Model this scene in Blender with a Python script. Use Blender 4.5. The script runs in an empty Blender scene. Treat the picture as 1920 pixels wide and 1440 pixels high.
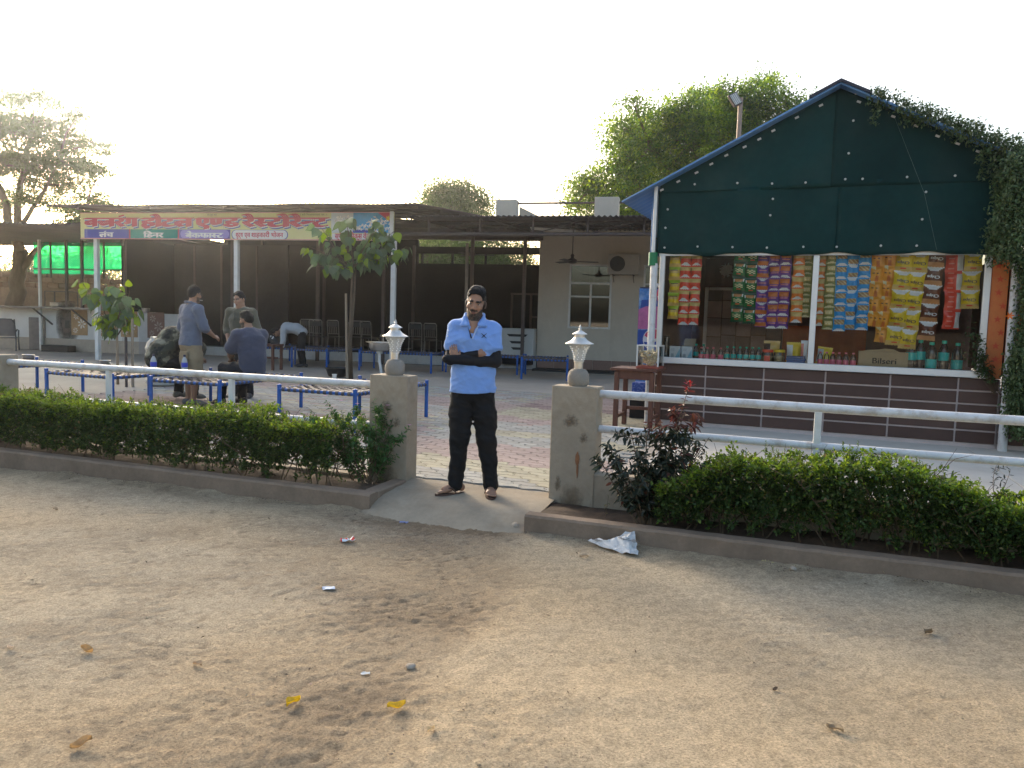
import bpy, bmesh, math, random
import numpy as np
from mathutils import Vector, Matrix, Euler

# ------------------------------------------------------------------ camera, sky, sun, exposure
SC = bpy.context.scene
COL = SC.collection
PI = math.pi
FPX, PITCH, ROLL, CZ = 1450.0, math.atan(120 / 1450), math.radians(1.7), 1.41
_f = Vector((0, math.cos(PITCH), -math.sin(PITCH)))
_u0 = Vector((0, math.sin(PITCH), math.cos(PITCH)))
_r0 = Vector((1, 0, 0))
_r = _r0 * math.cos(ROLL) + _u0 * math.sin(ROLL)
_u = -_r0 * math.sin(ROLL) + _u0 * math.cos(ROLL)
cam_data = bpy.data.cameras.new('camera')
cam = bpy.data.objects.new('camera', cam_data)
COL.objects.link(cam)
cam.matrix_world = Matrix(((_r.x, _u.x, -_f.x, 0), (_r.y, _u.y, -_f.y, 0), (_r.z, _u.z, -_f.z, CZ), (0, 0, 0, 1)))
cam_data.sensor_width = 36
cam_data.lens = 36 * FPX / 1920
cam_data.clip_start, cam_data.clip_end = 0.05, 6000
SC.camera = cam

SUN_EL, SUN_AZ = math.radians(15.0), math.radians(-30.0)      # azimuth from +Y, to the right positive
world = bpy.data.worlds.new('World')
SC.world = world
world.use_nodes = True
wn, wl = world.node_tree.nodes, world.node_tree.links
wn.clear()
sky = wn.new('ShaderNodeTexSky')
sky.sky_type = 'NISHITA'
sky.sun_disc = False
sky.sun_elevation = SUN_EL
sky.sun_rotation = SUN_AZ
sky.air_density = 1.0
sky.dust_density = 6.0
sky.ozone_density = 1.0
bg = wn.new('ShaderNodeBackground')
bg.inputs['Strength'].default_value = 0.15
wo = wn.new('ShaderNodeOutputWorld')
wl.new(sky.outputs[0], bg.inputs['Color'])
wl.new(bg.outputs[0], wo.inputs['Surface'])

sun_data = bpy.data.lights.new('sun', 'SUN')
sun_data.energy = 1.3
sun_data.angle = math.radians(10)
sun_data.color = (1.0, 0.94, 0.85)
sun = bpy.data.objects.new('sun', sun_data)
COL.objects.link(sun)
_sd = Vector((math.sin(SUN_AZ) * math.cos(SUN_EL), math.cos(SUN_AZ) * math.cos(SUN_EL), math.sin(SUN_EL)))
sun.rotation_euler = _sd.to_track_quat('Z', 'Y').to_euler()
sun.location = _sd * 60

vs = SC.view_settings
vs.view_transform = 'Standard'
vs.look = 'None'
vs.gamma = 1
vs.use_curve_mapping = False
vs.exposure = 1.8
try:
    SC.cycles.max_bounces = 8
    SC.cycles.diffuse_bounces = 4
    SC.cycles.transparent_max_bounces = 16
    SC.cycles.caustics_reflective = False
    SC.cycles.caustics_refractive = False
    SC.cycles.sample_clamp_indirect = 6
except Exception:
    pass

# ------------------------------------------------------------------ helpers
rnd = random.Random(7)
rng = np.random.default_rng(11)


def at(px, py, Y):
    """point of the place at depth Y that the photo shows at (px, py)"""
    x, y = (px - 960) / FPX, (720 - py) / FPX
    d = _f + _r * x + _u * y
    t = Y / d.y
    return Vector((d.x * t, Y, CZ + d.z * t))


def on(px, py, z=0.0):
    x, y = (px - 960) / FPX, (720 - py) / FPX
    d = _f + _r * x + _u * y
    t = (z - CZ) / d.z
    return Vector((d.x * t, d.y * t, z))


class Frame:
    def __init__(s, deg):
        s.yaw = math.radians(deg)
        s.c, s.s = math.cos(s.yaw), math.sin(s.yaw)

    def w(s, u, v, z=0.0):
        return Vector((u * s.c - v * s.s, u * s.s + v * s.c, z))

    def l(s, p):
        return (p[0] * s.c + p[1] * s.s, -p[0] * s.s + p[1] * s.c)


GF, KF, HF = Frame(-20), Frame(-22), Frame(-13)      # gate front, kiosk, hotel


class MB:
    def __init__(s):
        s.v, s.f, s.m = [], [], []
        s.mi = 0

    def add(s, vs, fs, mi=None):
        o = len(s.v)
        s.v.extend([tuple(p) for p in vs])
        s.f.extend([tuple(i + o for i in f) for f in fs])
        s.m.extend([s.mi if mi is None else mi] * len(fs))
        return s

    def box(s, c, d, ch=0.0, rz=0.0, mi=None, M=None):
        """box centre c, full size d, chamfer ch"""
        hx, hy, hz = d[0] / 2, d[1] / 2, d[2] / 2
        ch = min(ch, hx * .45, hy * .45, hz * .45)
        if ch <= 0:
            vs = [(x, y, z) for x in (-hx, hx) for y in (-hy, hy) for z in (-hz, hz)]
            fs = [(0, 1, 3, 2), (4, 6, 7, 5), (0, 4, 5, 1), (2, 3, 7, 6), (0, 2, 6, 4), (1, 5, 7, 3)]
        else:
            b = bmesh.new()
            bmesh.ops.create_cube(b, size=1)
            for q in b.verts:
                q.co = (q.co.x * 2 * hx, q.co.y * 2 * hy, q.co.z * 2 * hz)
            bmesh.ops.bevel(b, geom=b.edges[:], offset=ch, segments=1, affect='EDGES', profile=0.5)
            b.verts.index_update()
            vs = [tuple(q.co) for q in b.verts]
            fs = [tuple(q.index for q in f.verts) for f in b.faces]
            b.free()
        R = M if M is not None else Matrix.Rotation(rz, 3, 'Z')
        s.add([R @ Vector(p) + Vector(c) for p in vs], fs, mi)
        return s

    def tube(s, pts, r, n=8, mi=None, cap=True):
        pts = [Vector(p) for p in pts]
        k = len(pts)
        rs = list(r) if hasattr(r, '__len__') else [r] * k
        vs, fs = [], []
        ref = None
        for i, p in enumerate(pts):
            t = (pts[min(i + 1, k - 1)] - pts[max(i - 1, 0)])
            if t.length < 1e-9:
                t = Vector((0, 0, 1))
            t.normalize()
            if ref is None:
                ref = t.orthogonal().normalized()
            a = (ref - t * ref.dot(t))
            a = a.normalized() if a.length > 1e-6 else t.orthogonal().normalized()
            ref = a
            b = t.cross(a)
            for j in range(n):
                w = 2 * PI * (j + .5) / n
                vs.append(p + (a * math.cos(w) + b * math.sin(w)) * rs[i])
        for i in range(k - 1):
            for j in range(n):
                j2 = (j + 1) % n
                fs.append((i * n + j, i * n + j2, (i + 1) * n + j2, (i + 1) * n + j))
        if cap:
            fs.append(tuple(reversed(range(n))))
            fs.append(tuple(range((k - 1) * n, k * n)))
        return s.add(vs, fs, mi)

    def lathe(s, prof, n=16, c=(0, 0, 0), mi=None, cap=True):
        vs, fs = [], []
        k = len(prof)
        for (r, z) in prof:
            for j in range(n):
                w = 2 * PI * j / n
                vs.append((c[0] + r * math.cos(w), c[1] + r * math.sin(w), c[2] + z))
        for i in range(k - 1):
            for j in range(n):
                j2 = (j + 1) % n
                fs.append((i * n + j, i * n + j2, (i + 1) * n + j2, (i + 1) * n + j))
        if cap:
            fs.append(tuple(reversed(range(n))))
            fs.append(tuple(range((k - 1) * n, k * n)))
        return s.add(vs, fs, mi)

    def prism(s, poly, y0, y1, mi=None):
        """polygon in x,z extruded along y"""
        n = len(poly)
        vs = [(x, y0, z) for x, z in poly] + [(x, y1, z) for x, z in poly]
        fs = [tuple(range(n)), tuple(reversed(range(n, 2 * n)))]
        fs += [((i + 1) % n, i, n + i, n + (i + 1) % n) for i in range(n)]
        return s.add(vs, fs, mi)

    def grid(s, fn, nu, nv, mi=None):
        vs = [fn(i / nu, j / nv) for j in range(nv + 1) for i in range(nu + 1)]
        fs = [(j * (nu + 1) + i, j * (nu + 1) + i + 1, (j + 1) * (nu + 1) + i + 1, (j + 1) * (nu + 1) + i) for j in range(nv) for i in range(nu)]
        return s.add(vs, fs, mi)

    def mesh(s, name, mats, smooth=False):
        me = bpy.data.meshes.new(name)
        me.from_pydata(s.v, [], s.f)
        for m in (mats if isinstance(mats, (list, tuple)) else [mats]):
            me.materials.append(m)
        if any(s.m):
            me.polygons.foreach_set('material_index', s.m)
        b = bmesh.new()
        b.from_mesh(me)
        bmesh.ops.recalc_face_normals(b, faces=b.faces[:])
        b.to_mesh(me)
        b.free()
        if smooth:
            me.polygons.foreach_set('use_smooth', [True] * len(me.polygons))
            if smooth != 'all':
                me.set_sharp_from_angle(angle=math.radians(40))
        me.update()
        return me

    def build(s, name, mats, parent=None, smooth=False, kind=None):
        return link(name, s.mesh(name, mats, smooth), parent, kind)


def link(name, me, parent=None, kind=None):
    o = bpy.data.objects.new(name, me)
    COL.objects.link(o)
    if parent is not None:
        o.parent = parent
    if kind:
        o['kind'] = kind
    return o


def npmesh(name, V, F, mats, smooth=False, mi=None, colors=None):
    """fast mesh from arrays; F is (n,k)"""
    me = bpy.data.meshes.new(name)
    V = np.asarray(V, dtype=np.float32)
    F = np.asarray(F, dtype=np.int32)
    n, k = F.shape
    me.vertices.add(len(V))
    me.vertices.foreach_set('co', V.ravel())
    me.loops.add(n * k)
    me.loops.foreach_set('vertex_index', F.ravel())
    me.polygons.add(n)
    me.polygons.foreach_set('loop_start', np.arange(0, n * k, k, dtype=np.int32))
    for m in (mats if isinstance(mats, (list, tuple)) else [mats]):
        me.materials.append(m)
    if mi is not None:
        me.polygons.foreach_set('material_index', np.asarray(mi, dtype=np.int32))
    if smooth:
        me.polygons.foreach_set('use_smooth', np.ones(n, dtype=bool))
    me.update(calc_edges=True)
    if colors is not None:
        ca = me.color_attributes.new('col', 'FLOAT_COLOR', 'POINT')
        c4 = np.ones((len(V), 4), dtype=np.float32)
        c4[:, :3] = colors
        ca.data.foreach_set('color', c4.ravel())
    return me


def tag(o, label=None, cat=None, group=None, kind=None):
    if label:
        o['label'] = label
    if cat:
        o['category'] = cat
    if group:
        o['group'] = group
    if kind:
        o['kind'] = kind
    return o


def thing(name, label, cat, loc=(0, 0, 0), rz=0.0, group=None):
    o = bpy.data.objects.new(name, None)
    o.empty_display_size = .1
    COL.objects.link(o)
    o.location = loc
    o.rotation_euler = (0, 0, rz)
    return tag(o, label, cat, group)


def copy_tree(o, parent=None):
    c = o.copy()
    COL.objects.link(c)
    if parent is not None:
        c.parent = parent
    for ch in list(o.children):
        copy_tree(ch, c)
    return c


# ------------------------------------------------------------------ value noise (numpy)
_perm = np.random.default_rng(5).random((64, 64, 64)).astype(np.float32)


def vnoise(x, y, z=0.0):
    x, y = np.asarray(x, dtype=np.float32), np.asarray(y, dtype=np.float32)
    z = np.asarray(z, dtype=np.float32) + np.zeros_like(x)
    xi, yi, zi = np.floor(x).astype(int), np.floor(y).astype(int), np.floor(z).astype(int)
    fx, fy, fz = x - xi, y - yi, z - zi
    fx, fy, fz = fx * fx * (3 - 2 * fx), fy * fy * (3 - 2 * fy), fz * fz * (3 - 2 * fz)
    g = lambda a, b, c: _perm[(xi + a) & 63, (yi + b) & 63, (zi + c) & 63]
    r0 = (g(0, 0, 0) * (1 - fx) + g(1, 0, 0) * fx) * (1 - fy) + (g(0, 1, 0) * (1 - fx) + g(1, 1, 0) * fx) * fy
    r1 = (g(0, 0, 1) * (1 - fx) + g(1, 0, 1) * fx) * (1 - fy) + (g(0, 1, 1) * (1 - fx) + g(1, 1, 1) * fx) * fy
    return (r0 * (1 - fz) + r1 * fz) * 2 - 1


def fbm(x, y, z=0.0, o=4):
    s, a, f = 0, .5, 1.0
    for i in range(o):
        s = s + a * vnoise(x * f + 17.3 * i, y * f + 9.1 * i, z * f + 3.7 * i)
        a *= .5
        f *= 2.03
    return s


# ------------------------------------------------------------------ materials
MATS = {}


def mat(name, col, rough=.6, metal=0.0, var=.12, scale=6.0, bump=0.0, bscale=60.0, spec=.4, stain=None, sscale=2.0, samt=.5,
        trans=0.0, island=0.0, rand=0.0, alpha=1.0, emit=None, coat=0.0, stretch=None, vcol=False, sheen=0.0):
    """principled material with colour grain, stains and fine relief"""
    m = bpy.data.materials.new(name)
    m.use_nodes = True
    N, L = m.node_tree.nodes, m.node_tree.links
    b = N['Principled BSDF']
    out = N['Material Output']
    tc = N.new('ShaderNodeTexCoord')
    src = tc.outputs['Object']
    if stretch:
        mp = N.new('ShaderNodeMapping')
        mp.inputs['Scale'].default_value = stretch
        L.new(src, mp.inputs['Vector'])
        src = mp.outputs[0]

    def noise(sc, det=4.0, ro=.6):
        n = N.new('ShaderNodeTexNoise')
        n.inputs['Scale'].default_value = sc
        n.inputs['Detail'].default_value = det
        n.inputs['Roughness'].default_value = ro
        L.new(src, n.inputs['Vector'])
        return n.outputs['Fac']

    if vcol:
        a = N.new('ShaderNodeVertexColor')
        a.layer_name = 'col'
        c = a.outputs['Color']
    else:
        rgb = N.new('ShaderNodeRGB')
        rgb.outputs[0].default_value = (*col, 1)
        c = rgb.outputs[0]

    def mul(c, fac_out, lo, hi):
        mr = N.new('ShaderNodeMapRange')
        mr.inputs['From Min'].default_value = .25
        mr.inputs['From Max'].default_value = .75
        mr.inputs['To Min'].default_value = lo
        mr.inputs['To Max'].default_value = hi
        L.new(fac_out, mr.inputs['Value'])
        hs = N.new('ShaderNodeHueSaturation')
        L.new(c, hs.inputs['Color'])
        L.new(mr.outputs[0], hs.inputs['Value'])
        return hs.outputs[0]

    if var:
        c = mul(c, noise(scale), 1 - var, 1 + var)
        c = mul(c, noise(scale * 9), 1 - var * .5, 1 + var * .5)
    if stain:
        mr = N.new('ShaderNodeMapRange')
        mr.inputs['From Min'].default_value = .5
        mr.inputs['From Max'].default_value = .72
        mr.inputs['To Max'].default_value = samt
        L.new(noise(sscale, 6, .65), mr.inputs['Value'])
        mx = N.new('ShaderNodeMix')
        mx.data_type = 'RGBA'
        L.new(mr.outputs[0], mx.inputs[0])
        L.new(c, mx.inputs[6])
        mx.inputs[7].default_value = (*stain, 1)
        c = mx.outputs[2]
    if island:
        g = N.new('ShaderNodeNewGeometry')
        mr = N.new('ShaderNodeMapRange')
        mr.inputs['To Min'].default_value = 1 - island
        mr.inputs['To Max'].default_value = 1 + island
        L.new(g.outputs['Random Per Island'], mr.inputs['Value'])
        hs = N.new('ShaderNodeHueSaturation')
        L.new(c, hs.inputs['Color'])
        L.new(mr.outputs[0], hs.inputs['Value'])
        mr2 = N.new('ShaderNodeMapRange')
        mr2.inputs['To Min'].default_value = .5 - island * .05
        mr2.inputs['To Max'].default_value = .5 + island * .05
        ml = N.new('ShaderNodeMath')
        ml.operation = 'FRACT'
        mm = N.new('ShaderNodeMath')
        mm.operation = 'MULTIPLY'
        mm.inputs[1].default_value = 7.31
        L.new(g.outputs['Random Per Island'], mm.inputs[0])
        L.new(mm.outputs[0], ml.inputs[0])
        L.new(ml.outputs[0], mr2.inputs['Value'])
        L.new(mr2.outputs[0], hs.inputs['Hue'])
        c = hs.outputs[0]
    if rand:
        oi = N.new('ShaderNodeObjectInfo')
        mr = N.new('ShaderNodeMapRange')
        mr.inputs['To Min'].default_value = 1 - rand
        mr.inputs['To Max'].default_value = 1 + rand
        L.new(oi.outputs['Random'], mr.inputs['Value'])
        hs = N.new('ShaderNodeHueSaturation')
        L.new(c, hs.inputs['Color'])
        L.new(mr.outputs[0], hs.inputs['Value'])
        c = hs.outputs[0]
    L.new(c, b.inputs['Base Color'])
    b.inputs['Roughness'].default_value = rough
    b.inputs['Metallic'].default_value = metal
    b.inputs['Specular IOR Level'].default_value = spec
    b.inputs['Alpha'].default_value = alpha
    if coat:
        b.inputs['Coat Weight'].default_value = coat
        b.inputs['Coat Roughness'].default_value = .15
    if sheen:
        b.inputs['Sheen Weight'].default_value = sheen
    if emit:
        b.inputs['Emission Color'].default_value = (*emit[0], 1)
        b.inputs['Emission Strength'].default_value = emit[1]
    if bump:
        bp = N.new('ShaderNodeBump')
        bp.inputs['Strength'].default_value = min(1, bump)
        bp.inputs['Distance'].default_value = .01 * max(1, bump)
        L.new(noise(bscale, 6, .7), bp.inputs['Height'])
        L.new(bp.outputs[0], b.inputs['Normal'])
    if trans:
        tr = N.new('ShaderNodeBsdfTranslucent')
        hs = N.new('ShaderNodeHueSaturation')
        hs.inputs['Saturation'].default_value = 1.15
        hs.inputs['Value'].default_value = 1.6
        hs.inputs['Hue'].default_value = .485
        L.new(c, hs.inputs['Color'])
        L.new(hs.outputs[0], tr.inputs['Color'])
        mx = N.new('ShaderNodeMixShader')
        mx.inputs[0].default_value = trans
        L.new(b.outputs[0], mx.inputs[1])
        L.new(tr.outputs[0], mx.inputs[2])
        L.new(mx.outputs[0], out.inputs['Surface'])
    MATS[name] = m
    return m


def glass_mat(name, tint=(1, 1, 1), ref=.08, rough=.02, dark=0.0):
    """thin pane: see-through with a fresnel reflection"""
    m = bpy.data.materials.new(name)
    m.use_nodes = True
    N, L = m.node_tree.nodes, m.node_tree.links
    N.remove(N['Principled BSDF'])
    t = N.new('ShaderNodeBsdfTransparent')
    t.inputs[0].default_value = (*[a * (1 - dark) for a in tint], 1)
    g = N.new('ShaderNodeBsdfGlossy')
    g.inputs['Roughness'].default_value = rough
    lw = N.new('ShaderNodeFresnel')
    lw.inputs['IOR'].default_value = 1.45
    ad = N.new('ShaderNodeMath')
    ad.operation = 'ADD'
    ad.inputs[1].default_value = ref - .03
    ad.use_clamp = True
    L.new(lw.outputs[0], ad.inputs[0])
    mx = N.new('ShaderNodeMixShader')
    L.new(ad.outputs[0], mx.inputs[0])
    L.new(t.outputs[0], mx.inputs[1])
    L.new(g.outputs[0], mx.inputs[2])
    L.new(mx.outputs[0], N['Material Output'].inputs['Surface'])
    MATS[name] = m
    return m


def smudge_mat(name, col, strength=3.0, cut=-.08, scale=5.0, stretch=(1.9, 1, 1.15)):
    """a soft edged stain that fades out through its alpha"""
    m = mat(name, col, .95, var=.3, scale=9)
    N, L = m.node_tree.nodes, m.node_tree.links
    tc, gr, ns, mu, m2, mp = (N.new('ShaderNode' + k) for k in ('TexCoord', 'TexGradient', 'TexNoise', 'Math', 'Math', 'Mapping'))
    gr.gradient_type = 'SPHERICAL'
    mp.inputs['Scale'].default_value = stretch
    ns.inputs['Scale'].default_value = scale
    ns.inputs['Detail'].default_value = 7
    ns.inputs['Roughness'].default_value = .7
    mu.operation = 'MULTIPLY_ADD'
    mu.inputs[2].default_value = cut
    mu.use_clamp = True
    m2.operation = 'MULTIPLY'
    m2.inputs[1].default_value = strength
    L.new(tc.outputs['Object'], mp.inputs['Vector'])
    L.new(mp.outputs[0], gr.inputs['Vector'])
    L.new(tc.outputs['Object'], ns.inputs['Vector'])
    L.new(ns.outputs['Fac'], m2.inputs[0])
    L.new(gr.outputs['Fac'], mu.inputs[0])
    L.new(m2.outputs[0], mu.inputs[1])
    L.new(mu.outputs[0], N['Principled BSDF'].inputs['Alpha'])
    return m


M_conc = mat('pillar_plaster', (.345, .285, .21), .85, var=.14, scale=3, bump=.35, bscale=90, stain=(.20, .145, .09), sscale=3.2, samt=.65)
M_kerb = mat('kerb_cement', (.235, .170, .120), .9, var=.2, scale=4, bump=.5, bscale=80, stain=(.15, .105, .07), sscale=2.5, samt=.6)
M_slab = mat('slab_cement', (.32, .262, .19), .9, var=.16, scale=3, bump=.45, bscale=70, stain=(.22, .16, .10), sscale=1.9, samt=.75)
M_apron = mat('apron_cement', (.52, .48, .42), .85, var=.08, scale=1.5, bump=.15, bscale=60, stain=(.36, .31, .25), sscale=1.2, samt=.4)
M_soil = mat('planter_soil', (.070, .045, .028), .95, var=.35, scale=14, bump=.9, bscale=60)
M_pipe = mat('white_pipe', (.60, .60, .60), .42, var=.08, scale=8, bump=.10, bscale=25, stain=(.30, .23, .17), sscale=11, samt=.7)
M_white = mat('white_paint', (.66, .65, .62), .5, var=.06, scale=6, stain=(.40, .35, .30), sscale=5, samt=.4)
M_alu = mat('aluminium_frame', (.63, .63, .62), .38, metal=.35, var=.05, scale=5)
M_steel = mat('steel', (.60, .58, .55), .3, metal=1.0, var=.1, scale=20)
M_lampmet = mat('lamp_metal', (.66, .65, .62), .45, metal=.35, var=.08, scale=30, stain=(.4, .36, .3), sscale=18, samt=.4)
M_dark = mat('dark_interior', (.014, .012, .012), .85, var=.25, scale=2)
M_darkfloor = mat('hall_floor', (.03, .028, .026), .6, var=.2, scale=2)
M_roofsheet = mat('roof_sheet', (.085, .075, .075), .7, var=.2, scale=2, bump=.1, bscale=30, stain=(.12, .075, .05), sscale=3, samt=.4)
M_steelpost = mat('brown_steel', (.085, .064, .058), .6, var=.2, scale=4)
M_beige = mat('room_plaster', (.52, .465, .385), .85, var=.06, scale=1.2, bump=.1, bscale=60, stain=(.33, .28, .22), sscale=.9, samt=.4)
M_dado = mat('dado_stone', (.26, .165, .13), .7, var=.12, scale=5, rand=.12)
M_blue = mat('blue_enamel', (.018, .10, .37), .38, var=.14, scale=8, stain=(.03, .05, .09), sscale=14, samt=.5)
M_strap = mat('dark_webbing', (.055, .057, .066), .5, var=.25, scale=30, bump=.2, bscale=120)
M_strapl = mat('grey_webbing', (.22, .22, .23), .75, var=.2, scale=30)
M_black = mat('black_plastic', (.018, .018, .019), .5, var=.2, scale=12)
M_wood = mat('reddish_wood', (.115, .045, .028), .5, var=.25, scale=5, stretch=(6, 6, 1))
M_bark = mat('bark', (.13, .095, .065), .9, var=.3, scale=9, bump=.8, bscale=40, stretch=(1, 1, .3))
M_stake = mat('pale_stake', (.30, .235, .17), .85, var=.25, scale=12, bump=.3, stretch=(1, 1, .2))
# ------------------------------------------------------------------ ground
def make_ground():
    xs = np.concatenate([-np.geomspace(2500, 5.4, 40), np.linspace(-5.2, 5.2, 560), np.geomspace(5.4, 2500, 40)])
    ys = np.concatenate([-np.geomspace(2500, .5, 30), np.linspace(0, 1.9, 20), np.linspace(1.95, 6.9, 300), np.geomspace(7.1, 2500, 40)])
    X, Y = np.meshgrid(xs, ys)
    near = (np.abs(X) < 6) & (Y > 1) & (Y < 7.5)
    u = X * GF.c + Y * GF.s
    v = -X * GF.s + Y * GF.c
    h = .016 * fbm(X * .8, Y * .8, o=3) + .010 * fbm(X * 3.1, Y * 3.9, 4.0, 3)
    # rough scuffed soil on a diagonal strip, smoother packed earth to its right
    edge = X - (-.02 + .11 * np.sin(Y * 1.7) + (5.2 - Y) * -.10) + .16 * fbm(X * 2.2, Y * 2.2, 8.0, 3)
    rough = 1 / (1 + np.exp(np.clip(edge * 16, -40, 40)))
    strip = rough * np.exp(-np.clip((-edge - .1), 0, 9) ** 2 / .9)
    scuff = .45 * fbm(X * 7, Y * 10, 2.0, 3) + .75 * fbm(X * 17, Y * 26, 2.5, 4)
    fine = fbm(X * 34, Y * 38, 6.0, 3)
    patch = np.clip(fbm(X * 1.6, Y * 2.3, 3.0, 4) * 2.2 + .1, 0, 1)
    h = h + (.004 + .006 * strip + .005 * patch) * scuff + (.003 + .006 * strip + .004 * patch) * fine + .012 * np.clip(edge * 5, -1, 1)
    # loose earth thrown up against the kerbs
    h = h + .03 * np.exp(-((v - 5.28) / .10) ** 2) * np.clip(.3 + 1.4 * fbm(u * 3, v * 0 + 2, 0, 3), 0, 1) * (np.abs(u + 2.45) > .7)
    h = np.where(near, h, h * 0 - .012)
    h = np.where(v > 5.42, -.10, h)
    Z = -.13 + h
    V = np.stack([X.ravel(), Y.ravel(), Z.ravel()], 1)
    nx, ny = len(xs), len(ys)
    i, j = np.meshgrid(np.arange(nx - 1), np.arange(ny - 1))
    a = (j * nx + i).ravel()
    F = np.stack([a, a + 1, a + nx + 1, a + nx], 1)
    light = np.array([.545, .418, .262])
    grey = np.array([.47, .39, .275])
    brown = np.array([.19, .135, .082])
    t = np.clip(fbm(X * .55, Y * .7, 11.0, 4) * 1.6 + .45, 0, 1)[..., None]
    c = light * (1 - t) + grey * t
    dk = np.clip(.47 * strip + .52 * patch * (.35 + .65 * rough) * (.55 + .8 * scuff) + .35 * np.clip(scuff * fine * 6, 0, 1) * (.3 + rough), 0, .92)
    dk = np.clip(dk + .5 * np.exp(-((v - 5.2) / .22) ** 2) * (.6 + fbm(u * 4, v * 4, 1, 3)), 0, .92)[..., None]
    c = c * (1 - dk) + brown * dk
    c = c * (1 + .34 * fine[..., None] + .16 * scuff[..., None])
    m = mat('dirt', (.4, .3, .2), .95, vcol=True, var=.36, scale=85, bump=1.6, bscale=150, stain=(.15, .105, .065), sscale=95, samt=.8)
    o = link('ground', npmesh('ground', V, F, m, smooth=True, colors=np.clip(c.reshape(-1, 3), .02, .7)), kind='structure')

    def height(x, y):
        ix = np.clip(np.searchsorted(xs, x), 0, nx - 1)
        iy = np.clip(np.searchsorted(ys, y), 0, ny - 1)
        return Z[iy, ix]
    return height


ground_h = make_ground()


def pebbles():
    base = bmesh.new()
    bmesh.ops.create_icosphere(base, subdivisions=1, radius=1)
    bmesh.ops.delete(base, geom=[q for q in base.verts if q.co.z < -.2], context='VERTS')
    base.verts.index_update()
    bv = np.array([q.co[:] for q in base.verts])
    bf = np.array([[q.index for q in f.verts] for f in base.faces])
    base.free()
    n = 70000
    y = 2.2 + 3.4 * rng.random(n) ** .9
    x = (rng.random(n) * 2 - 1) * (.5 + y * .72)
    v = -x * GF.s + y * GF.c
    dens = np.clip(.12 + 1.2 * fbm(x * 1.6, y * 2.3, 3.0, 4) + .9 * np.exp(-((x + .45 + .1 * y) / .5) ** 2), .03, 1)
    k = (rng.random(n) < dens) & (v < 5.2)
    x, y = x[k], y[k]
    n = len(x)
    s = .0013 + .0032 * rng.random(n) ** 4 + (rng.random(n) < .004) * .006
    z = ground_h(x, y) + s * .1
    sc = rng.uniform(.6, 1.2, (n, 1, 3)) * s[:, None, None]
    j = rng.uniform(.8, 1.2, (n, len(bv), 1))
    V = bv[None] * sc * j + np.stack([x, y, z], 1)[:, None, :]
    F = bf[None] + (np.arange(n) * len(bv))[:, None, None]
    m = mat('grit', (.25, .19, .13), .9, var=.1, island=.55)
    tag(link('gravel', npmesh('gravel', V.reshape(-1, 3), F.reshape(-1, 3), m)), 'small grit and pebbles strewn over the bare earth lot', 'gravel', kind='stuff')


pebbles()

# courtyard sheet, concrete apron, entrance slab
mb = MB()
mb.add([GF.w(-60, 5.975, -.016), GF.w(-1.42, 5.975, -.016), GF.w(-1.42, 90, -.016), GF.w(-60, 90, -.016)], [(0, 1, 2, 3)])
mb.add([GF.w(-1.42, 5.95, -.016), GF.w(30, 5.95, -.016), GF.w(30, 90, -.016), GF.w(-1.42, 90, -.016)], [(0, 1, 2, 3)])


def pave_mat(name, col, a=.12):
    return mat(name, col, .85, var=.16, scale=2.2, bump=.3, bscale=90, rand=a, island=a, stain=(.25, .21, .17), sscale=1.3, samt=.35)


M_yard = mat('yard_paving', (.40, .345, .285), .88, var=.12, scale=.9, bump=.3, bscale=50, stain=(.27, .205, .18), sscale=.35, samt=.6)
mb.build('courtyard_paving', M_yard, kind='structure')
mb = MB()
for i in range(9):
    for j in range(3):
        mb.box(GF.w(-1.36 + 1.7 * (i + .5), 5.95 + 1.72 * (j + .5) + .02, -.008), (1.694, 1.714, .045), .006, GF.yaw)
mb.build('concrete_apron', M_apron, kind='structure')


def slab_fn(a, b):
    v = 6.03 - 1.35 * b
    w = .70 + (.55 * min(1, max(0, (5.26 - v) / .25)) if v < 5.26 else 0)
    u = -2.44 + (a - .5) * 2 * w
    t = (6.03 - v) / .86
    z = -.003 - .055 * t - (.095 * ((t - .62) / .38) ** 1.3 if t > .62 else 0) + .006 * float(fbm(np.array(u * 4), np.array(v * 4), 2.0, 3)) + .004 * float(fbm(np.array(u * 15), np.array(v * 15), 5.0, 2))
    z -= .5 * max(0, abs(u + 2.44) - .52) ** 2 if v < 5.3 else 0
    return GF.w(u, v, z)


MB().grid(slab_fn, 60, 40).build('entrance_slab', M_slab, smooth='all', kind='structure')

# ------------------------------------------------------------------ pavers
PW, PH = .225, .115
C_grey, C_yel, C_pink, C_red = (.32, .31, .275), (.37, .335, .235), (.335, .255, .22), (.24, .175, .16)
PAVE = [pave_mat('paver_grey', C_grey), pave_mat('paver_yellow', C_yel), pave_mat('paver_pink', C_pink), pave_mat('paver_red', C_red)]


def paver_outline(i, j, n):
    """interlocking S shaped unit of row j, column i; the neighbours share the same wavy joints"""
    off = (j % 2) * PW / 2
    x0, x1 = i * PW + off, (i + 1) * PW + off
    y0, y1 = j * PH, (j + 1) * PH
    wy = lambda x: .017 * math.sin(2 * PI * x / PW)
    wx = lambda y: .022 * math.sin(2 * PI * (y - j * PH) / PH)
    P = []
    for k in range(n):
        x = x0 + (x1 - x0) * k / n
        P.append((x, y0 + wy(x)))
    for k in range(n):
        y = y0 + (y1 - y0) * k / n
        P.append((x1 + wx(y), y + wy(x1)))
    for k in range(n):
        x = x1 - (x1 - x0) * k / n
        P.append((x, y1 + wy(x)))
    for k in range(n):
        y = y1 - (y1 - y0) * k / n
        P.append((x0 + wx(y), y + wy(x0)))
    return P


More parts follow.
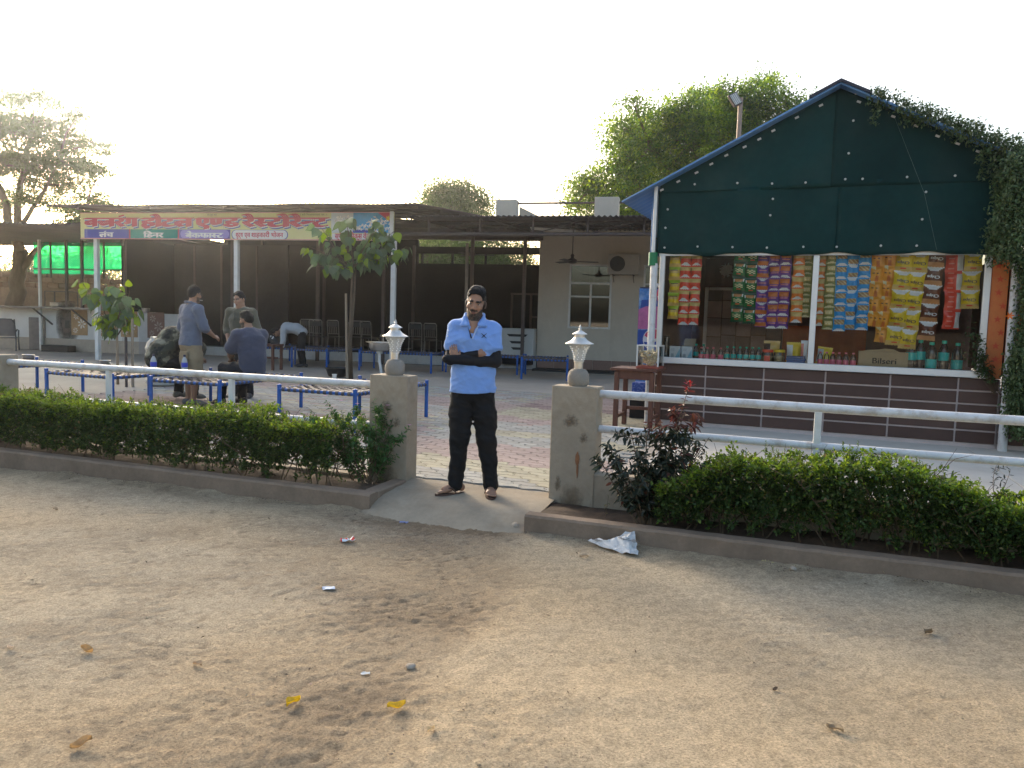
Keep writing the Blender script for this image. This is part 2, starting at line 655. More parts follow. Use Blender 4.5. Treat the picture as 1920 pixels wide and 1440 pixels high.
def pave_kind(u, v):
    t = v + .22 * u + .10 * math.sin(3 * u) + .16 * rnd.random()
    seq = [(5.95, 0), (6.55, 1), (7.5, 2), (8.15, 0), (8.6, 1), (9.3, 0), (9.9, 2), (11.1, 1), (11.6, 3), (15, 2)]
    if u < -4.2:
        return rnd.choice((0, 0, 0, 1, 2)) if math.sin(v * 1.9 + u * .4) < .5 else 2
    for lim, k in seq:
        if t < lim:
            return k
    return 3


def paver_mesh(n, shr, tmp):
    P = paver_outline(0, tmp, n)
    cx, cy = sum(p[0] for p in P) / len(P), sum(p[1] for p in P) / len(P)
    P = [(p[0] - cx, p[1] - cy) for p in P]
    m = len(P)
    f = lambda s: [(x * (1 - s / PW * 2), y * (1 - s / PH * 2)) for x, y in P]
    lo, mi_, hi = f(.0035), f(.0035), f(.008)
    vs = [(x, y, -.014) for x, y in lo] + [(x, y, -.003) for x, y in mi_] + [(x, y, 0) for x, y in hi]
    fs = [tuple(range(2 * m, 3 * m))]
    for a in range(2):
        fs += [(a * m + k, a * m + (k + 1) % m, (a + 1) * m + (k + 1) % m, (a + 1) * m + k) for k in range(m)]
    return vs, fs, (cx, cy)


near = []
far = []
for j in range(int(5.86 / PH), int(14.5 / PH)):
    for i in range(int(-11 / PW), int(-1.45 / PW)):
        off = (j % 2) * PW / 2
        u, v = (i + .5) * PW + off, (j + .5) * PH
        if u > -1.58 or v < 6.07:
            continue
        p = GF.w(u, v)
        if abs(p.x) > p.y * .70 + .3:
            continue
        g = -3.25 < u + (v - 6) * .16 < -1.5 and v < 10.3
        (near if g else far).append((i, j, u, v, p))
near.sort(key=lambda q: q[3])
far += near[300:]
near = near[:300]
court = bpy.data.objects['courtyard_paving']
shared = {}
for (i, j, u, v, p) in near:
    k = pave_kind(u, v)
    key = (k, j % 2)
    if key not in shared:
        vs_, fs_, _ = paver_mesh(5, 0, j % 2)
        shared[key] = MB().add(vs_, fs_).mesh('paver', PAVE[k])
    o = link('paver', shared[key], court)
    o.location = GF.w(u, v, rnd.uniform(-.003, .001))
    o.rotation_euler = (rnd.uniform(-.008, .008), rnd.uniform(-.008, .008), GF.yaw)
mb = MB()
tmpl = [paver_mesh(3, 0, 0), paver_mesh(3, 0, 1)]
for (i, j, u, v, p) in far:
    vs_, fs_, _ = tmpl[j % 2]
    z = rnd.uniform(-.003, .001)
    mb.add([(p.x + x * GF.c - y * GF.s, p.y + x * GF.s + y * GF.c, z + zz) for x, y, zz in vs_], fs_, pave_kind(u, v))
mb.build('paver_field', PAVE, court, kind='stuff')

# ------------------------------------------------------------------ kerbs, planters, low wall
def kerb_mesh(u0, u1, v0, t, ztop, ret=None):
    b = MB()
    n = int((u1 - u0) / .08)

    def prof(a):
        w = float(vnoise(a * 2.1, v0)) * .006 + float(vnoise(a * 9, v0 + 3)) * .003
        return w
    secs = []
    for i in range(n + 1):
        u = u0 + (u1 - u0) * i / n
        w = prof(u)
        k = float(vnoise(u * 14, 3.3)) * .004
        secs.append([(u, v0 + w, -.22), (u, v0 + w, ztop - .016 + k), (u, v0 + .014 + w, ztop + k), (u, v0 + t - .012, ztop + k * .5), (u, v0 + t, ztop - .014), (u, v0 + t, -.2)])
    vs = [GF.w(*q) for s_ in secs for q in s_]
    fs = []
    for i in range(n):
        for q in range(5):
            a = i * 6 + q
            fs.append((a, a + 1, a + 7, a + 6))
    fs += [tuple(range(6)), tuple(range(n * 6, n * 6 + 6))]
    b.add(vs, fs)
    if ret:
        (ua, ub, va, vb) = ret
        b.box(GF.w((ua + ub) / 2, (va + vb) / 2, (ztop - .22) / 2 + .003), (ub - ua, vb - va, ztop + .22), .012, GF.yaw)
    return b


k = kerb_mesh(-11, -3.09, 5.28, .13, .002, (-3.22, -3.088, 5.412, 5.90)).build('planter_kerb', M_kerb, smooth=True)
tag(k, 'long cement kerb in front of the left hedge, turning back to the pillar', 'kerb', 'cement planter kerbs')
k = kerb_mesh(-1.78, 5.5, 5.24, .13, .0).build('planter_kerb', M_kerb, smooth=True)
tag(k, 'cement kerb in front of the right hedge with a newspaper lying at its foot', 'kerb', 'cement planter kerbs')


def soil(u0, u1, v0, v1):
    return MB().grid(lambda a, b: GF.w(u0 + (u1 - u0) * a, v0 + (v1 - v0) * b, -.045 + .03 * float(fbm(np.array(a * (u1 - u0) * 6), np.array(b * 4), 1, 3)) + .02 * (1 - abs(2 * b - 1))), int((u1 - u0) * 16), 8)


soil(-11, -3.2, 5.40, 5.95).build('planter_soil', M_soil, smooth='all', kind='structure')
soil(-1.74, 5.5, 5.36, 5.9).build('planter_soil', M_soil, smooth='all', kind='structure')
w = MB().box(GF.w(2.05, 5.96, .02), (7.06, .14, .40), .012, GF.yaw).build('plinth_wall', M_conc)
tag(w, 'low plastered wall under the right railing, brown with damp behind the shrub', 'wall')
w = MB().box(GF.w(-7.3, 6.02, -.07), (7.6, .12, .12), .012, GF.yaw).build('plinth_wall', M_conc)
tag(w, 'low cement strip behind the left hedge under its railing', 'wall')

# ------------------------------------------------------------------ gate pillars and lamps
def pillar(u0, u1, v0, v1, label, marks):
    t = thing('gate_pillar', label, 'pillar', GF.w((u0 + u1) / 2, (v0 + v1) / 2, 0), GF.yaw, 'plastered gate pillars')
    b = bmesh.new()
    bmesh.ops.create_cube(b, size=1)
    for q in b.verts:
        q.co = (q.co.x * (u1 - u0), q.co.y * (v1 - v0), (q.co.z + .5) * 1.07 - .17)
    bmesh.ops.subdivide_edges(b, edges=b.edges[:], cuts=7, use_grid_fill=True)
    for q in b.verts:
        q.co.x += float(vnoise(q.co.z * 3, q.co.x * 4, q.co.y * 5)) * .004
        q.co.y += float(vnoise(q.co.z * 3 + 9, q.co.x * 5, q.co.y * 3)) * .004
    me = bpy.data.meshes.new('shaft')
    b.to_mesh(me)
    b.free()
    me.materials.append(M_conc)
    sh = link('shaft', me, t)
    bv = sh.modifiers.new('edge', 'BEVEL')
    bv.width = .006
    bv.limit_method = 'ANGLE'
    for (x, z, w_, h_, m) in marks:
        n = 18
        P = [(x + w_ * math.cos(2 * PI * a / n) * (1 + .3 * float(vnoise(a * .9, x * 9))), z + h_ * math.sin(2 * PI * a / n) * (1 + .25 * float(vnoise(a * .7, z * 9)))) for a in range(n)]
        MB().prism(P, -(v1 - v0) / 2 - .0065, -(v1 - v0) / 2 + .002).build('stain', m, t)
    return t


M_rust = mat('red_brown_stain', (.27, .125, .06), .9, var=.2, scale=20)
M_scuff = mat('brown_scuff', (.21, .155, .11), .95, var=.3, scale=40)
pillar(-3.47, -3.10, 5.90, 6.10, 'plastered gate pillar left of the man, flowering shrub in front', [])
pillar(-1.80, -1.43, 5.88, 6.09, 'plastered gate pillar right of the man with a rust stain on its face', [(.045, .33, .017, .052, M_rust), (.048, .25, .008, .07, M_rust)])


SM1 = smudge_mat('brown_smear', (.185, .13, .085), 2.0, -.55, 5, (2, 1, 2))
SM2 = smudge_mat('damp_earth', (.20, .14, .085), 1.5, -.30, 3, (1.9, 1, 2))
for t_, yv in zip([o for o in list(bpy.data.objects) if o.name.startswith('gate_pillar')], (-.108, -.113)):
    for (x, z, w_, h_, m_) in ((-.02, .63, .30, .24, SM1), (.0, -.02, .36, .50, SM2), (.10, .50, .16, .20, SM1), (-.12, .12, .12, .3, SM1)):
        q = MB().box((0, 0, 0), (1, .002, 1)).build('stain', m_, t_)
        q.scale = (w_, 1, h_)
        q.location = (x * .9, yv - .001 * abs(x) * 9, z)


def gate_lamp(u, v, label):
    t = thing('pillar_lamp', label, 'lamp', GF.w(u, v, .9), GF.yaw, 'lanterns on the gate pillars')
    dome = [(.070, 0), (.083, .02), (.088, .05), (.085, .085), (.074, .115), (.056, .132), (.035, .138)]
    MB().lathe(dome, 24).build('stone_base', mat('lamp_stone', (.27, .24, .20), .95, var=.12, scale=10, bump=.6, bscale=120), t, smooth=True)
    MB().lathe([(.036, .132), (.036, .190), (.042, .192), (.042, .198), (.036, .200)], 20).build('collar', M_steel, t, smooth=True)
    g = MB()
    prof = []
    for i in range(11):
        a = i / 10
        prof.append((.042 + .052 * (a ** 2.1), .198 + .139 * a))
    g.lathe(prof, 16, cap=False)
    g.build('lamp_shade', MATS.get('frosted_shade') or mat('frosted_shade', (.66, .66, .63), .3, var=.1, scale=60, bump=.8, bscale=70, alpha=.6), t, smooth=True)
    st = MB()
    for j in range(8):
        w_ = 2 * PI * j / 8
        for i in range(7):
            a = .12 + i * .12
            r_ = .042 + .052 * (a ** 2.1) + .002
            for dz in (0,):
                c = Vector((r_ * math.cos(w_ + .15 * (i % 2)), r_ * math.sin(w_ + .15 * (i % 2)), .198 + .139 * a))
                st.box(c, (.008, .008, .008), 0, w_)
    st.build('bead_rows', mat('shade_beads', (.85, .85, .82), .2, var=.05), t, kind='stuff')
    MB().lathe([(.114, .336), (.113, .341), (.086, .353), (.062, .368), (.048, .384), (.046, .388), (.046, .390)], 24).build('lamp_cap', M_lampmet, t, smooth=True)
    MB().lathe([(.043, .389), (.043, .414)], 16).build('vent_drum', M_steel, t, smooth=True)
    MB().lathe([(.060, .412), (.059, .417), (.03, .433), (.013, .443), (.009, .446), (.008, .450), (.014, .457), (.008, .463), (.010, .469), (.004, .484), (.001, .488)], 20).build('finial', M_lampmet, t, smooth=True)
    MB().lathe([(.018, .205), (.030, .235), (.034, .27), (.020, .31)], 12).build('bulb', mat('white_bulb', (.75, .74, .70), .3, var=.02), t, smooth=True)


gate_lamp(-3.28, 6.0, 'grey and glass lantern on the pillar left of the man')
gate_lamp(-1.615, 5.985, 'grey and glass lantern on the pillar right of the man')

# ------------------------------------------------------------------ railings
def railing(label, u0, u1, zt, zl, v, posts, r=.033):
    t = thing('pipe_railing', label, 'railing', GF.w(u0, v, 0), GF.yaw, 'white pipe railings')
    for z, rr in ((zt, r), (zl, r * .92)):
        pts = [(x, .004 * math.sin(x * 2), z - .006 * math.sin(PI * x / (u1 - u0))) for x in np.linspace(0, u1 - u0, 24)]
        MB().tube(pts, rr, 12).build('pipe', M_pipe, t, smooth=True)
    for u in posts:
        MB().box((u - u0, 0.0, (zt - .03 - .02) / 2), (.05, .045, zt - .03 + .02), .004).build('post', M_white, t)
    return t


railing('white pipe railing above the long left hedge', -10.5, -3.46, .80, .44, 6.02, (-8.9, -6.6, -5.05))
railing('white pipe railing in front of the kiosk, above the right hedge', -1.45, 5.4, .845, .565, 6.0, (.185, 2.3, 4.2))
cp = MB().box(GF.w(-8.13, 6.02, .38), (.22, .22, .98), .012, GF.yaw).build('concrete_post', M_conc)
tag(cp, 'thick concrete post at the left end of the visible railing', 'post')

# ------------------------------------------------------------------ leaves
def leaf_mesh(name, C, D, U, Ln, Wd, mats, six=False, fold=.25, mi=None, curl=.0):
    C, D, U = (np.asarray(a, dtype=np.float64) for a in (C, D, U))
    D /= np.linalg.norm(D, axis=1, keepdims=True) + 1e-9
    S = np.cross(D, U)
    S /= np.linalg.norm(S, axis=1, keepdims=True) + 1e-9
    Nn = np.cross(S, D)
    Ln, Wd = Ln[:, None], Wd[:, None]
    n = len(C)
    if six:
        P = [C, C + D * Ln * .35 + S * Wd * .5 + Nn * Wd * fold, C + D * Ln * .72 + S * Wd * .36 + Nn * (Wd * fold * .7 - Ln * curl), C + D * Ln - Nn * Ln * curl * 1.8,
             C + D * Ln * .72 - S * Wd * .36 + Nn * (Wd * fold * .7 - Ln * curl), C + D * Ln * .35 - S * Wd * .5 + Nn * Wd * fold]
        V = np.stack(P, 1).reshape(-1, 3)
        b = np.arange(n)[:, None] * 6
        F = np.concatenate([b + np.array([[0, 1, 2, 3]]), b + np.array([[0, 3, 4, 5]])])
    else:
        P = [C, C + D * Ln * .5 + S * Wd * .5 + Nn * Wd * fold, C + D * Ln, C + D * Ln * .5 - S * Wd * .5 + Nn * Wd * fold]
        V = np.stack(P, 1).reshape(-1, 3)
        b = np.arange(n)[:, None] * 4
        F = np.concatenate([b + np.array([[0, 1, 2]]), b + np.array([[0, 2, 3]])])
    if mi is not None:
        mi = np.concatenate([mi, mi])
    return npmesh(name, V, F, mats, mi=mi)


def rvec(n, zs=1.0):
    d = rng.normal(size=(n, 3))
    d /= np.linalg.norm(d, axis=1, keepdims=True)
    d[:, 2] *= zs
    return d


def leaf_mat(name, col, tr=.35, isl=.4, rough=.5):
    return mat(name, col, rough, var=.12, scale=1.5, island=isl, trans=tr, spec=.35)


L_hedge = leaf_mat('hedge_leaf', (.050, .085, .023), .35, .45)
L_hedge2 = leaf_mat('hedge_leaf_young', (.135, .205, .036), .45, .35)
L_dead = leaf_mat('dead_leaf', (.19, .15, .07), .3, .3)
L_dark = leaf_mat('dark_shrub_leaf', (.028, .038, .022), .12, .4, .4)
L_red = leaf_mat('reddish_leaf', (.10, .042, .028), .25, .4)
L_red2 = leaf_mat('red_shoot', (.35, .045, .04), .3, .3)
M_twig = mat('twig', (.11, .075, .045), .9, var=.25, scale=30)


def hedge(u0, u1, v0, v1, top, label, n, seed, droop=None, gaps=0.0):
    """clipped hedge: stems, twigs and many small leaves"""
    r = np.random.default_rng(seed)
    t = thing('hedge', label, 'hedge', GF.w(u0, v0, 0), GF.yaw, 'clipped hedges in the planters')
    # stems
    tw = MB()
    shoots = []
    ns = int((u1 - u0) * 22)
    for i in range(ns):
        x = r.uniform(0, u1 - u0)
        y = r.uniform(.1, v1 - v0 - .1)
        h = top(x + u0) * r.uniform(.8, 1.02)
        lean = r.normal(0, .09, 2)
        p0 = Vector((x, y, -.04))
        p1 = Vector((x + lean[0], y + lean[1], h * .5))
        p2 = Vector((x + lean[0] * 2.2, y + lean[1] * 1.6, h))
        tw.tube([p0, p1, p2], (.006, .004, .002), 4)
        for q in range(7):
            a = r.uniform(.3, 1)
            b0 = p1.lerp(p2, (a - .5) * 2) if a > .5 else p0.lerp(p1, a * 2)
            dv = Vector((*r.normal(0, .11, 2), abs(r.normal(.07, .06))))
            tw.tube([b0, b0 + dv], (.0028, .001), 3)
    tw.build('twigs', M_twig, t, kind='stuff')
    # clumps
    nc = int(n / 26)
    cx = r.random(nc) * (u1 - u0)
    yy = r.random(nc)
    yy = np.where(r.random(nc) < .42, yy * .18, yy)
    zz = r.random(nc) ** .62
    tops = np.array([top(a + u0) for a in cx])
    bul = .05 * fbm(cx * 2.5, zz * 3, 4.0, 3)
    depth = (v1 - v0)
    wid = 1.0 - .12 * (1 - zz) ** 2
    cy = depth / 2 + (yy - .5) * depth * wid * 1.05 - bul * (yy < .3)
    cz = .02 + zz * tops * (1 + .06 * fbm(cx * 3, cy * 3, 1, 3))
    keep = np.ones(nc, bool)
    if gaps:
        g = fbm(cx * 5, cz * 7, 7.0, 3)
        keep = ~((zz < .45) & (g > .30 - gaps * .1))
    cx, cy, cz, tops = cx[keep], cy[keep], cz[keep], tops[keep]
    nc = len(cx)
    per = 26
    axis = np.stack([r.normal(0, .5, nc), r.normal(-.15, .5, nc) - .5 * (cy < depth * .3), .25 + r.random(nc)], 1)
    axis /= np.linalg.norm(axis, axis=1, keepdims=True)
    ll = r.uniform(.05, .13, nc)
    tpos = r.random((nc, per))
    C = np.stack([cx, cy, cz], 1)[:, None, :] + axis[:, None, :] * ((tpos - .4) * ll[:, None])[..., None] + r.normal(0, .012, (nc, per, 3))
    D = axis[:, None, :] * .45 + r.normal(0, .6, (nc, per, 3)) + np.array([0, -.12, 0])
    U = np.array([0, 0, 1.0]) + r.normal(0, .55, (nc, per, 3))
    C, D, U = C.reshape(-1, 3), D.reshape(-1, 3), U.reshape(-1, 3)
    m = len(C)
    Ln = r.uniform(.020, .038, m)
    Wd = Ln * r.uniform(.45, .62, m)
    hfrac = C[:, 2] / np.repeat(tops, per)
    young = (r.random(m) < np.clip((hfrac - .70) * 2.6, .05, .85)).astype(int)
    young = np.where(r.random(m) < .025, 2, young)
    link('foliage', leaf_mesh('foliage', C, D, U, Ln, Wd, [L_hedge, L_hedge2, L_dead], six=True, mi=young), t, 'stuff')
    # loose shoots standing above the clipped top
    ns = int((u1 - u0) * 15)
    C, D, U, L_ = [], [], [], []
    sh = MB()
    for i in range(ns):
        x = r.uniform(0, u1 - u0)
        y = r.uniform(0.05, depth)
        h = top(x + u0)
        p = Vector((x, y, h * .92))
        d = Vector((r.normal(0, .25), r.normal(0, .2), 1)).normalized()
        L0 = r.uniform(.06, .17)
        sh.tube([p, p + d * L0], (.0022, .001), 3)
        for q in range(int(L0 / .010)):
            a = .2 + .8 * q * .010 / L0
            C.append(p + d * L0 * a)
            w_ = q * 2.4
            D.append(Vector((math.cos(w_), math.sin(w_), .9)))
            U.append((r.normal(0, .3), r.normal(0, .3), 1))
            L_.append(.026 * (1.15 - .6 * a))
    sh.build('shoot_stems', M_twig, t, kind='stuff')
    L_ = np.array(L_)
    link('young_shoots', leaf_mesh('young_shoots', C, D, U, L_, L_ * .42, [L_hedge2], six=True), t, 'stuff')
    return t


hedge(-9.3, -3.55, 5.38, 5.95, lambda u: .48 + .02 * math.sin(u * 2.3) + .015 * math.sin(u * 5.1) + .03 * float(vnoise(u * 4.3, 2.2)), 'long clipped green hedge under the railing on the left, pale twigs showing low down', 95000, 3, gaps=.6)
hedge(-.85, 2.6, 5.36, 5.90, lambda u: (.26 + .24 * min(1, max(0, (u + .85) / .55))) * (1 if u < .8 else max(.74, 1 - (u - .8) * .75)) + .02 * math.sin(u * 4) + .045 * float(vnoise(u * 4.7, 6.2)), 'leafy green hedge below the kiosk on the right, sinking towards the frame edge', 62000, 5)
# ------------------------------------------------------------------ lettering
_glyph = {}


def glyph(ch):
    """vertices, faces, xmin, xmax of one character at size 1"""
    if ch not in _glyph:
        cu = bpy.data.curves.new('letter', 'FONT')
        cu.body = ch
        cu.resolution_u = 3
        o = bpy.data.objects.new('letter', cu)
        COL.objects.link(o)
        bpy.context.view_layer.update()
        me = o.evaluated_get(bpy.context.evaluated_depsgraph_get()).to_mesh()
        v = [(q.co.x, q.co.y) for q in me.vertices]
        f = [tuple(p.vertices) for p in me.polygons]
        bpy.data.objects.remove(o)
        bpy.data.curves.remove(cu)
        _glyph[ch] = (v, f, min([p[0] for p in v], default=0), max([p[0] for p in v], default=.25))
    return _glyph[ch]


def adv(ch):
    if ch == ' ':
        return .26
    if ch in 'ंे्ुः':
        return 0 if ch != 'ः' else .25
    if ord(ch) < 128 or ch in 'ािीो':
        return glyph(ch + 'न')[3] - glyph('न')[3]
    return glyph(ch)[3]


def lettering(tokens, bold=.03, bold_steps=2):
    """list of characters or (char, clip) -> verts (x,z,depth), faces; half letters are clipped"""
    V, F, x, d = [], [], 0.0, 0
    for tk in tokens:
        ch, clip = tk if isinstance(tk, tuple) else (tk, None)
        if ch == ' ':
            x += .26
            continue
        v, f, x0, x1 = glyph(ch)
        if clip:
            b = bmesh.new()
            bv = [b.verts.new((p[0], p[1], 0)) for p in v]
            for q in f:
                try:
                    b.faces.new([bv[i] for i in q])
                except ValueError:
                    pass
            bmesh.ops.bisect_plane(b, geom=b.verts[:] + b.edges[:] + b.faces[:], plane_co=(clip, 0, 0), plane_no=(1, 0, 0), clear_outer=True)
            b.verts.index_update()
            v = [(q.co.x, q.co.y) for q in b.verts]
            f = [tuple(q.index for q in fc.verts) for fc in b.faces]
            b.free()
        for k in range(bold_steps + 1):
            sh = bold * (k - bold_steps / 2)
            o = len(V)
            V += [(p[0] + x + sh, p[1] + sh * .4, d) for p in v]
            F += [tuple(i + o for i in q) for q in f]
            d += 1
        x += clip if clip else adv(ch)
    return V, F, x


def put_letters(mb, tokens, x0, x1, z, h, y, mi, ref=.622, step=.0006, bold=.03, fit=True, flip=False):
    """write tokens into mb between x0 and x1 on the plane y, capital height h from base line z; front is -y"""
    V, F, w = lettering(tokens, bold)
    sx = (x1 - x0) / w if fit else h / ref
    sz = h / ref
    vs = []
    for (a, b, d) in V:
        if flip:
            vs.append((x1 - a * sx, y - step * (d % 12), z + h - b * sz))
        else:
            vs.append((x0 + a * sx, y - step * (d % 12), z + b * sz))
    mb.add(vs, F, mi)


# ------------------------------------------------------------------ kiosk
KV = 10.885
kiosk = thing('snack_kiosk', 'snack kiosk with green tarpaulin gable, glazed front and brown tiled counter wall', 'kiosk', KF.w(0, KV, 0), KF.yaw)
M_core = mat('kiosk_wall', (.33, .29, .26), .85, var=.1)
M_tile = mat('brown_tile', (.088, .051, .041), .5, var=.10, scale=2.5, rand=.14, bump=.03, spec=.22, stain=(.12, .075, .058), sscale=1.2, samt=.35)
M_grout = mat('pale_grout', (.50, .41, .38), .85, var=.1, scale=8)
M_tarp = mat('green_tarpaulin', (.006, .030, .029), .75, var=.22, scale=1.3, bump=.25, bscale=3.5, stain=(.022, .044, .040), sscale=1.1, samt=.55, rand=.22, spec=.15)
M_roofblue = mat('blue_sheet', (.10, .23, .46), .5, var=.08, scale=2)
M_ridge = mat('ridge_cap', (.03, .03, .045), .6)
M_orange = mat('orange_print', (.52, .16, .045), .6, var=.08, scale=4, stain=(.55, .09, .03), sscale=5, samt=.7)
M_glass = glass_mat('shop_glass', (.97, .98, .975), ref=.01)
M_inside = mat('kiosk_inside', (.16, .09, .065), .8, var=.25, scale=2)
M_washer = mat('white_washer', (.50, .50, .48), .5, var=.05)
X0, X1 = -2.23, 1.98

MB().box(((X0 + X1) / 2, .09, .42), (X1 - X0, .16, .88), .004).build('counter_wall', M_grout, kiosk)
cols = [-2.225, -1.52, -.755, .015, .78, 1.535, 1.975]
for i in range(6):
    for j in range(5):
        z1 = .868 - j * .163
        xa, xb = cols[i] + .011, cols[i + 1] - .011
        MB().box(((xa + xb) / 2, .003, z1 - .076), (xb - xa, .022, .141), .004).build('tile', M_tile, kiosk)
MB().box(((X0 + X1) / 2 - .07, -.006, .915), (X1 - X0 - .12, .10, .085), .006).build('window_sill', M_alu, kiosk)
MB().box(((X0 + X1) / 2, .30, .90), (X1 - X0 - .05, .52, .03), .003).build('counter_top', mat('counter_stone', (.30, .25, .22), .35), kiosk)
for x, w_, nm in ((X0 + .05, .07, 'window_jamb'), (-.18, .075, 'mullion'), (1.755, .075, 'window_jamb')):
    MB().box((x, -.005, 1.66), (w_, .07, 1.41), .006).build(nm, M_alu, kiosk)
MB().box(((X0 + X1) / 2, -.0, 2.385), (X1 - X0, .06, .045), .004).build('window_head', M_alu, kiosk)
for xa, xb in ((X0 + .085, -.218), (-.142, 1.718)):
    MB().box(((xa + xb) / 2, .012, 1.66), (xb - xa, .006, 1.405)).build('glass_pane', M_glass, kiosk)
MB().box((1.885, .0, 1.62), (.18, .05, 1.50), .004).build('printed_strip', M_orange, kiosk)
for k in range(9):
    st = MB()
    cx, cz = 1.885 + rnd.uniform(-.06, .06), .95 + k * .16
    P = [(cx + (.045 if a % 2 == 0 else .018) * math.cos(PI / 2 + a * PI / 5), cz + (.045 if a % 2 == 0 else .018) * math.sin(PI / 2 + a * PI / 5)) for a in range(10)]
    st.prism(P, -.0275, -.02)
    st.build('star_print', MATS.get('red_star') or mat('red_star', (.50, .075, .03), .6), kiosk)
MB().box((2.6, .03, 1.55), (1.2, .05, 1.64), .004).build('side_screen', M_orange, kiosk)
MB().box((2.60, .10, .38), (1.24, .1, .74), .004).build('side_wall_base', M_grout, kiosk)
for j in range(5):
    MB().box((2.30, .043, .868 - j * .163 - .076), (.60, .018, .141), .004).build('tile', M_tile, kiosk)

# gable tarpaulins: four sheets, each hung a little differently
SL = .505


def ridge_z(x):
    return 4.44 - SL * abs(x + .02)


def tarp(xa, xb, za, zb, y, seed):
    """sheet from xa..xb, za up to zb or the roof line"""
    def fn(a, b):
        x = xa + (xb - xa) * a
        zt = min(zb, ridge_z(x))
        zt = max(zt, za + .002)
        z = za + (zt - za) * b
        if b == 0 and za < 2.5:
            z += .018 * math.sin(x * 5.6 + seed) + .008 * math.sin(x * 13)
        yy = y - .010 * float(fbm(np.array(x * 1.1 + seed), np.array(z * 1.1), seed * 2.0, 3)) * 2 - .012 * (1 - b) * math.sin(x * 4.2 + seed)
        return (x, yy, z)
    b = MB().grid(fn, 40, 18)
    o = b.build('tarpaulin', M_tarp, kiosk, smooth='all')
    s = o.modifiers.new('thickness', 'SOLIDIFY')
    s.thickness = .004
    return o


tarp(-2.27, .06, 2.375, 3.255, -.055, 1)
tarp(.04, 1.99, 2.375, 3.30, -.066, 2)
tarp(-2.25, .06, 3.22, 9, -.069, 3)
tarp(-.07, 1.99, 3.22, 9, -.080, 4)
wz = []
for x in (-2.15, -1.7, -1.24, -.80, -.35, .05, .56, .96, 1.7):
    wz.append((x, 2.47 + rnd.uniform(-.012, .012)))
for x in (-1.78, -1.22, -.78, -.37, .1, .3, .8, 1.32, 1.82):
    wz.append((x, 3.30 + rnd.uniform(-.015, .02)))
wz += [(-2.13, 2.99), (-2.15, 2.74), (-.76, 3.09), (-.78, 2.88), (1.02, 3.12), (1.0, 2.79), (.12, 3.63), (.15, 4.03), (.16, 4.36)]
WM = MB().lathe([(.003, .009), (.012, .007), (.0145, .002), (.0145, -.012)], 10).mesh('washer', M_washer)
for x, z in wz:
    o = link('washer', WM, kiosk)
    o.location = (x, -.088, z)
    o.rotation_euler = (PI / 2, 0, 0)
for sgn, ks in ((-1, (.22, .50, .78, .95, 1.13, 1.36, 1.55, 1.74, 1.98, 2.2)), (1, (.22, .62, .88, 1.12, 1.34, 1.56, 1.75))):
    for k in ks:
        x = -.02 + sgn * k
        c = MB().box((0, 0, 0), (.05, .006, .026), .002).build('clip', M_washer, kiosk)
        c.location = (x, -.098, ridge_z(x) - .085 + rnd.uniform(-.012, .012))
        c.rotation_euler = (0, -sgn * -math.atan(SL) * .9, 0)
MB().tube([(.62, -.10, 4.02), (1.0, -.112, 3.1), (1.18, -.10, 2.42)], .0018, 4).build('loose_cord', mat('dull_cord', (.10, .14, .13), .8), kiosk)
# roof sheets
for sgn, reach in ((-1, 2.72), (1, 2.6)):
    def roof_fn(a, b, sgn=sgn, reach=reach):
        x = -.02 + sgn * reach * a
        y = -.26 + 3.7 * b
        return (x, y, 4.475 - SL * reach * a + .006 * math.sin(y * 2 * PI / .2))
    o = MB().grid(roof_fn, 6, 90).build('roof_sheet', M_roofblue, kiosk, smooth='all')
    s = o.modifiers.new('thickness', 'SOLIDIFY')
    s.thickness = .025
rc = MB()
for sgn in (-1, 1):
    rc.prism([(-.02, 4.505), (-.02, 4.470), (-.02 + sgn * .36, 4.470 - SL * .36), (-.02 + sgn * .36, 4.505 - SL * .36)], -.29, 3.4)
rc.build('ridge_cap', M_ridge, kiosk)
MB().box((-2.345, 1.5, 2.83), (.02, 3.1, .86), .003).build('side_sheet', M_roofblue, kiosk)
MB().box((-2.30, -.09, 2.86), (.045, .04, .92), .003).build('gutter_strip', M_alu, kiosk)
MB().tube([(-2.30, -.10, 2.40), (-2.30, -.10, 2.22)], .062, 14).build('post_sleeve', mat('green_sleeve', (.015, .17, .065), .5), kiosk, smooth=True)
MB().tube([(-2.28, -.10, 2.25), (-2.275, -.10, -.02)], .05, 14).build('post', M_pipe, kiosk, smooth=True)
MB().tube([(2.03, -.12, 2.36), (2.03, -.12, -.02)], .052, 14).build('post', M_pipe, kiosk, smooth=True)
MB().tube([(2.03, -.12, .62), (2.16, -.14, .60), (2.5, -.14, .52)], .032, 10).build('pipe_elbow', M_pipe, kiosk, smooth=True)
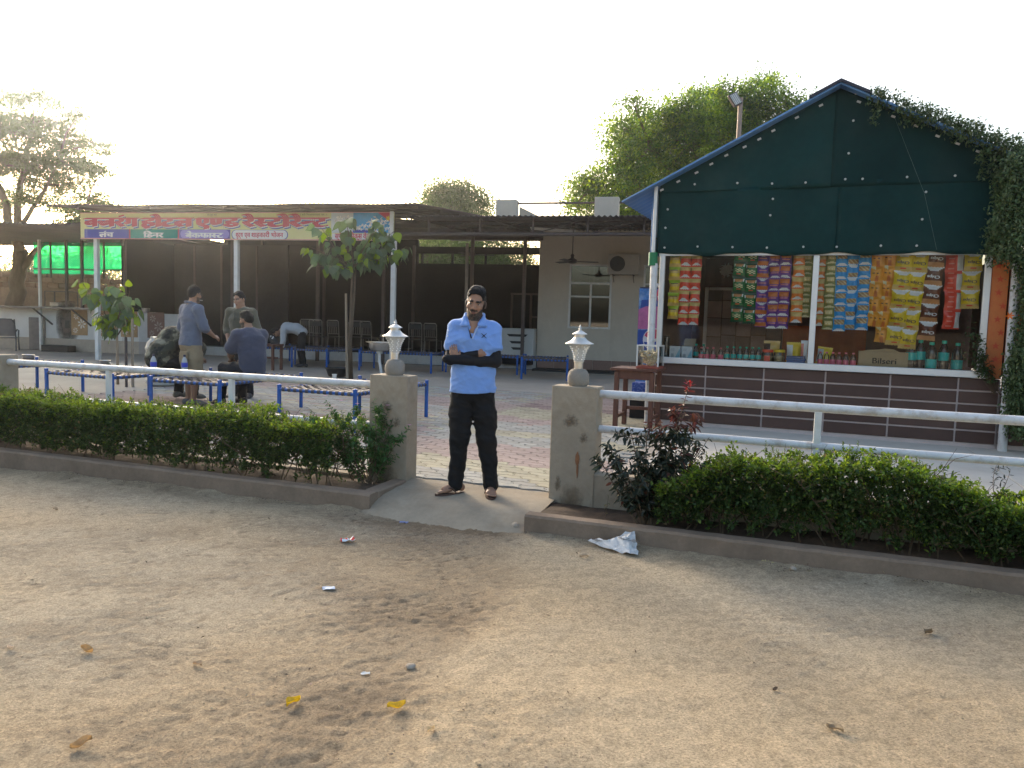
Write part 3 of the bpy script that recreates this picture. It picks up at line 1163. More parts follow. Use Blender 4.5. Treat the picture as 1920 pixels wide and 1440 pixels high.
# room behind the glass
MB().box((X0 + .03, 1.35, 1.65), (.05, 2.7, 1.5)).build('side_wall', M_inside, kiosk)
MB().box((X1 + .06, 1.35, 1.65), (.05, 2.6, 1.5)).build('side_wall', M_inside, kiosk)
MB().box(((X0 + X1) / 2, 2.75, 1.5), (X1 - X0 + .2, .06, 3.0)).build('back_wall', M_inside, kiosk)
MB().box(((X0 + X1) / 2, 1.4, 2.62), (X1 - X0 + .2, 2.6, .02)).build('ceiling', M_inside, kiosk)
MB().box(((X0 + X1) / 2, 1.45, .01), (X1 - X0, 2.5, .04)).build('floor', M_inside, kiosk)
M_stone = mat('wall_stone', (.33, .26, .23), .8, var=.15, scale=6, rand=.4, bump=.2)
for i in range(6):
    z = .12
    j = 0
    while z < 2.2:
        h = rnd.uniform(.22, .34)
        x = -1.80 + i * .245
        MB().box((x, 2.70, z + h / 2), (.232, .03 + rnd.uniform(0, .02), h - .012), .006).build('stone', M_stone, kiosk)
        z += h
        j += 1
MB().box((-1.86, 2.1, 1.35), (.05, .05, 2.3), .004).build('inner_post', M_white, kiosk)
MB().box((-.62, 2.2, 1.35), (.07, .05, 2.3), .004).build('inner_post', M_white, kiosk)
MB().box((-1.22, 2.15, 2.02), (1.2, .05, .05), .004).build('inner_rail', M_white, kiosk)

# curtain cloths inside
c = MB().grid(lambda a, b: (-.62 + 1.15 * a, .02 * math.sin(a * 24) - .0, .55 + .90 * b), 50, 8).build('orange_curtain', mat('orange_cloth', (.36, .085, .02), .8, var=.15, scale=6, stain=(.45, .14, .03), sscale=5, samt=.6), None, smooth='all')
c.location = KF.w(0, KV + 1.5, .0)
c.rotation_euler = (0, 0, KF.yaw)
tag(c, 'orange curtain hanging low inside the kiosk behind the purple packets', 'curtain')
c = MB().grid(lambda a, b: (-1.85 + 1.2 * a, .02 * math.sin(a * 20), 2.02 + .45 * b), 40, 6).build('maroon_cloth', mat('maroon_cloth', (.095, .022, .018), .8, var=.2, scale=6), None, smooth='all')
fl = MB()
for (cx, cz, s_) in ((-1.52, 2.29, .12), (-.98, 2.22, .13), (-.92, 2.36, .07)):
    P = [(cx + s_ * (.35 + .65 * abs(math.sin(a * 1.7 + cx * 9))) * math.cos(2 * PI * a / 24), cz + s_ * (.5 + .5 * abs(math.cos(a * 1.3))) * math.sin(2 * PI * a / 24)) for a in range(24)]
    fl.prism(P, -.035, -.03)
fl.build('floral_print', mat('cream_print', (.42, .38, .36), .8, var=.2, scale=20), c)
c.location = KF.w(0, KV + 1.75, .0)
c.rotation_euler = (0, 0, KF.yaw)
tag(c, 'maroon cloth with cream floral print hung inside above the stone wall', 'cloth')
pn = MB().prism([(-.10, .0), (.02, .42), (.10, .30), (.03, -.32)], -.004, .004)
p = pn.build('paper_pennant', mat('grey_paper', (.30, .30, .31), .8, var=.3, scale=16), None)
p.location = KF.w(-1.23, KV + 1.1, 1.75)
p.rotation_euler = (0, 0, KF.yaw)
tag(p, 'grey printed paper pennant dangling inside the left kiosk window', 'pennant')


def kpt(px, py, dy=0.0):
    """u and height where the photo's ray meets the plane dy behind the kiosk front"""
    x, y = (px - 960) / FPX, (720 - py) / FPX
    d = _f + _r * x + _u * y
    v = KV + dy
    nx, ny = -KF.s, KF.c
    t = v / (d.x * nx + d.y * ny)
    return KF.l((d.x * t, d.y * t))[0], CZ + d.z * t


# ---- snack packets: pillow packs in hanging strips
def pk_mat(n, c, rough=.28):
    return mat('pack_' + n, c, rough, var=.06, scale=12, spec=.5, coat=.3)


PK = {k: pk_mat(k, tuple(min(.82, q * 1.35) for q in v)) for k, v in dict(
    white=(.72, .72, .70), red=(.56, .055, .03), orange=(.66, .17, .03), straw=(.50, .36, .13), purple=(.125, .045, .22), rust=(.45, .13, .03), olive=(.20, .20, .065),
    cream=(.55, .50, .30), blue=(.03, .25, .56), nuts=(.33, .19, .085), green=(.012, .12, .03), dgreen=(.008, .05, .03), lime=(.30, .42, .03), yellow=(.68, .44, .015), gold=(.50, .33, .09),
    brown=(.13, .045, .025), tan=(.42, .20, .08), amber=(.62, .26, .03), dark=(.06, .03, .02), grey=(.45, .44, .43), pink=(.62, .20, .16)).items()}


def packet_mesh(w, h, mats, zone, text=None, nx=12, ny=16):
    """crimped pillow bag hung from its top edge (z 0 .. -h); zone(x, y) -> slot with x in -1..1, y 0 top .. 1 bottom"""
    mb = MB()
    def pt(a, b, s):
        e = min(b, 1 - b)
        puff = (1 - abs(2 * a - 1) ** 2.4) * min(1, max(0, (e - .06) / .30)) ** .7
        wv = 1 - .10 * math.sin(PI * b) if .06 < b < .94 else 1.0
        y = s * (.002 + .23 * w * puff) + .10 * w * float(vnoise(a * 5, b * 5, 3.3)) * puff
        return ((a - .5) * w * wv, y, -h * b + .004 * math.sin(a * 40) * (e < .01))
    for s in (-1, 1):
        base = len(mb.v)
        mb.v += [pt(i / nx, j / ny, s) for j in range(ny + 1) for i in range(nx + 1)]
        for j in range(ny):
            for i in range(nx):
                q = base + j * (nx + 1) + i
                mb.f.append((q, q + 1, q + nx + 2, q + nx + 1))
                mb.m.append(zone(2 * (i + .5) / nx - 1, (j + .5) / ny))
    if text:
        tk, ya, yb, mi_, flip = text
        put_letters(mb, tk, -w * .34, w * .34, -h * yb, h * (yb - ya), -.23 * w - .010, mi_, ref=.73, flip=flip, step=.0002)
    return mb.mesh('packet', [PK[m] for m in mats], smooth='all')


def arch(x, y, y0=.30, r=.9):
    return y < y0 * (1 - (x / r) ** 2)


def arch_b(x, y, y0=.28, r=.9):
    return (1 - y) < y0 * (1 - (x / r) ** 2)


KINDS = {
    'lime': (['lime', 'gold', 'yellow', 'dark'], lambda x, y: 0 if y < .22 else (3 if y < .30 and abs(x) < .6 else (1 if y < .5 else (2 if y < .78 else 1))), None),
    'red': (['red', 'white', 'straw'], lambda x, y: 1 if arch_b(x, y, .24) else (2 if .12 < y < .46 else 0), None),
    'green': (['dgreen', 'white', 'tan', 'green', 'cream', 'red'], lambda x, y: 1 if .14 < y < .30 and abs(abs(x) - .72) < .12 else (2 if .12 < y < .34 and abs(x) < .75 * (1 - (y - .12) * 2.2) else (5 if .76 < y < .83 and abs(x) < .4 else (4 if .44 < y < .70 and abs(x) < .62 and (int((x + 1) * 9) + int(y * 14)) % 2 else (3 if .1 < y < .9 else 0)))), None),
    'purple': (['purple', 'white', 'rust', 'pink'], lambda x, y: 1 if arch_b(x, y, .22) else (2 if .12 < y < .52 and abs(x) < .86 else (3 if .58 < y < .64 and abs(x) < .6 else 0)), None),
    'purple2': (['purple', 'white', 'rust', 'pink'], lambda x, y: 1 if arch(x, y, .26) else (2 if .62 < y < .95 else (3 if .38 < y < .43 and abs(x) < .6 else 0)), None),
    'orange': (['orange', 'white', 'straw'], lambda x, y: 1 if arch_b(x, y, .24) else (2 if .14 < y < .48 else 0), None),
    'olive': (['olive', 'cream', 'straw'], lambda x, y: 1 if (arch_b(x, y, .18) or (.28 < y < .58 and abs(x) < .7 and (int((x + 1) * 8) + int(y * 17)) % 2)) else (2 if .22 < y < .62 and abs(x) < .75 else 0), None),
    'blue': (['blue', 'white', 'nuts', 'cream'], lambda x, y: 1 if arch_b(x, y, .22) else ((2 if (int((x + 1) * 6) * 7 + int(y * 16) * 5) % 4 else 3) if .14 < y < .5 and abs(x) < .9 else 0), None),
    'blue2': (['blue', 'white', 'nuts', 'cream'], lambda x, y: 1 if arch(x, y, .28) else ((2 if (int((x + 1) * 6) * 7 + int(y * 16) * 5) % 4 else 3) if .64 < y < .93 and abs(x) < .9 else 0), None),
    'amber': (['amber', 'gold', 'dark', 'rust', 'cream'], lambda x, y: 4 if (x < -.1 and y < .34 + .3 * x) else (2 if .42 < y < .52 and abs(x) < .6 and int((x + 1) * 9) % 2 else (3 if y > .62 and (x - .1) ** 2 + (y - .8) ** 2 < .1 else 0)), None),
    'yellow': (['yellow', 'white', 'gold', 'dark', 'red'], lambda x, y: 1 if arch(x, y, .28, 1.0) else (4 if .80 < y < .86 and abs(x) < .35 else (2 if y > .72 else 0)), (list('Chips'), .50, .66, 3, True)),
    'brown': (['brown', 'white', 'tan', 'grey'], lambda x, y: 1 if arch(x, y, .28, 1.0) else (2 if y > .72 else 0), (list('Chips'), .50, .66, 1, True)),
    'redgrey': (['red', 'grey', 'pink', 'white'], lambda x, y: 1 if x > .28 and .12 < y < .92 else (2 if abs(x + .3) < .35 and int(y * 16) % 4 == 1 else 0), None),
}
PMESH = {}


def strip(kind, top, bot, n, w, label, group, dy, alt=None, row=0):
    u0, z0 = kpt(*top, dy)
    u1, z1 = kpt(*bot, dy)
    w *= 1.09
    t = thing('packet_strip', label, 'snack strip', KF.w(u0, KV + dy, z0 + .02), KF.yaw, group)
    L = math.hypot(u1 - u0, z1 - z0) / n
    tilt = math.atan2(u1 - u0, z0 - z1)
    for k in range(n):
        kk = alt if (alt and k % 2) else kind
        key = (kk, round(w, 3), round(L, 2))
        if key not in PMESH:
            m_, z_, tx = KINDS[kk]
            PMESH[key] = packet_mesh(w, L * 1.03, m_, z_, tx)
        o = link('packet', PMESH[key], t)
        o.location = ((u1 - u0) * k / n + rnd.uniform(-.004, .004), rnd.uniform(-.012, .012), -(z0 - z1) * k / n)
        o.rotation_euler = (rnd.uniform(-.09, .09), -tilt + rnd.uniform(-.03, .03), rnd.uniform(-.26, .26))
    return t


GRP = 'strips of snack packets hung behind the kiosk glass'
S = [
    ('lime', (1266.5, 478), (1261.5, 600), 5, .15, 'yellow and green packet strip beside the left window jamb', .16, None),
    ('red', (1287, 478), (1280.5, 611), 6, .145, 'red packet strip nearest the yellow and green strip', .17, None),
    ('red', (1306.7, 478), (1299.7, 611), 6, .14, 'red packet strip beside the bare stone wall gap', .15, None),
    ('green', (1389.8, 466), (1380, 606), 5, .165, 'dark green bowl packet strip bordering the bare stone gap', .16, None),
    ('green', (1411.5, 468), (1403.6, 609), 5, .165, 'dark green bowl packet strip bordering the purple strips', .18, None),
    ('purple2', (1433, 478), (1425, 615), 6, .145, 'purple packet strip bordering the green bowl packets', .17, None),
    ('purple', (1454, 476), (1446, 618), 6, .15, 'middle one of the three purple packet strips', .16, None),
    ('purple', (1475, 475), (1466, 618), 6, .15, 'purple packet strip bordering the orange one by the mullion', .18, None),
    ('orange', (1498.6, 476), (1492.7, 607), 6, .145, 'orange and straw packet strip left of the mullion', .16, None),
    ('olive', (1516, 476), (1509, 597), 6, .13, 'olive packet strip pressed against the left side of the mullion', .20, None),
    ('orange', (1541, 478), (1535, 613), 6, .11, 'orange packet strip half hidden by the right side of the mullion', .20, None),
    ('olive', (1560.6, 476), (1552, 620), 7, .14, 'olive packet strip bordering the blue strips', .17, None),
    ('blue', (1580, 476), (1572, 623), 6, .145, 'blue nut packet strip bordering the olive strip', .16, None),
    ('blue2', (1601, 474), (1592, 620), 6, .145, 'blue packet strip with white arches pointing down, middle of the blue three', .18, None),
    ('blue', (1623, 474), (1615, 621), 6, .15, 'blue nut packet strip bordering the amber packets', .16, None),
    ('amber', (1647, 474), (1636, 614), 5, .155, 'amber packet strip bordering the blue strips', .17, None),
    ('amber', (1671, 472), (1651, 644), 6, .155, 'amber packet strip ending lower, just left of the yellow chips', .19, None),
    ('yellow', (1698, 476), (1675, 649), 5, .195, 'yellow chips strip hanging slanted above the carton', .15, None),
    ('yellow', (1726, 476), (1699, 656), 5, .195, 'slanted yellow chips strip bordering the brown chips', .17, None),
    ('brown', (1757.5, 468), (1737, 640), 5, .195, 'dark brown chips strip hanging slanted', .19, None),
    ('redgrey', (1791, 476), (1783.5, 619), 4, .19, 'red and grey packet strip right of the brown chips', .22, None),
    ('yellow', (1825, 476), (1817, 581), 3, .19, 'short yellow chips strip of three by the right jamb', .18, None),
]
for kind, a, b, n, w, lab, dy, alt in S:
    strip(kind, a, b, n, w, lab, GRP, dy, alt)
rods = MB().tube([(X0 + .1, .19, 2.40), (1.72, .19, 2.40)], .008, 6).build('hanging_rod', M_steel, kiosk)

# ---- bottles, jars and boxes on the counter
M_pet = glass_mat('clear_plastic', (.94, .97, .97), ref=.07, rough=.15)


def bottle(name, label, cat, H, R, cap, lab, px, dy, group, lz=(.28, .52), ribs=True):
    u, _ = kpt(px, 668, dy)
    H, R = H * 1.2, R * 1.12
    t = thing(name, label, cat, KF.w(u, KV + dy, .916), KF.yaw + rnd.uniform(-1, 1), group)
    pr = [(R * .85, 0), (R, H * .03)]
    for k in range(8):
        pr.append((R * (1 - (.05 if (k % 2 and ribs) else 0)), H * (.06 + k * .075)))
    pr += [(R * .97, H * .66), (R * .72, H * .78), (R * .40, H * .87), (R * .38, H * .92)]
    MB().lathe(pr, 14).build('bottle_body', M_pet, t, smooth='all')
    MB().lathe([(R * 1.01, H * lz[0]), (R * 1.015, H * lz[0] + .004), (R * 1.015, H * lz[1] - .004), (R * 1.01, H * lz[1])], 14, cap=False).build('bottle_label', lab, t, smooth='all')
    MB().lathe([(R * .44, H * .90), (R * .45, H * .92), (R * .45, H * .985), (R * .40, H)], 12).build('bottle_cap', cap, t, smooth=True)
    return t


B_pink, B_teal, B_pinkc = mat('pink_label', (.78, .16, .24), .4), mat('teal_label', (.03, .50, .45), .4), mat('pink_cap', (.78, .17, .22), .4)
B_teald = mat('teal_cap', (.03, .50, .33), .4)
words = ['first', 'second', 'third', 'fourth', 'fifth', 'sixth', 'seventh', 'eighth', 'ninth']
for k, px in enumerate((1314.6, 1325.5, 1337, 1351)):
    bottle('drink_bottle', f'small pink labelled bottle, {words[k]} from the white boxes in the left kiosk window', 'bottle', .165, .031, B_pinkc, B_pink, px, .13, 'small bottles on the kiosk counter', (.1, .5))
for k, px in enumerate((1363, 1375, 1387, 1399, 1410.6, 1422)):
    bottle('drink_bottle', f'small teal labelled bottle, {words[5 - k]} from the red lidded jar', 'bottle', .185, .033, B_teald, B_teal, px, .14 + .01 * (k % 2), 'small bottles on the kiosk counter')
for k, px in enumerate((1304.5, 1318.5)):
    bottle('drink_bottle', ['teal capped bottle close beside the white boxes', 'teal capped bottle standing behind the row of pink bottles'][k], 'bottle', .195, .033, B_teald, B_teal, px, .27, 'small bottles on the kiosk counter')
for k, px in enumerate((1538, 1550, 1561.5, 1573.5, 1586, 1600)):
    bottle('drink_bottle', f'small pink bottle in the right window, {words[5 - k]} from the brown carton', 'bottle', .165, .031, B_pinkc, B_pink, px, .15, 'small bottles on the kiosk counter', (.1, .5))
for k, (px, dy, H) in enumerate(((1708, .22, .31), (1725, .28, .33), (1746, .16, .31), (1769, .26, .33), (1795, .20, .31))):
    bottle('water_bottle', f'large teal banded water bottle, {words[k]} from the brown carton', 'bottle', H, .058, B_teald, B_teal, px, dy, 'large water bottles on the kiosk counter', (.36, .62) if k in (0, 1, 3) else (.12, .42))


def jar(label, px, lid, H=.20, sticker=None):
    u, _ = kpt(px, 668, .16)
    t = thing('plastic_jar', label, 'jar', KF.w(u, KV + .16, .916), KF.yaw, 'sweet jars on the kiosk counter')
    MB().lathe([(.068, 0), (.074, .012), (.074, H * .72), (.066, H * .82)], 16).build('jar_body', M_pet, t, smooth=True)
    MB().lathe([(.062, .008), (.066, .012), (.066, H * .55), (.03, H * .6)], 12).build('sweets', mat('jar_sweets', (.40, .30, .14), .7, var=.5, scale=60, bump=1, bscale=60), t, smooth=True)
    MB().lathe([(.07, H * .81), (.073, H * .83), (.073, H * .97), (.06, H)], 16).build('jar_lid', lid, t, smooth=True)
    if sticker:
        MB().box((0, -.076, H * .36), (.075, .006, .085), .001).build('jar_label', sticker, t)
    return t


jar('plastic sweet jar with red lid and red label', 1439, PK['red'], .20, PK['red'])
jar('plastic sweet jar with yellow lid', 1461, PK['yellow'], .205)


def carton(name, label, cat, px, dy, w, d, h, m, grp=None, rz=0.0):
    u, _ = kpt(px, 668, dy)
    t = thing(name, label, cat, KF.w(u, KV + dy, .916), KF.yaw + rz, grp)
    MB().box((0, 0, h / 2), (w, d, h), .003).build('box_body', m, t)
    return t


M_card = mat('cardboard', (.42, .31, .18), .85, var=.1, scale=5)
M_ltblue = mat('pale_blue_print', (.25, .48, .58), .5)
for px, lab in ((1266, 'white and pale blue box beside the stacked glasses'), (1288.5, 'white and pale blue box beside the small bottles')):
    t = carton('cup_box', lab, 'box', px, .14, .15, .10, .195, mat('white_card', (.62, .64, .64), .6, var=.05), 'white boxes of cups')
    mb = MB()
    mb.prism([(.0, .02), (.07, .02), (.07, .17), (.045, .12)], -.0525, -.048)
    mb.build('blue_swoosh', M_ltblue, t)
    mb = MB()
    mb.prism([(-.055, .03), (-.01, .03), (-.015, .09), (-.05, .09)], -.0525, -.048)
    for q in range(3):
        mb.box((-.03, -.051, .135 + q * .014), (.055, .004, .005))
    mb.build('print', mat('grey_print', (.35, .40, .43), .6), t)
t = carton('open_carton', 'brown open carton standing behind the white boxes', 'carton', 1290, .42, .17, .16, .20, M_card)
MB().prism([(-.08, .198), (.08, .198), (.095, .30), (-.065, .30)], .07, .075).build('flap', M_card, t)
t = carton('drink_carton', 'brown cardboard carton lettered Bilseri under the yellow chips', 'carton', 1655, .20, .575, .20, .225, M_card)
mb = MB()
put_letters(mb, list('Bilseri'), -.13, .16, .075, .075, -.1025, 0, ref=.73, bold=.025)
mb.build('lettering', mat('brown_print', (.05, .04, .025), .8), t)
MB().prism([(-.26, .224), (.20, .224), (.12, .262), (.02, .27), (-.05, .255), (-.18, .245)], -.06, -.05).build('flap', M_card, t)
M_glassw = glass_mat('tumbler_glass', (.85, .88, .88), ref=.14, rough=.08, dark=.08)
t = thing('glass_stack', 'tall stack of plastic tumblers in the corner of the left window', 'tumblers', KF.w(kpt(1249, 668, .14)[0], KV + .14, .916), KF.yaw)
for k in range(9):
    o = MB().lathe([(.034, 0), (.043, .07), (.046, .072), (.046, .078)], 14).build('tumbler', M_glassw, t, smooth=True)
    o.location = (0, 0, k * .032)
t = thing('towel_stack', 'pile of folded blue cloths at the mullion in the left window', 'cloths', KF.w(kpt(1492, 672, .16)[0], KV + .16, .916), KF.yaw)
for k in range(4):
    o = MB().box((0, 0, 0), (.25 - .02 * (k % 2), .16, .030), .013).build('folded_cloth', mat('blue_cloth', (.10, .16, .33), .9, var=.15, scale=14, rand=.25), t)
    o.location = (rnd.uniform(-.008, .008), 0, .016 + k * .031)


def pouch(label, px, dy, w, h, cols, z0=.916, tilt=0.0):
    u, _ = kpt(px, 668, dy)
    me = packet_mesh(w, h, cols, lambda x, y: 1 if x < -.2 and .15 < y < .8 else 0)
    o = link('snack_pouch', me)
    o.location = KF.w(u, KV + dy, z0 + h + .005)
    o.rotation_euler = (0, tilt, KF.yaw)
    return tag(o, label, 'snack pouch', 'loose snack pouches on the counter')


pouch('yellow and white pouch standing behind the blue cloths', 1488, .36, .20, .30, ['yellow', 'white'])
pouch('pink and white upright pouch against the mullion', 1507, .28, .09, .33, ['white', 'pink'])
pouch('white and yellow pouch at the left end of the right window', 1547, .36, .19, .25, ['yellow', 'grey'], tilt=.1)
pouch('yellow pouch with dark loop behind the red lidded jar', 1446, .38, .22, .31, ['gold', 'dark'])
# ------------------------------------------------------------------ restaurant building
HV = 17.9          # line of the front posts
RV = 22.2          # front wall of the room
hotel = thing('restaurant_building', 'long open fronted restaurant shed with dark hall, beige room and corrugated roofs', 'restaurant', HF.w(0, 0, 0), HF.yaw)


def sheet_roof(xa, xb, v0, v1, z0, z1, pitch=.115, amp=.016, name='roof_sheet', m=M_roofsheet, nv=3, sag=0.0):
    n = int((xb - xa) / pitch * 6)
    def fn(a, b):
        x = xa + (xb - xa) * a
        return (x, v0 + (v1 - v0) * b + .012 * math.floor(x / .95) % .03, z0 + (z1 - z0) * b + amp * math.sin(2 * PI * x / pitch) + sag * math.sin(x * 1.9) * (1 - b))
    o = MB().grid(fn, n, nv).build(name, m, hotel, smooth='all')
    s = o.modifiers.new('thickness', 'SOLIDIFY')
    s.thickness = .006
    return o


def hb(name, c, d, m, ch=.004, parent=None):
    o = MB().box((0, 0, 0), d, ch).build(name, m, parent or hotel)
    o.location = c
    return o


# main canopy over the sign, rising to the back
sheet_roof(-16.6, -6.42, 17.15, 24.4, 4.03, 4.66, sag=.012)
# verandah roof over the right half, back hall roof
sheet_roof(-6.9, 2.6, 17.6, 22.15, 3.80, 4.02, amp=.022, pitch=.13)
sheet_roof(-8.5, -4.0, 22.2, 26.6, 4.04, 4.16)
sheet_roof(-18.4, -8.5, 24.3, 26.6, 4.6, 4.5)
# kitchen lean-to at the far left
sheet_roof(-27.0, -16.05, 17.9, 23.8, 3.66, 3.62, pitch=.17, amp=.028, sag=.02)
# rafters and purlins under the canopy
for x in (-15.7, -13.6, -11.5, -9.4, -7.2):
    MB().tube([(x, 17.3, 3.97), (x, 24.3, 4.57)], .035, 6).build('rafter', M_steelpost, hotel)
for v in (17.9, 19.6, 21.3, 23.2):
    MB().tube([(-16.3, v, 3.98 + (v - 17.15) * .087), (-6.6, v, 3.98 + (v - 17.15) * .087)], .03, 6).build('purlin', M_steelpost, hotel)
# front posts, white
for x in (-15.72, -11.50, -7.20):
    hb('post', (x, HV + .04, 1.62), (.11, .11, 3.26), M_white)
# verandah truss: pipe, ties and braces
MB().tube([(-7.15, HV, 3.41), (2.6, HV, 3.44)], .045, 10).build('truss_pipe', M_steelpost, hotel, smooth=True)
for k in range(7):
    x = -6.3 + k * 1.28
    MB().tube([(x, HV, 3.42), (x, HV, 3.78)], .028, 6).build('truss_tie', M_steelpost, hotel)
    MB().tube([(x + .05, HV, 3.44), (x + 1.2, HV, 3.74)], .014, 5).build('truss_brace', M_steelpost, hotel)
for k in range(5):
    MB().tube([(-6.6 + k * 1.9, 17.65, 3.75), (-6.6 + k * 1.9, 22.15, 3.96)], .03, 6).build('rafter', M_steelpost, hotel)
for v in (18.8, 20.2, 21.4):
    MB().tube([(-6.9, v, 3.77 + (v - 17.6) * .048), (2.6, v, 3.77 + (v - 17.6) * .048)], .022, 6).build('purlin', M_steelpost, hotel)
# hall posts inside
for x, v in ((-13.6, 21.0), (-11.0, 21.4), (-8.85, 21.3), (-6.15, 21.2), (-4.72, 21.6), (-9.6, 25.8), (-12.4, 24.6), (-14.4, 24.0)):
    hb('hall_post', (x, v, 1.95), (.09, .09, 3.9), M_steelpost)
MB().tube([(-6.20, 20.9, .2), (-6.22, 20.9, 3.5)], .045, 10).build('hall_pipe', mat('dull_pipe', (.20, .17, .15), .6, var=.15), hotel, smooth=True)
hb('junction_box', (-6.22, 20.8, 1.93), (.16, .10, .05), M_black)
hb('hall_beam', (-10.5, 26.45, 3.80), (12.2, .12, .24), M_dark)
hb('hall_beam', (-7.6, 22.0, 3.88), (6.6, .12, .34), M_steelpost)
# back and side walls of the hall: full height on the left, a gap under the eaves on the right
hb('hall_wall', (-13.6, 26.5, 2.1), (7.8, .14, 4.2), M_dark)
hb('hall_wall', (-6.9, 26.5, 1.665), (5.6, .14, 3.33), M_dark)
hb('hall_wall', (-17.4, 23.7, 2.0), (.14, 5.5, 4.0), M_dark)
for x in (-9.55, -8.42, -7.2, -5.02):
    hb('gap_post', (x, 26.5, 3.50), (.07, .10, .36), M_dark)
hb('hall_partition', (-14.9, 22.9, 1.9), (4.2, .08, 3.4), mat('sooty_panel', (.030, .027, .028), .8, var=.3, scale=1.6))
for x in (-16.2, -15.2, -13.9):
    hb('panel_batten', (x, 22.83, 1.9), (.06, .05, 3.3), M_steelpost)
# platform of the hall
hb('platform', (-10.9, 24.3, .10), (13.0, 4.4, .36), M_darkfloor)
hb('platform_face', (-10.9, 22.07, .135), (13.0, .03, .28), mat('whitewash', (.46, .45, .43), .85, var=.1, scale=3, stain=(.28, .25, .22), sscale=2, samt=.6))
# wooden cabinet frame at the back right
cb = thing('display_cabinet', 'brown wooden display frame against the dark wall, left of the beige room', 'cabinet', HF.w(-5.25, 25.2, .28), HF.yaw)
for x in (-.65, .0, .45, .95):
    hb('upright', (x, 0, 1.0), (.07, .07, 2.0), M_steelpost, parent=cb)
for x, z, w_ in ((.15, 2.0, 1.7), (.15, .05, 1.7), (.5, 1.25, .9)):
    hb('rail', (x, 0, z), (w_, .06, .06), M_steelpost, parent=cb)
hb('backing', (.15, .06, 1.0), (1.6, .02, 1.95), M_dark, parent=cb)

# beige room on the right
RX0, RX1 = -4.42, 3.4
wx = [(-3.53, -2.30), (-1.42, -.30)]
wz0, wz1 = 1.22, 3.06
hb('room_wall', ((RX0 + wx[0][0]) / 2, RV + .1, 2.0), (wx[0][0] - RX0, .2, 4.0), M_beige, 0)
hb('room_wall', ((wx[0][1] + wx[1][0]) / 2, RV + .1, 2.0), (wx[1][0] - wx[0][1], .2, 4.0), M_beige, 0)
hb('room_wall', ((wx[1][1] + RX1) / 2, RV + .1, 2.0), (RX1 - wx[1][1], .2, 4.0), M_beige, 0)
for a, b in wx:
    hb('room_wall', ((a + b) / 2, RV + .1, wz0 / 2), (b - a, .2, wz0), M_beige, 0)
    hb('room_wall', ((a + b) / 2, RV + .1, (wz1 + 4.0) / 2), (b - a, .2, 4.0 - wz1), M_beige, 0)
hb('room_wall', (RX0 + .1, RV + 2.5, 2.0), (.2, 4.6, 4.0), M_beige, 0)
hb('room_wall', ((RX0 + RX1) / 2, RV + 4.9, 2.0), (RX1 - RX0, .2, 4.0), M_beige, 0)
hb('room_roof', ((RX0 + RX1) / 2, RV + 2.5, 4.08), (RX1 - RX0 + .5, 5.4, .16), M_beige, .01)
x = RX0 + .02
while x < 1.2:
    w_ = rnd.uniform(.50, .58)
    hb('dado_tile', (x + w_ / 2, RV - .012, .16), (w_ - .012, .028, .33), M_dado, .004)
    x += w_
hb('step', (-2.2, RV - .35, -.0), (4.4, .7, .10), M_darkfloor, .01)
M_wglass = glass_mat('dark_window_glass', (.55, .6, .6), ref=.16, dark=.35)
for a, b in wx:
    f = hb('window', ((a + b) / 2, RV + .045, (wz0 + wz1) / 2), (b - a - .01, .02, .05), M_white)
    for (cx, cz, sx, sz) in ((-(b - a) / 2 + .03, 0, .055, wz1 - wz0), ((b - a) / 2 - .03, 0, .055, wz1 - wz0), (0, (wz1 - wz0) / 2 - .03, b - a - .12, .055), (0, -(wz1 - wz0) / 2 + .03, b - a - .12, .055), (0, .38, b - a - .12, .055), (.02, -.28, .05, 1.26)):
        hb('sash', (cx, -.02, cz), (sx, .05, sz), M_white, parent=f)
    MB().box((0, .012, 0), (b - a - .05, .005, wz1 - wz0 - .05)).build('pane', M_wglass, f)
    g = MB()
    for k in range(2):
        g.tube([(-.5, .10, .42 + .4 * k), (0, .10, .55), (.5, .10, .42 + .4 * k)], .008, 4)
    g.box((-.05, .10, .65), (.02, .02, .42)).box((.08, .10, .65), (.02, .02, .42))
    g.build('grille', M_white, f)
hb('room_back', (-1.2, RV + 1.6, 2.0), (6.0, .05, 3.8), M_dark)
# parapet stubs and rail on the roof
hb('parapet_stub', (-5.42, RV + .0, 4.56), (.62, .30, .62), M_beige, .01)
hb('parapet_stub', (-2.52, RV + .0, 4.60), (.68, .30, .66), M_beige, .01)
MB().prism([(-5.1, 4.2), (-5.1, 4.72), (-4.0, 4.2)], RV + .16, RV + .30).build('parapet_slope', M_beige, hotel)
for z in (4.79, 4.40):
    MB().tube([(-5.3, RV + .05, z), (1.5, RV + .05, z + .02)], .03, 8).build('parapet_rail', M_steelpost, hotel)

# ---- sign board
sign = thing('sign_board', 'long yellow restaurant sign board with red Devanagari lettering under the canopy eave', 'sign', HF.w(-16.13, HV - .06, 3.24), HF.yaw)
SW, SH = 8.95, .69
sc_ = lambda px: (px - 153.5) / (739.5 - 153.5) * SW
MB().box((SW / 2, .02, SH / 2), (SW, .05, SH), .004).build('board', mat('sign_yellow', (.66, .62, .30), .45, var=.04, scale=1, spec=.3), sign)
M_sred, M_sblue, M_sgreen, M_spurp, M_slav = (mat('sign_' + n, c, .5, var=.04, spec=.25) for n, c in (('red', (.55, .09, .13)), ('blue', (.07, .085, .36)), ('green', (.015, .26, .20)), ('purple', (.10, .08, .33)), ('lavender', (.30, .26, .58))))
M_swhite, M_sgrey, M_spink = mat('sign_white', (.72, .72, .70), .5, var=.03), mat('sign_grey', (.55, .58, .58), .5, var=.06), mat('sign_pink', (.62, .30, .30), .5)
fr = MB()
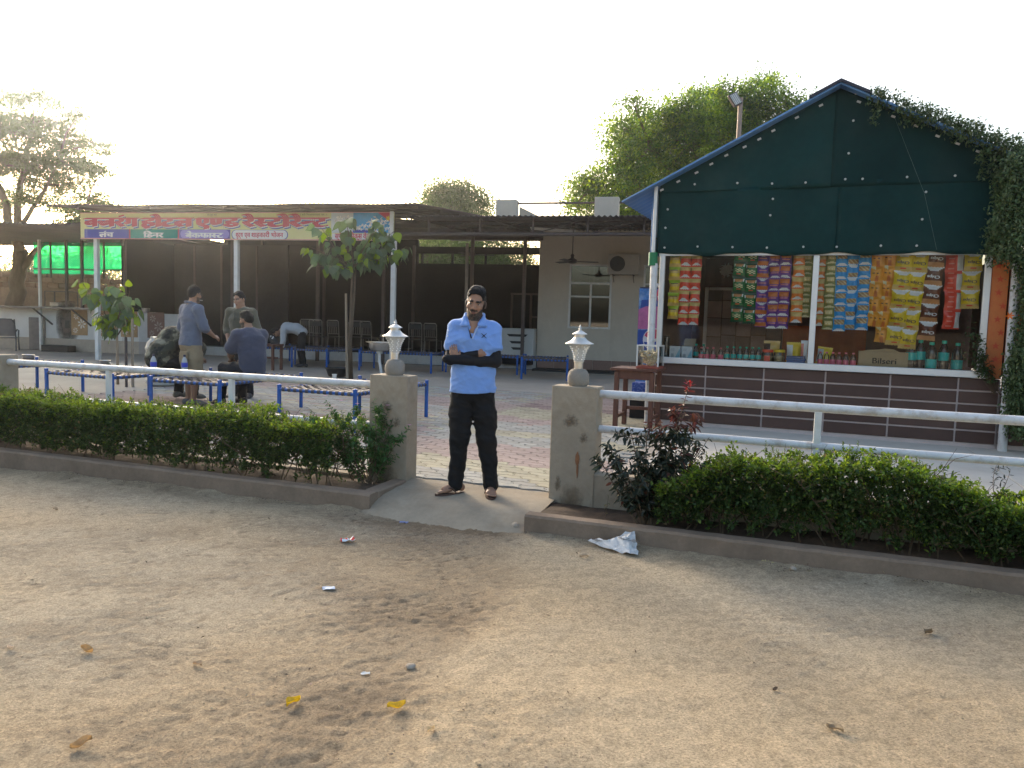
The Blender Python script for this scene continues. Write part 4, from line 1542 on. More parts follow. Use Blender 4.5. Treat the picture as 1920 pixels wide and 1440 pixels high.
fr.box((SW / 2, -.008, .012), (SW, .02, .024), .002).box((SW / 2, -.008, SH - .008), (SW, .02, .016), .002)
fr.build('border', M_spink, sign)
MB().box((SW - .045, -.01, SH / 2), (.09, .06, SH + .02), .004).build('end_strip', M_white, sign)
row = lambda f: SH * (1 - f)
pan = [(162, 252, M_sblue), (255.8, 348.6, M_sgreen), (351.6, 449, M_spurp)]
for a, b, m_ in pan:
    MB().box(((sc_(a) + sc_(b)) / 2, -.0075, (row(.625) + row(.965)) / 2), (sc_(b) - sc_(a), .006, SH * .34)).build('panel', m_, sign)
for px in (254, 350):
    MB().box((sc_(px), -.0075, row(.80)), (.035, .006, SH * .37)).build('divider', M_sred, sign)


def pill(x0, x1, z0, z1, y, n=10):
    r = (z1 - z0) / 2
    P = [(x1 - r + r * math.cos(-PI / 2 + PI * k / n), (z0 + z1) / 2 + r * math.sin(-PI / 2 + PI * k / n)) for k in range(n + 1)]
    P += [(x0 + r + r * math.cos(PI / 2 + PI * k / n), (z0 + z1) / 2 + r * math.sin(PI / 2 + PI * k / n)) for k in range(n + 1)]
    return MB().prism(P, y - .004, y)


pill(sc_(354), sc_(447), row(.95), row(.645), -.0115).build('pill', M_slav, sign)
pill(sc_(451.5), sc_(555.5), row(.985), row(.635), -.0085).build('pill_edge', M_sblue, sign)
pill(sc_(453), sc_(554), row(.97), row(.65), -.0135).build('pill', M_swhite, sign)
HT = {
    'b': ['ब', 'ज', 'र', 'ं', 'ग'], 'h': ['ह', 'ो', 'ट', 'ल'], 'e': ['ए', ('ण', .56), 'ड'],
    'r': ['र', 'े', ('स', .50), 'ट', 'ो', 'र', 'े', ('न', .40), 'ट']}
zb, zh = row(.525), SH * .32
for dx, dz, yy, m_ in ((.035, -.045, -.0055, M_sblue), (.015, -.022, -.014, M_swhite), (0, 0, -.022, M_sred)):
    mb = MB()
    for k, (a, b) in (('b', (164, 271)), ('h', (278.5, 378)), ('e', (384.5, 465)), ('r', (473, 626))):
        put_letters(mb, HT[k], sc_(a) + dx, sc_(b) + dx, zb + dz, zh, yy, 0, bold=.075)
    mb.build('lettering', m_, sign)
mb = MB()
put_letters(mb, ['ल', 'ं', 'च'], sc_(193), sc_(221), row(.925), SH * .17, -.013, 0, bold=.06)
put_letters(mb, ['ि', 'ड', 'न', 'र'], sc_(282), sc_(321), row(.93), SH * .17, -.013, 0, bold=.06)
put_letters(mb, ['ब', 'े', 'क', 'फ', 'ा', ('स', .50), 'ट'], sc_(364.5), sc_(435.5), row(.93), SH * .17, -.019, 0, bold=.06)
x0_ = sc_(364.5)
mb.add([(x0_ + .035, -.02, row(.89)), (x0_ + .10, -.02, row(.86)), (x0_ + .10, -.02, row(.84)), (x0_ + .03, -.02, row(.87))], [(0, 1, 2, 3)])
mb.build('lettering', M_swhite, sign)
mb = MB()
xx = lambda px3: sc_(440 + px3 / 5.647)
put_letters(mb, ['श', 'ु', 'द', '्', 'ध'], xx(110), xx(186), row(.90), SH * .15, -.0185, 0, bold=.04)
put_letters(mb, ['ए', 'व'], xx(203), xx(262), row(.90), SH * .15, -.0185, 0, bold=.04)
put_letters(mb, ['श', 'ा', 'ह', 'क', 'ा', 'र', 'ी'], xx(274), xx(462), row(.90), SH * .15, -.0185, 0, bold=.04)
put_letters(mb, ['भ', 'ो', 'ज', 'न'], xx(478), xx(603), row(.90), SH * .15, -.0185, 0, bold=.04)
put_letters(mb, ['स', '्', 'प', 'े', 'श', 'ल', ' ', 'ि', 'म', 'क', '्', 'स', ' ', 'व', 'े', 'ज'], xx(1125), xx(1470), row(.93), SH * .16, -.0185, 0, bold=.04)
mb.build('lettering', M_sred, sign)
mb = MB()
for a, b, tk in ((770, 1045, ['!', '!', ' ', 'श', 'र', 'ी', ' ', 'ि', 'न', 'र', 'व', 'ा', 'ण', 'न', 'ा', 'थ', 'ा', 'य', ' ', 'न', 'म', 'ः', ' ', '!', '!']), (-195, -90, ['श', 'र', 'ी', ' ', 'ह', 'न', 'ु', 'म', 'त', ' ', 'न', 'म', 'ः', '!', '!'])):
    put_letters(mb, tk, xx(a), xx(b), row(.125), SH * .06, -.012, 0, bold=.0)
mb.build('lettering', mat('sign_ink', (.16, .12, .10), .6), sign)
# food pictures on the right
MB().box(((sc_(632) + sc_(670)) / 2, -.0075, row(.37)), (sc_(670) - sc_(632), .006, SH * .73)).build('picture', M_sgrey, sign)
MB().box(((sc_(670.5) + sc_(737)) / 2, -.0075, row(.37)), (sc_(737) - sc_(670.5), .006, SH * .73)).build('picture', mat('sign_sky', (.08, .32, .55), .5, var=.25, scale=2), sign)
MB().box(((sc_(634) + sc_(737)) / 2, -.0075, row(.87)), (sc_(737) - sc_(634), .006, SH * .22)).build('panel', M_swhite, sign)
MB().prism([(xx(1300), row(.60)), (xx(1300), row(.72)), (xx(1510), row(.72)), (xx(1460), row(.64))], -.012, -.0105).build('dish', M_sblue, sign)
rp = MB()
for k in range(170):
    a, b = rnd.random(), rnd.random()
    px3 = 1310 + 380 * a
    top_ = .42 - .30 * a + .1 * math.sin(a * 9)
    f_ = top_ + (.70 - top_) * b
    if f_ > .62 and a < .45:
        continue
    rp.box((xx(px3), -.0125 - .0004 * (k % 5), row(f_)), (.055, .004, .022), 0, M=Matrix.Rotation(rnd.uniform(0, 3), 3, 'Y'))
for k in range(60):
    w_ = rnd.uniform(0, 2 * PI)
    q = rnd.random() ** .5
    rp.box((xx(1205) + .24 * q * math.cos(w_), -.0125 - .0004 * (k % 5), row(.33) + .15 * q * math.sin(w_)), (.06, .004, .03), 0, M=Matrix.Rotation(rnd.uniform(0, 3), 3, 'Y'))
rp.build('rice_print', mat('rice_white', (.66, .64, .58), .6, var=.25, scale=40, island=.3), sign, kind='stuff')
MB().prism([(xx(1535), row(.005)), (xx(1680), row(.005)), (xx(1680), row(.40))], -.0165, -.0135).build('corner_print', M_sred, sign)
MB().prism([(xx(1640) + .05 * (1 + .3 * math.cos(5 * a)) * math.cos(a), row(.22) + .05 * (1 + .3 * math.cos(5 * a)) * math.sin(a)) for a in [2 * PI * q / 30 for q in range(30)]], -.019, -.017).build('flower_print', mat('sign_gold', (.75, .50, .04), .5), sign)

# ---- things on the room wall and in the verandah
ac = thing('air_conditioner', 'beige outdoor air conditioner unit mounted beside the room window', 'air conditioner', HF.w(-1.96, RV - .30, 2.76), HF.yaw)
M_ac = mat('ac_casing', (.36, .32, .27), .6, var=.08)
hb('casing', (0, .0, .28), (.86, .32, .56), M_ac, .015, ac)
MB().lathe([(.225, 0), (.235, .012), (.215, .015), (.215, .004)], 28, cap=False).build('fan_ring', M_ac, ac)
o = MB().lathe([(.0, 0), (.222, 0), (.222, .006), (0, .006)], 28, cap=False).build('fan_opening', M_black, ac)
for o in ac.children:
    if o.name.startswith('fan'):
        o.location = (-.16, -.166, .29)
        o.rotation_euler = (PI / 2, 0, 0)
g = MB()
for k in range(7):
    r_ = .03 + k * .03
    g.tube([(-.16 + r_ * math.cos(a), -.18, .29 + r_ * math.sin(a)) for a in [2 * PI * q / 24 for q in range(25)]], .003, 4)
g.build('fan_grille', M_ac, ac)
for x in (-.28, .28):
    MB().prism([(x - .02, -.02), (x + .02, -.02), (x + .02, -.005), (x - .02, -.005)], -.14, .28).build('bracket', M_steelpost, ac)
    MB().tube([(x, -.12, -.015), (x, .27, -.20)], .012, 5).build('bracket_brace', M_steelpost, ac)


def ceiling_fan(label, pos, rod, rot, m):
    t = thing('ceiling_fan', label, 'fan', pos, HF.yaw + rot, 'ceiling fans')
    MB().tube([(0, 0, .10), (0, 0, rod)], .013, 8).build('rod', m, t)
    MB().lathe([(.02, .20), (.05, .16), (.035, .12), (.05, .09), (.11, .06), (.125, .02), (.11, -.02), (.06, -.04), (.001, -.045)], 20).build('motor', m, t, smooth=True)
    MB().lathe([(.015, rod - .12), (.055, rod - .09), (.05, rod)], 14).build('canopy_cup', m, t, smooth=True)
    for k in range(3):
        b = MB().grid(lambda a, q: (.10 + .56 * a, (q - .5) * (.09 + .06 * a), .012 + .03 * (q - .5)), 6, 2).build('blade', m, t)
        s = b.modifiers.new('thickness', 'SOLIDIFY')
        s.thickness = .005
        b.rotation_euler = (0, 0, 2 * PI * k / 3)
    return t


M_fan = mat('brown_fan', (.055, .04, .035), .45)
p = at(1073, 491, 19.6)
ceiling_fan('brown three bladed ceiling fan hanging before the room window', p, 3.85 - p.z, math.radians(15), M_fan)
p = at(884, 478, 22.6)
ceiling_fan('dark ceiling fan inside the hall below the bright gap', p, 4.0 - p.z, .3, M_fan)
tl = thing('tube_light', 'unlit white tube light fixed under the verandah roof', 'tube light', at(1038, 432, 20.4), HF.yaw + .5)
MB().tube([(-.6, 0, 0), (.6, 0, 0)], .02, 8).build('tube', M_white, tl)
MB().box((0, .02, .035), (1.25, .05, .03), .004).build('batten', M_white, tl)
cl = thing('air_cooler', 'white desert air cooler with three dark louvre slots beside the beige room', 'air cooler', HF.w(-4.93, 21.85, .33), HF.yaw)
hb('body', (0, .25, .42), (.96, .5, .84), mat('cooler_white', (.46, .47, .46), .5, var=.06, scale=3), .015, cl)
for z, w_ in ((.64, .62), (.44, .46), (.26, .36)):
    MB().prism([(-w_ / 2, z + .035), (w_ / 2, z + .035), (w_ / 2 - .07, z - .035), (-w_ / 2 + .07, z - .035)], -.012, .01).build('louvre_slot', M_black, cl)
hb('stand', (0, .25, -.10), (.9, .46, .20), M_dark, .01, cl)
MB().lathe([(.012, 0), (.012, .05)], 8, (.22, .05, .84)).build('knob', M_black, cl)

# drinks fridge behind the kiosk
FY = 15.0
fp = at(1222, 690, FY)
fz = at(1216, 538, FY).z
fg = thing('drinks_fridge', 'tall blue drinks fridge printed with a cola bottle and round logo behind the kiosk post', 'fridge', Vector((fp.x + .0, FY, 0)), math.radians(-16))
FW = .62
hb('cabinet', (0, .32, fz / 2), (FW, .60, fz), mat('fridge_side', (.012, .014, .035), .5), .012, fg)
pr = hb('front_print', (0, .008, fz / 2), (FW - .02, .02, fz - .06), mat('fridge_blue', (.05, .20, .52), .35, var=.55, scale=4, stain=(.36, .52, .70), sscale=5, samt=.9), .004, fg)
M_fp, M_fr, M_fw, M_fb = mat('print_pink', (.50, .14, .34), .4, var=.25, scale=7), mat('print_red', (.60, .08, .16), .4), mat('print_white', (.68, .70, .74), .4), mat('print_deep_blue', (.02, .07, .34), .4)


def blob(P, y, m, nm, par):
    return MB().prism(P, y - .003, y).build(nm, m, par)


zf = lambda py: at(1205, py, FY).z
xf = lambda px: at(px, 600, FY).x - (fp.x + .0)
blob([(-.30, zf(617)), (-.30, zf(580)), (-.16, zf(574)), (.22, zf(574)), (.30, zf(582)), (.30, zf(617))], -.004, M_fp, 'bottle_print', fg)
blob([(-.27, zf(579)), (-.25, zf(562)), (.18, zf(562)), (.20, zf(579))], -.003, M_fb, 'bottle_cap_print', fg)
blob([(-.29, zf(656)), (-.29, zf(619)), (.30, zf(617)), (.30, zf(656))], -.0035, M_fb, 'logo_panel', fg)
lc = (.02, zf(636))
lr = .20
circ = lambda a0, a1, r: [(lc[0] + r * math.cos(a0 + (a1 - a0) * k / 20), lc[1] + r * math.sin(a0 + (a1 - a0) * k / 20)) for k in range(21)]
blob(circ(0, 2 * PI * 20 / 21, lr * 1.08), -.008, M_fw, 'logo_ring', fg)
blob(circ(.12, PI - .35, lr) + [(lc[0] - .05, lc[1] - .005), (lc[0] + .08, lc[1] + .035)], -.0125, M_fr, 'logo_top', fg)
blob(circ(PI + .25, 2 * PI - .1, lr) + [(lc[0] + .10, lc[1] - .015), (lc[0] - .04, lc[1] - .06)], -.0125, M_fb, 'logo_bottom', fg)
c2 = (.27, zf(552))
blob([(c2[0] + .14 * math.cos(a) - .10, c2[1] + .20 * math.sin(a)) for a in [2 * PI * k / 24 for k in range(24)]], -.006, M_fr, 'logo_top', fg)
blob([(c2[0] - .22, c2[1] - .02), (c2[0] + .03, c2[1] - .07), (c2[0] + .03, c2[1] - .15), (c2[0] - .20, c2[1] - .12)], -.011, M_fw, 'logo_ring', fg)
for k, m_ in enumerate((M_fw, M_fr, PK['yellow'], M_fr)):
    blob([(-.22 + k * .12, zf(660)), (-.12 + k * .12, zf(661)), (-.13 + k * .12, zf(668)), (-.23 + k * .12, zf(669))], -.007, m_, 'print', fg)
MB().lathe([(.05, 0), (.055, .03), (.04, .07), (.001, .08)], 12, (.02, .2, fz)).build('top_pot', M_white, fg)

# reddish table with a glass box of puffs, blue crate below
TBF = at(1148, 798, 10.3)
tb = thing('wooden_table', 'reddish brown wooden table between the right pillar and the kiosk post', 'table', Vector((TBF.x, TBF.y, 0)), KF.yaw)
th = .80
MB().box((.26, .28, th), (.62, .62, .035), .005).build('table_top', M_wood, tb)
MB().box((.26, .03, th - .075), (.50, .03, .11), .004).build('apron', M_wood, tb)
for x, y in ((.03, .03), (.50, .03), (.03, .53), (.50, .53)):
    MB().box((x, y, th / 2 - .01), (.06, .06, th - .03), .005).build('leg', M_wood, tb)
for x in (.03, .50):
    MB().box((x, .28, .16), (.035, .46, .045), .004).build('stretcher', M_wood, tb)
MB().box((.265, .53, .24), (.42, .035, .045), .004).build('stretcher', M_wood, tb)
gb = thing('glass_puff_box', 'clear box of pale puffs with a red base standing on the wooden table', 'snack box', (0, 0, 0), KF.yaw)
gb.location = Vector((TBF.x, TBF.y, 0)) + Matrix.Rotation(KF.yaw, 3, 'Z') @ Vector((.42, .25, th + .018))
for (c, d) in (((0, -.17, .17), (.28, .006, .27)), ((0, .17, .17), (.28, .006, .27)), ((-.14, 0, .17), (.006, .334, .27)), ((.14, 0, .17), (.006, .334, .27))):
    MB().box(c, d).build('glass_side', M_glass, gb)
MB().box((0, 0, .018), (.30, .36, .036), .004).build('box_base', mat('red_base', (.30, .07, .045), .5), gb)
fr = MB()
for x in (-.14, .14):
    for y in (-.17, .17):
        fr.box((x, y, .17), (.018, .018, .28))
fr.box((0, -.17, .306), (.30, .02, .014)).box((0, .17, .306), (.30, .02, .014)).box((-.14, 0, .306), (.02, .33, .014)).box((.14, 0, .306), (.02, .33, .014))
fr.build('box_frame', M_alu, gb)
pf = MB()
for k in range(46):
    c = Vector((rnd.uniform(-.095, .095), rnd.uniform(-.12, .12), .06 + rnd.random() * .18))
    d = Vector((rnd.uniform(-1, 1), rnd.uniform(-1, 1), rnd.uniform(-1, 1))).normalized() * .04
    e = Vector((rnd.uniform(-1, 1), rnd.uniform(-1, 1), rnd.uniform(-1, 1))) * .02
    pf.tube([c - d, c + e, c + d], (.010, .015, .011), 6)
pf.build('puffs', mat('pale_puffs', (.60, .50, .33), .8, var=.15, scale=30), gb, smooth='all', kind='stuff')
bc = at(1207, 722, 11.6)
cr = thing('blue_crate', 'blue speckled printed carton standing under the wooden table', 'crate', Vector((bc.x + .03, bc.y, .28)), KF.yaw)
MB().box((0, 0, .13), (.36, .26, .25), .005).build('crate_body', mat('blue_speckle', (.02, .06, .30), .5, var=.3, scale=30, stain=(.30, .38, .60), sscale=30, samt=.9), cr)
MB().box((0, 0, -.14), (.40, .30, .28), .005).build('crate_stand', M_dark, cr)

# ---- kitchen corner on the left
KX0, KX1 = -22.3, -16.86
stove = thing('kitchen_counter', 'white tiled kitchen counter with flower tiles and soot stains under the green net', 'counter', HF.w(0, 0, 0), HF.yaw)
kv = 20.95
hb('counter_body', ((KX0 + KX1) / 2, kv + .4, .66), (KX1 - KX0, .8, 1.32), mat('counter_white', (.58, .57, .54), .5, var=.05, scale=2, stain=(.40, .36, .32), sscale=1.1, samt=.5), .006, stove)
hb('counter_base', ((KX0 + KX1) / 2, kv - .012, .19), (KX1 - KX0 + .02, .03, .40), mat('counter_base', (.40, .33, .26), .8, var=.1), .004, stove)
hb('worktop', ((KX0 + KX1) / 2 - .4, kv + .25, 1.36), (KX1 - KX0 - .5, 1.35, .06), mat('worktop', (.20, .175, .155), .6, var=.2), .008, stove)
hb('counter_return', (KX1 + .75, kv + .35, .64), (1.5, .7, 1.28), mat('counter_shade', (.40, .40, .40), .6, var=.08), .006, stove)  # greyer copy of the counter white, its shade put into the colour
hb('counter_base', (KX1 + .75, kv - .01, .19), (1.48, .03, .40), M_core, .004, stove)
M_ftile = mat('brown_flower_tile', (.33, .20, .095), .4, var=.2, scale=4)
M_ftile2 = mat('shaded_flower_tile', (.13, .065, .05), .4, var=.2, scale=4)  # same tile on the shaded counter end, shade painted into its brown
M_petal = mat('white_petal', (.62, .58, .52), .5, var=.1, scale=8)


def ftile(cx, cz, m, y, pm):
    o = hb('flower_tile', (cx, y, cz), (.60, .02, .80), m, .003, stove)
    f = MB()
    for (dx, dz, r_) in ((-.10, .20, .12), (.10, -.04, .17), (-.14, -.25, .10)):
        for q in range(7):
            w_ = q * 2 * PI / 7
            f.prism([(dx + .02 * math.cos(w_), dz + .02 * math.sin(w_)), (dx + r_ * .7 * math.cos(w_ - .25), dz + r_ * .7 * math.sin(w_ - .25)), (dx + r_ * math.cos(w_), dz + r_ * math.sin(w_)), (dx + r_ * .7 * math.cos(w_ + .25), dz + r_ * .7 * math.sin(w_ + .25))], -.015, -.010 - .0003 * q)
    f.build('flower_print', pm, o)


def hx(px, v, py=640):
    x, y = (px - 960) / FPX, (720 - py) / FPX
    d = _f + _r * x + _u * y
    t = v / (d.x * -HF.s + d.y * HF.c)
    return HF.l((d.x * t, d.y * t))[0], CZ + d.z * t


for px in (150, 203, 243):
    ftile(hx(px, kv)[0], .92, M_ftile, kv - .012, M_petal)
ftile(hx(293, kv)[0], .92, M_ftile2, kv - .012, mat('shaded_petal', (.27, .22, .20), .5))  # petals dimmed in colour to match the painted shade of this end
sx = hx(128, kv)[0]
sm_ = smudge_mat('soot', (.10, .085, .075))
hb('soot_stain', (sx, kv - .006, .95), (.9, .004, 1.3), sm_, 0, stove)
hb('stove_mouth', (sx, kv - .02, .85), (.16, .05, .26), M_black, .006, stove)
for px in (100, 172):
    xb = hx(px, kv)[0]
    MB().tube([(xb - .4, kv - .38, 1.34), (xb, kv - .01, .82)], .03, 5).build('bracket_brace', M_steelpost, stove)
tr = hb('ash_tray', (0, 0, 0), (1.0, .35, .22), M_black, .01)
tr.parent = None
tr.matrix_world = Matrix.Translation(HF.w(hx(112, kv - .3)[0], kv - .35, .08)) @ Matrix.Rotation(HF.yaw, 4, 'Z')
tag(tr, 'black metal ash tray on the ground below the sooty stove mouth', 'tray')
# lean-to posts and net
for px, bot in ((77, -.02), (127, 1.36), (156, 1.36), (236, 1.3)):
    xq, _ = hx(px, kv - .2)
    hb('leanto_post', (xq, kv - .2, (bot + 3.5) / 2), (.075, .075, 3.5 - bot), M_steelpost if px != 77 else M_white, .004, hotel)
netm = bpy.data.materials.new('green_net')
netm.use_nodes = True
N_, L_ = netm.node_tree.nodes, netm.node_tree.links
N_.remove(N_['Principled BSDF'])
df, tl_, tp = N_.new('ShaderNodeBsdfDiffuse'), N_.new('ShaderNodeBsdfTranslucent'), N_.new('ShaderNodeBsdfTransparent')
df.inputs[0].default_value = (.008, .24, .11, 1)
tl_.inputs[0].default_value = (.012, .50, .22, 1)
tp.inputs[0].default_value = (.02, .45, .16, 1)
ck = N_.new('ShaderNodeTexChecker')
tc_ = N_.new('ShaderNodeTexCoord')
ck.inputs['Scale'].default_value = 32
L_.new(tc_.outputs['Object'], ck.inputs['Vector'])
m1, m2 = N_.new('ShaderNodeMixShader'), N_.new('ShaderNodeMixShader')
m1.inputs[0].default_value = .6
L_.new(df.outputs[0], m1.inputs[1])
L_.new(tl_.outputs[0], m1.inputs[2])
mp_ = N_.new('ShaderNodeMapRange')
mp_.inputs['To Min'].default_value = .12
mp_.inputs['To Max'].default_value = .55
L_.new(ck.outputs['Fac'], mp_.inputs['Value'])
L_.new(mp_.outputs[0], m2.inputs[0])
L_.new(m1.outputs[0], m2.inputs[1])
L_.new(tp.outputs[0], m2.inputs[2])
L_.new(m2.outputs[0], N_['Material Output'].inputs['Surface'])
nv = kv + 1.6
xa, xb = hx(66, nv)[0], hx(270, nv)[0]
za, zt = hx(150, nv, 514)[1], hx(150, nv, 436)[1]
nb = MB().grid(lambda a, b: (xa + (xb - xa) * a, nv + .03 * math.sin(a * 22) * (1 - b), za - .10 * a * 0 + (.03 * float(vnoise(a * 9, .7)) if a < .62 else .14) * (1 - b) + (zt - za) * b), 60, 12)
net = nb.build('shade_net', netm, None, smooth='all')
net.location = HF.w(0, 0, 0)
net.rotation_euler = (0, 0, HF.yaw)
tag(net, 'bright green shade net hung behind the kitchen counter, lit from behind', 'shade net')
for px in (98, 128, 157, 197, 238, 257):
    xq = hx(px, nv - .1)[0]
    hb('net_batten', (xq, nv - .1, (za + zt) / 2), (.06, .04, zt - za + .3), M_steelpost, .004, hotel)
hb('net_batten', ((xa + xb) / 2, nv - .1, za + .15), (xb - xa, .04, .05), M_steelpost, .004, hotel)
pots = [(112, .26, .16, 'wide dark pan on the kitchen worktop'), (175, .10, .22, 'small steel pot beside the white post on the worktop'), (274, .12, .16, 'steel tumbler pot on the shaded counter end')]
for px, r_, h_, lab in pots:
    xq = hx(px, kv + .2)[0]
    o = MB().lathe([(r_ * .8, 0), (r_, h_ * .3), (r_, h_ * .9), (r_ * 1.05, h_), (r_ * .95, h_ * .98), (r_ * .9, h_ * .3), (.01, h_ * .2)], 18).build('cooking_pot', M_steel, None, smooth=True)
    o.location = HF.w(xq, kv + .2, 1.39 if px < 262 else 1.28)
    tag(o, lab, 'pot')
oven = thing('glass_cabinet', 'small framed glass food cabinet on the kitchen worktop', 'food cabinet', HF.w(hx(105, kv + .3)[0], kv + .55, 1.39), HF.yaw)
for x in (-.45, .45):
    for y in (-.2, .2):
        hb('upright', (x, y, .26), (.03, .03, .52), M_steelpost, .002, oven)
for z in (.02, .51):
    hb('shelf', (0, 0, z), (.9, .4, .025), M_steelpost, .002, oven)

# old wall at far left, pedestal
wp = at(0, 560, 30.0)
bw = thing('old_wall', 'old brown brick compound wall beyond the kitchen corner', 'wall', Vector((wp.x, 30.0, 0)), math.radians(-8))
M_mud = mat('old_brick', (.22, .135, .085), .95, var=.25, scale=2, rand=.25, bump=.4, bscale=20)
M_mud2 = mat('mud_render', (.25, .165, .11), .95, var=.25, scale=1.2, stain=(.36, .27, .19), sscale=.8, samt=.6)
MB().box((-2.2, .15, 1.0), (15, .2, 2.2), .01).build('wall_core', M_mud2, bw)
bm_ = [MB().box((0, 0, 0), (.46, .26, .19), .012).mesh('brick', M_mud) for _ in range(1)][0]
for j in range(3):
    for i in range(18):
        if rnd.random() < .06:
            continue
        o = link('brick', bm_, bw)
        o.location = (-3.5 + i * .48 + (j % 2) * .24, .12 + rnd.uniform(-.015, .015), 2.2 + j * .20)
        o.rotation_euler = (0, rnd.uniform(-.03, .03), rnd.uniform(-.03, .03))
pd = MB().box((0, 0, .52), (.62, .55, 1.04), .015).build('block_pedestal', mat('grey_block', (.20, .17, .155), .9, var=.2), None)
pd.location = on(82, 655, 0)
pd.rotation_euler = (0, 0, HF.yaw)
tag(pd, 'grey square block pedestal left of the kitchen counter', 'pedestal')
# ------------------------------------------------------------------ charpoys (string cots)
def make_charpoy(W, L, H, label, loc, rz, detail=True):
    """origin at the near left leg; W along local x, L along local y"""
    t = thing('charpoy', label, 'cot', loc, rz, 'blue framed string cots in the yard')
    zr = H - .055
    for x in (0, W):
        for y in (0, L):
            b = MB().tube([(x, y, -.01), (x, y, H - .012)], .026, 10)
            b.lathe([(.026, H - .014), (.029, H - .008), (.027, H + .004), (.012, H + .012)], 10, (x, y, 0))
            b.build('leg', M_blue, t, smooth=True)
    for a, b_ in (((0, 0), (W, 0)), ((0, L), (W, L)), ((0, 0), (0, L)), ((W, 0), (W, L))):
        MB().tube([(*a, zr), (*b_, zr)], .022, 10).build('rail', M_blue, t, smooth=True)
    w = MB()
    step = .085
    nx, ny = int((W - .06) / step), int((L - .06) / step)
    sag = lambda x, y: -.045 * math.sin(PI * min(1, max(0, x / W))) * math.sin(PI * min(1, max(0, y / L)))
    def ribbon(pts, half, along):
        vs, fs = [], []
        for (x, y, z) in pts:
            o = (half, 0) if along == 'y' else (0, half)
            vs += [(x - o[0], y - o[1], z), (x + o[0], y + o[1], z)]
        for i in range(len(pts) - 1):
            fs.append((2 * i, 2 * i + 1, 2 * i + 3, 2 * i + 2))
        w.add(vs, fs)
    for i in range(nx):
        x = .03 + (i + .5) * (W - .06) / nx
        ribbon([(x, L * q / 24, zr + .015 + sag(x, L * q / 24) + (.007 if (q + i) % 2 else -.007) * (0 < q < 24)) for q in range(25)], .021, 'y')
    for j in range(ny):
        y = .03 + (j + .5) * (L - .06) / ny
        ribbon([(W * q / 14, y, zr + .017 + sag(W * q / 14, y) + (-.007 if (q + j) % 2 else .007) * (0 < q < 14)) for q in range(15)], .021, 'x')
    o = w.build('webbing', M_strap, t, kind='stuff')
    s = o.modifiers.new('thickness', 'SOLIDIFY')
    s.thickness = .004
    wr = MB()
    for j in range(ny):
        y = .03 + (j + .5) * (L - .06) / ny
        for x in (0, W):
            wr.tube([(x, y - .022, zr), (x, y + .022, zr + .002)], .0265, 8)
    for i in range(nx):
        x = .03 + (i + .5) * (W - .06) / nx
        for y in (0, L):
            wr.tube([(x - .022, y, zr), (x + .022, y, zr + .002)], .0265, 8)
    wr.build('strap_wraps', M_strap, t, kind='stuff', smooth=True)
    return t


Y21 = math.radians(-21)
cots = [
    (1.08, 1.75, .52, (-8.88, 11.75), -21, 'blue cot at the far left edge, partly behind the concrete post'),
    (1.34, 1.75, .52, (-6.66, 11.02), -24, 'blue cot with bottles and mug, left of the man in khaki shorts'),
    (1.12, 1.80, .52, (-4.83, 10.30), -19, 'blue cot on which the man in the dark polo sits'),
    (1.10, 1.85, .52, (-2.90, 9.60), -21, 'empty blue cot right beside the left gate pillar'),
    (1.30, 1.8, .50, (-7.15, 21.3), -16, 'blue cot in the back row behind the man in the hooded top'),
    (1.08, 1.7, .52, (-5.85, 20.45), -20, 'blue cot in the back row left of the young tree'),
    (1.95, 1.0, .52, (-3.98, 20.05), -12, 'long blue cot in the back row behind the gate lantern'),
    (1.9, 1.0, .50, (-1.75, 20.3), -10, 'blue cot in the back row behind the man in front, beside the air cooler'),
    (1.10, 1.7, .52, (.22, 18.65), -4, 'blue cot standing before the beige room window'),
]
for W, L, H, (x, y), rz, lab in cots:
    make_charpoy(W, L, H, lab, (x, y, 0), math.radians(rz))

# ------------------------------------------------------------------ mugs, bottles, basin, sink
M_band = mat('grey_band', (.40, .38, .37), .5, var=.1)


def mug(label, p, r=.065, h=.13):
    t = thing('steel_mug', label, 'mug', p, rnd.uniform(-.6, .6), 'steel mugs on the cots')
    b = MB().lathe([(r * .72, 0), (r * .76, .01), (r, h * .9), (r * 1.08, h), (r * 1.02, h * .985), (r * .72, .02), (.001, .015)], 20)
    b.build('cup', M_steel, t, smooth=True)
    bb = MB()
    for q in (.32, .52):
        rr = r * (.76 + .24 * q) + .003
        bb.lathe([(rr, h * q), (rr + .002, h * (q + .04)), (rr + .004, h * (q + .09)), (rr, h * (q + .1))], 20)
    bb.build('band', M_steelpost, t, smooth=True)
    MB().tube([(r * .95, 0, h * .85), (r * 1.7, 0, h * .75), (r * 1.6, 0, h * .4), (r * .85, 0, h * .25)], .006, 6).build('handle', M_steel, t, smooth=True)
    return t


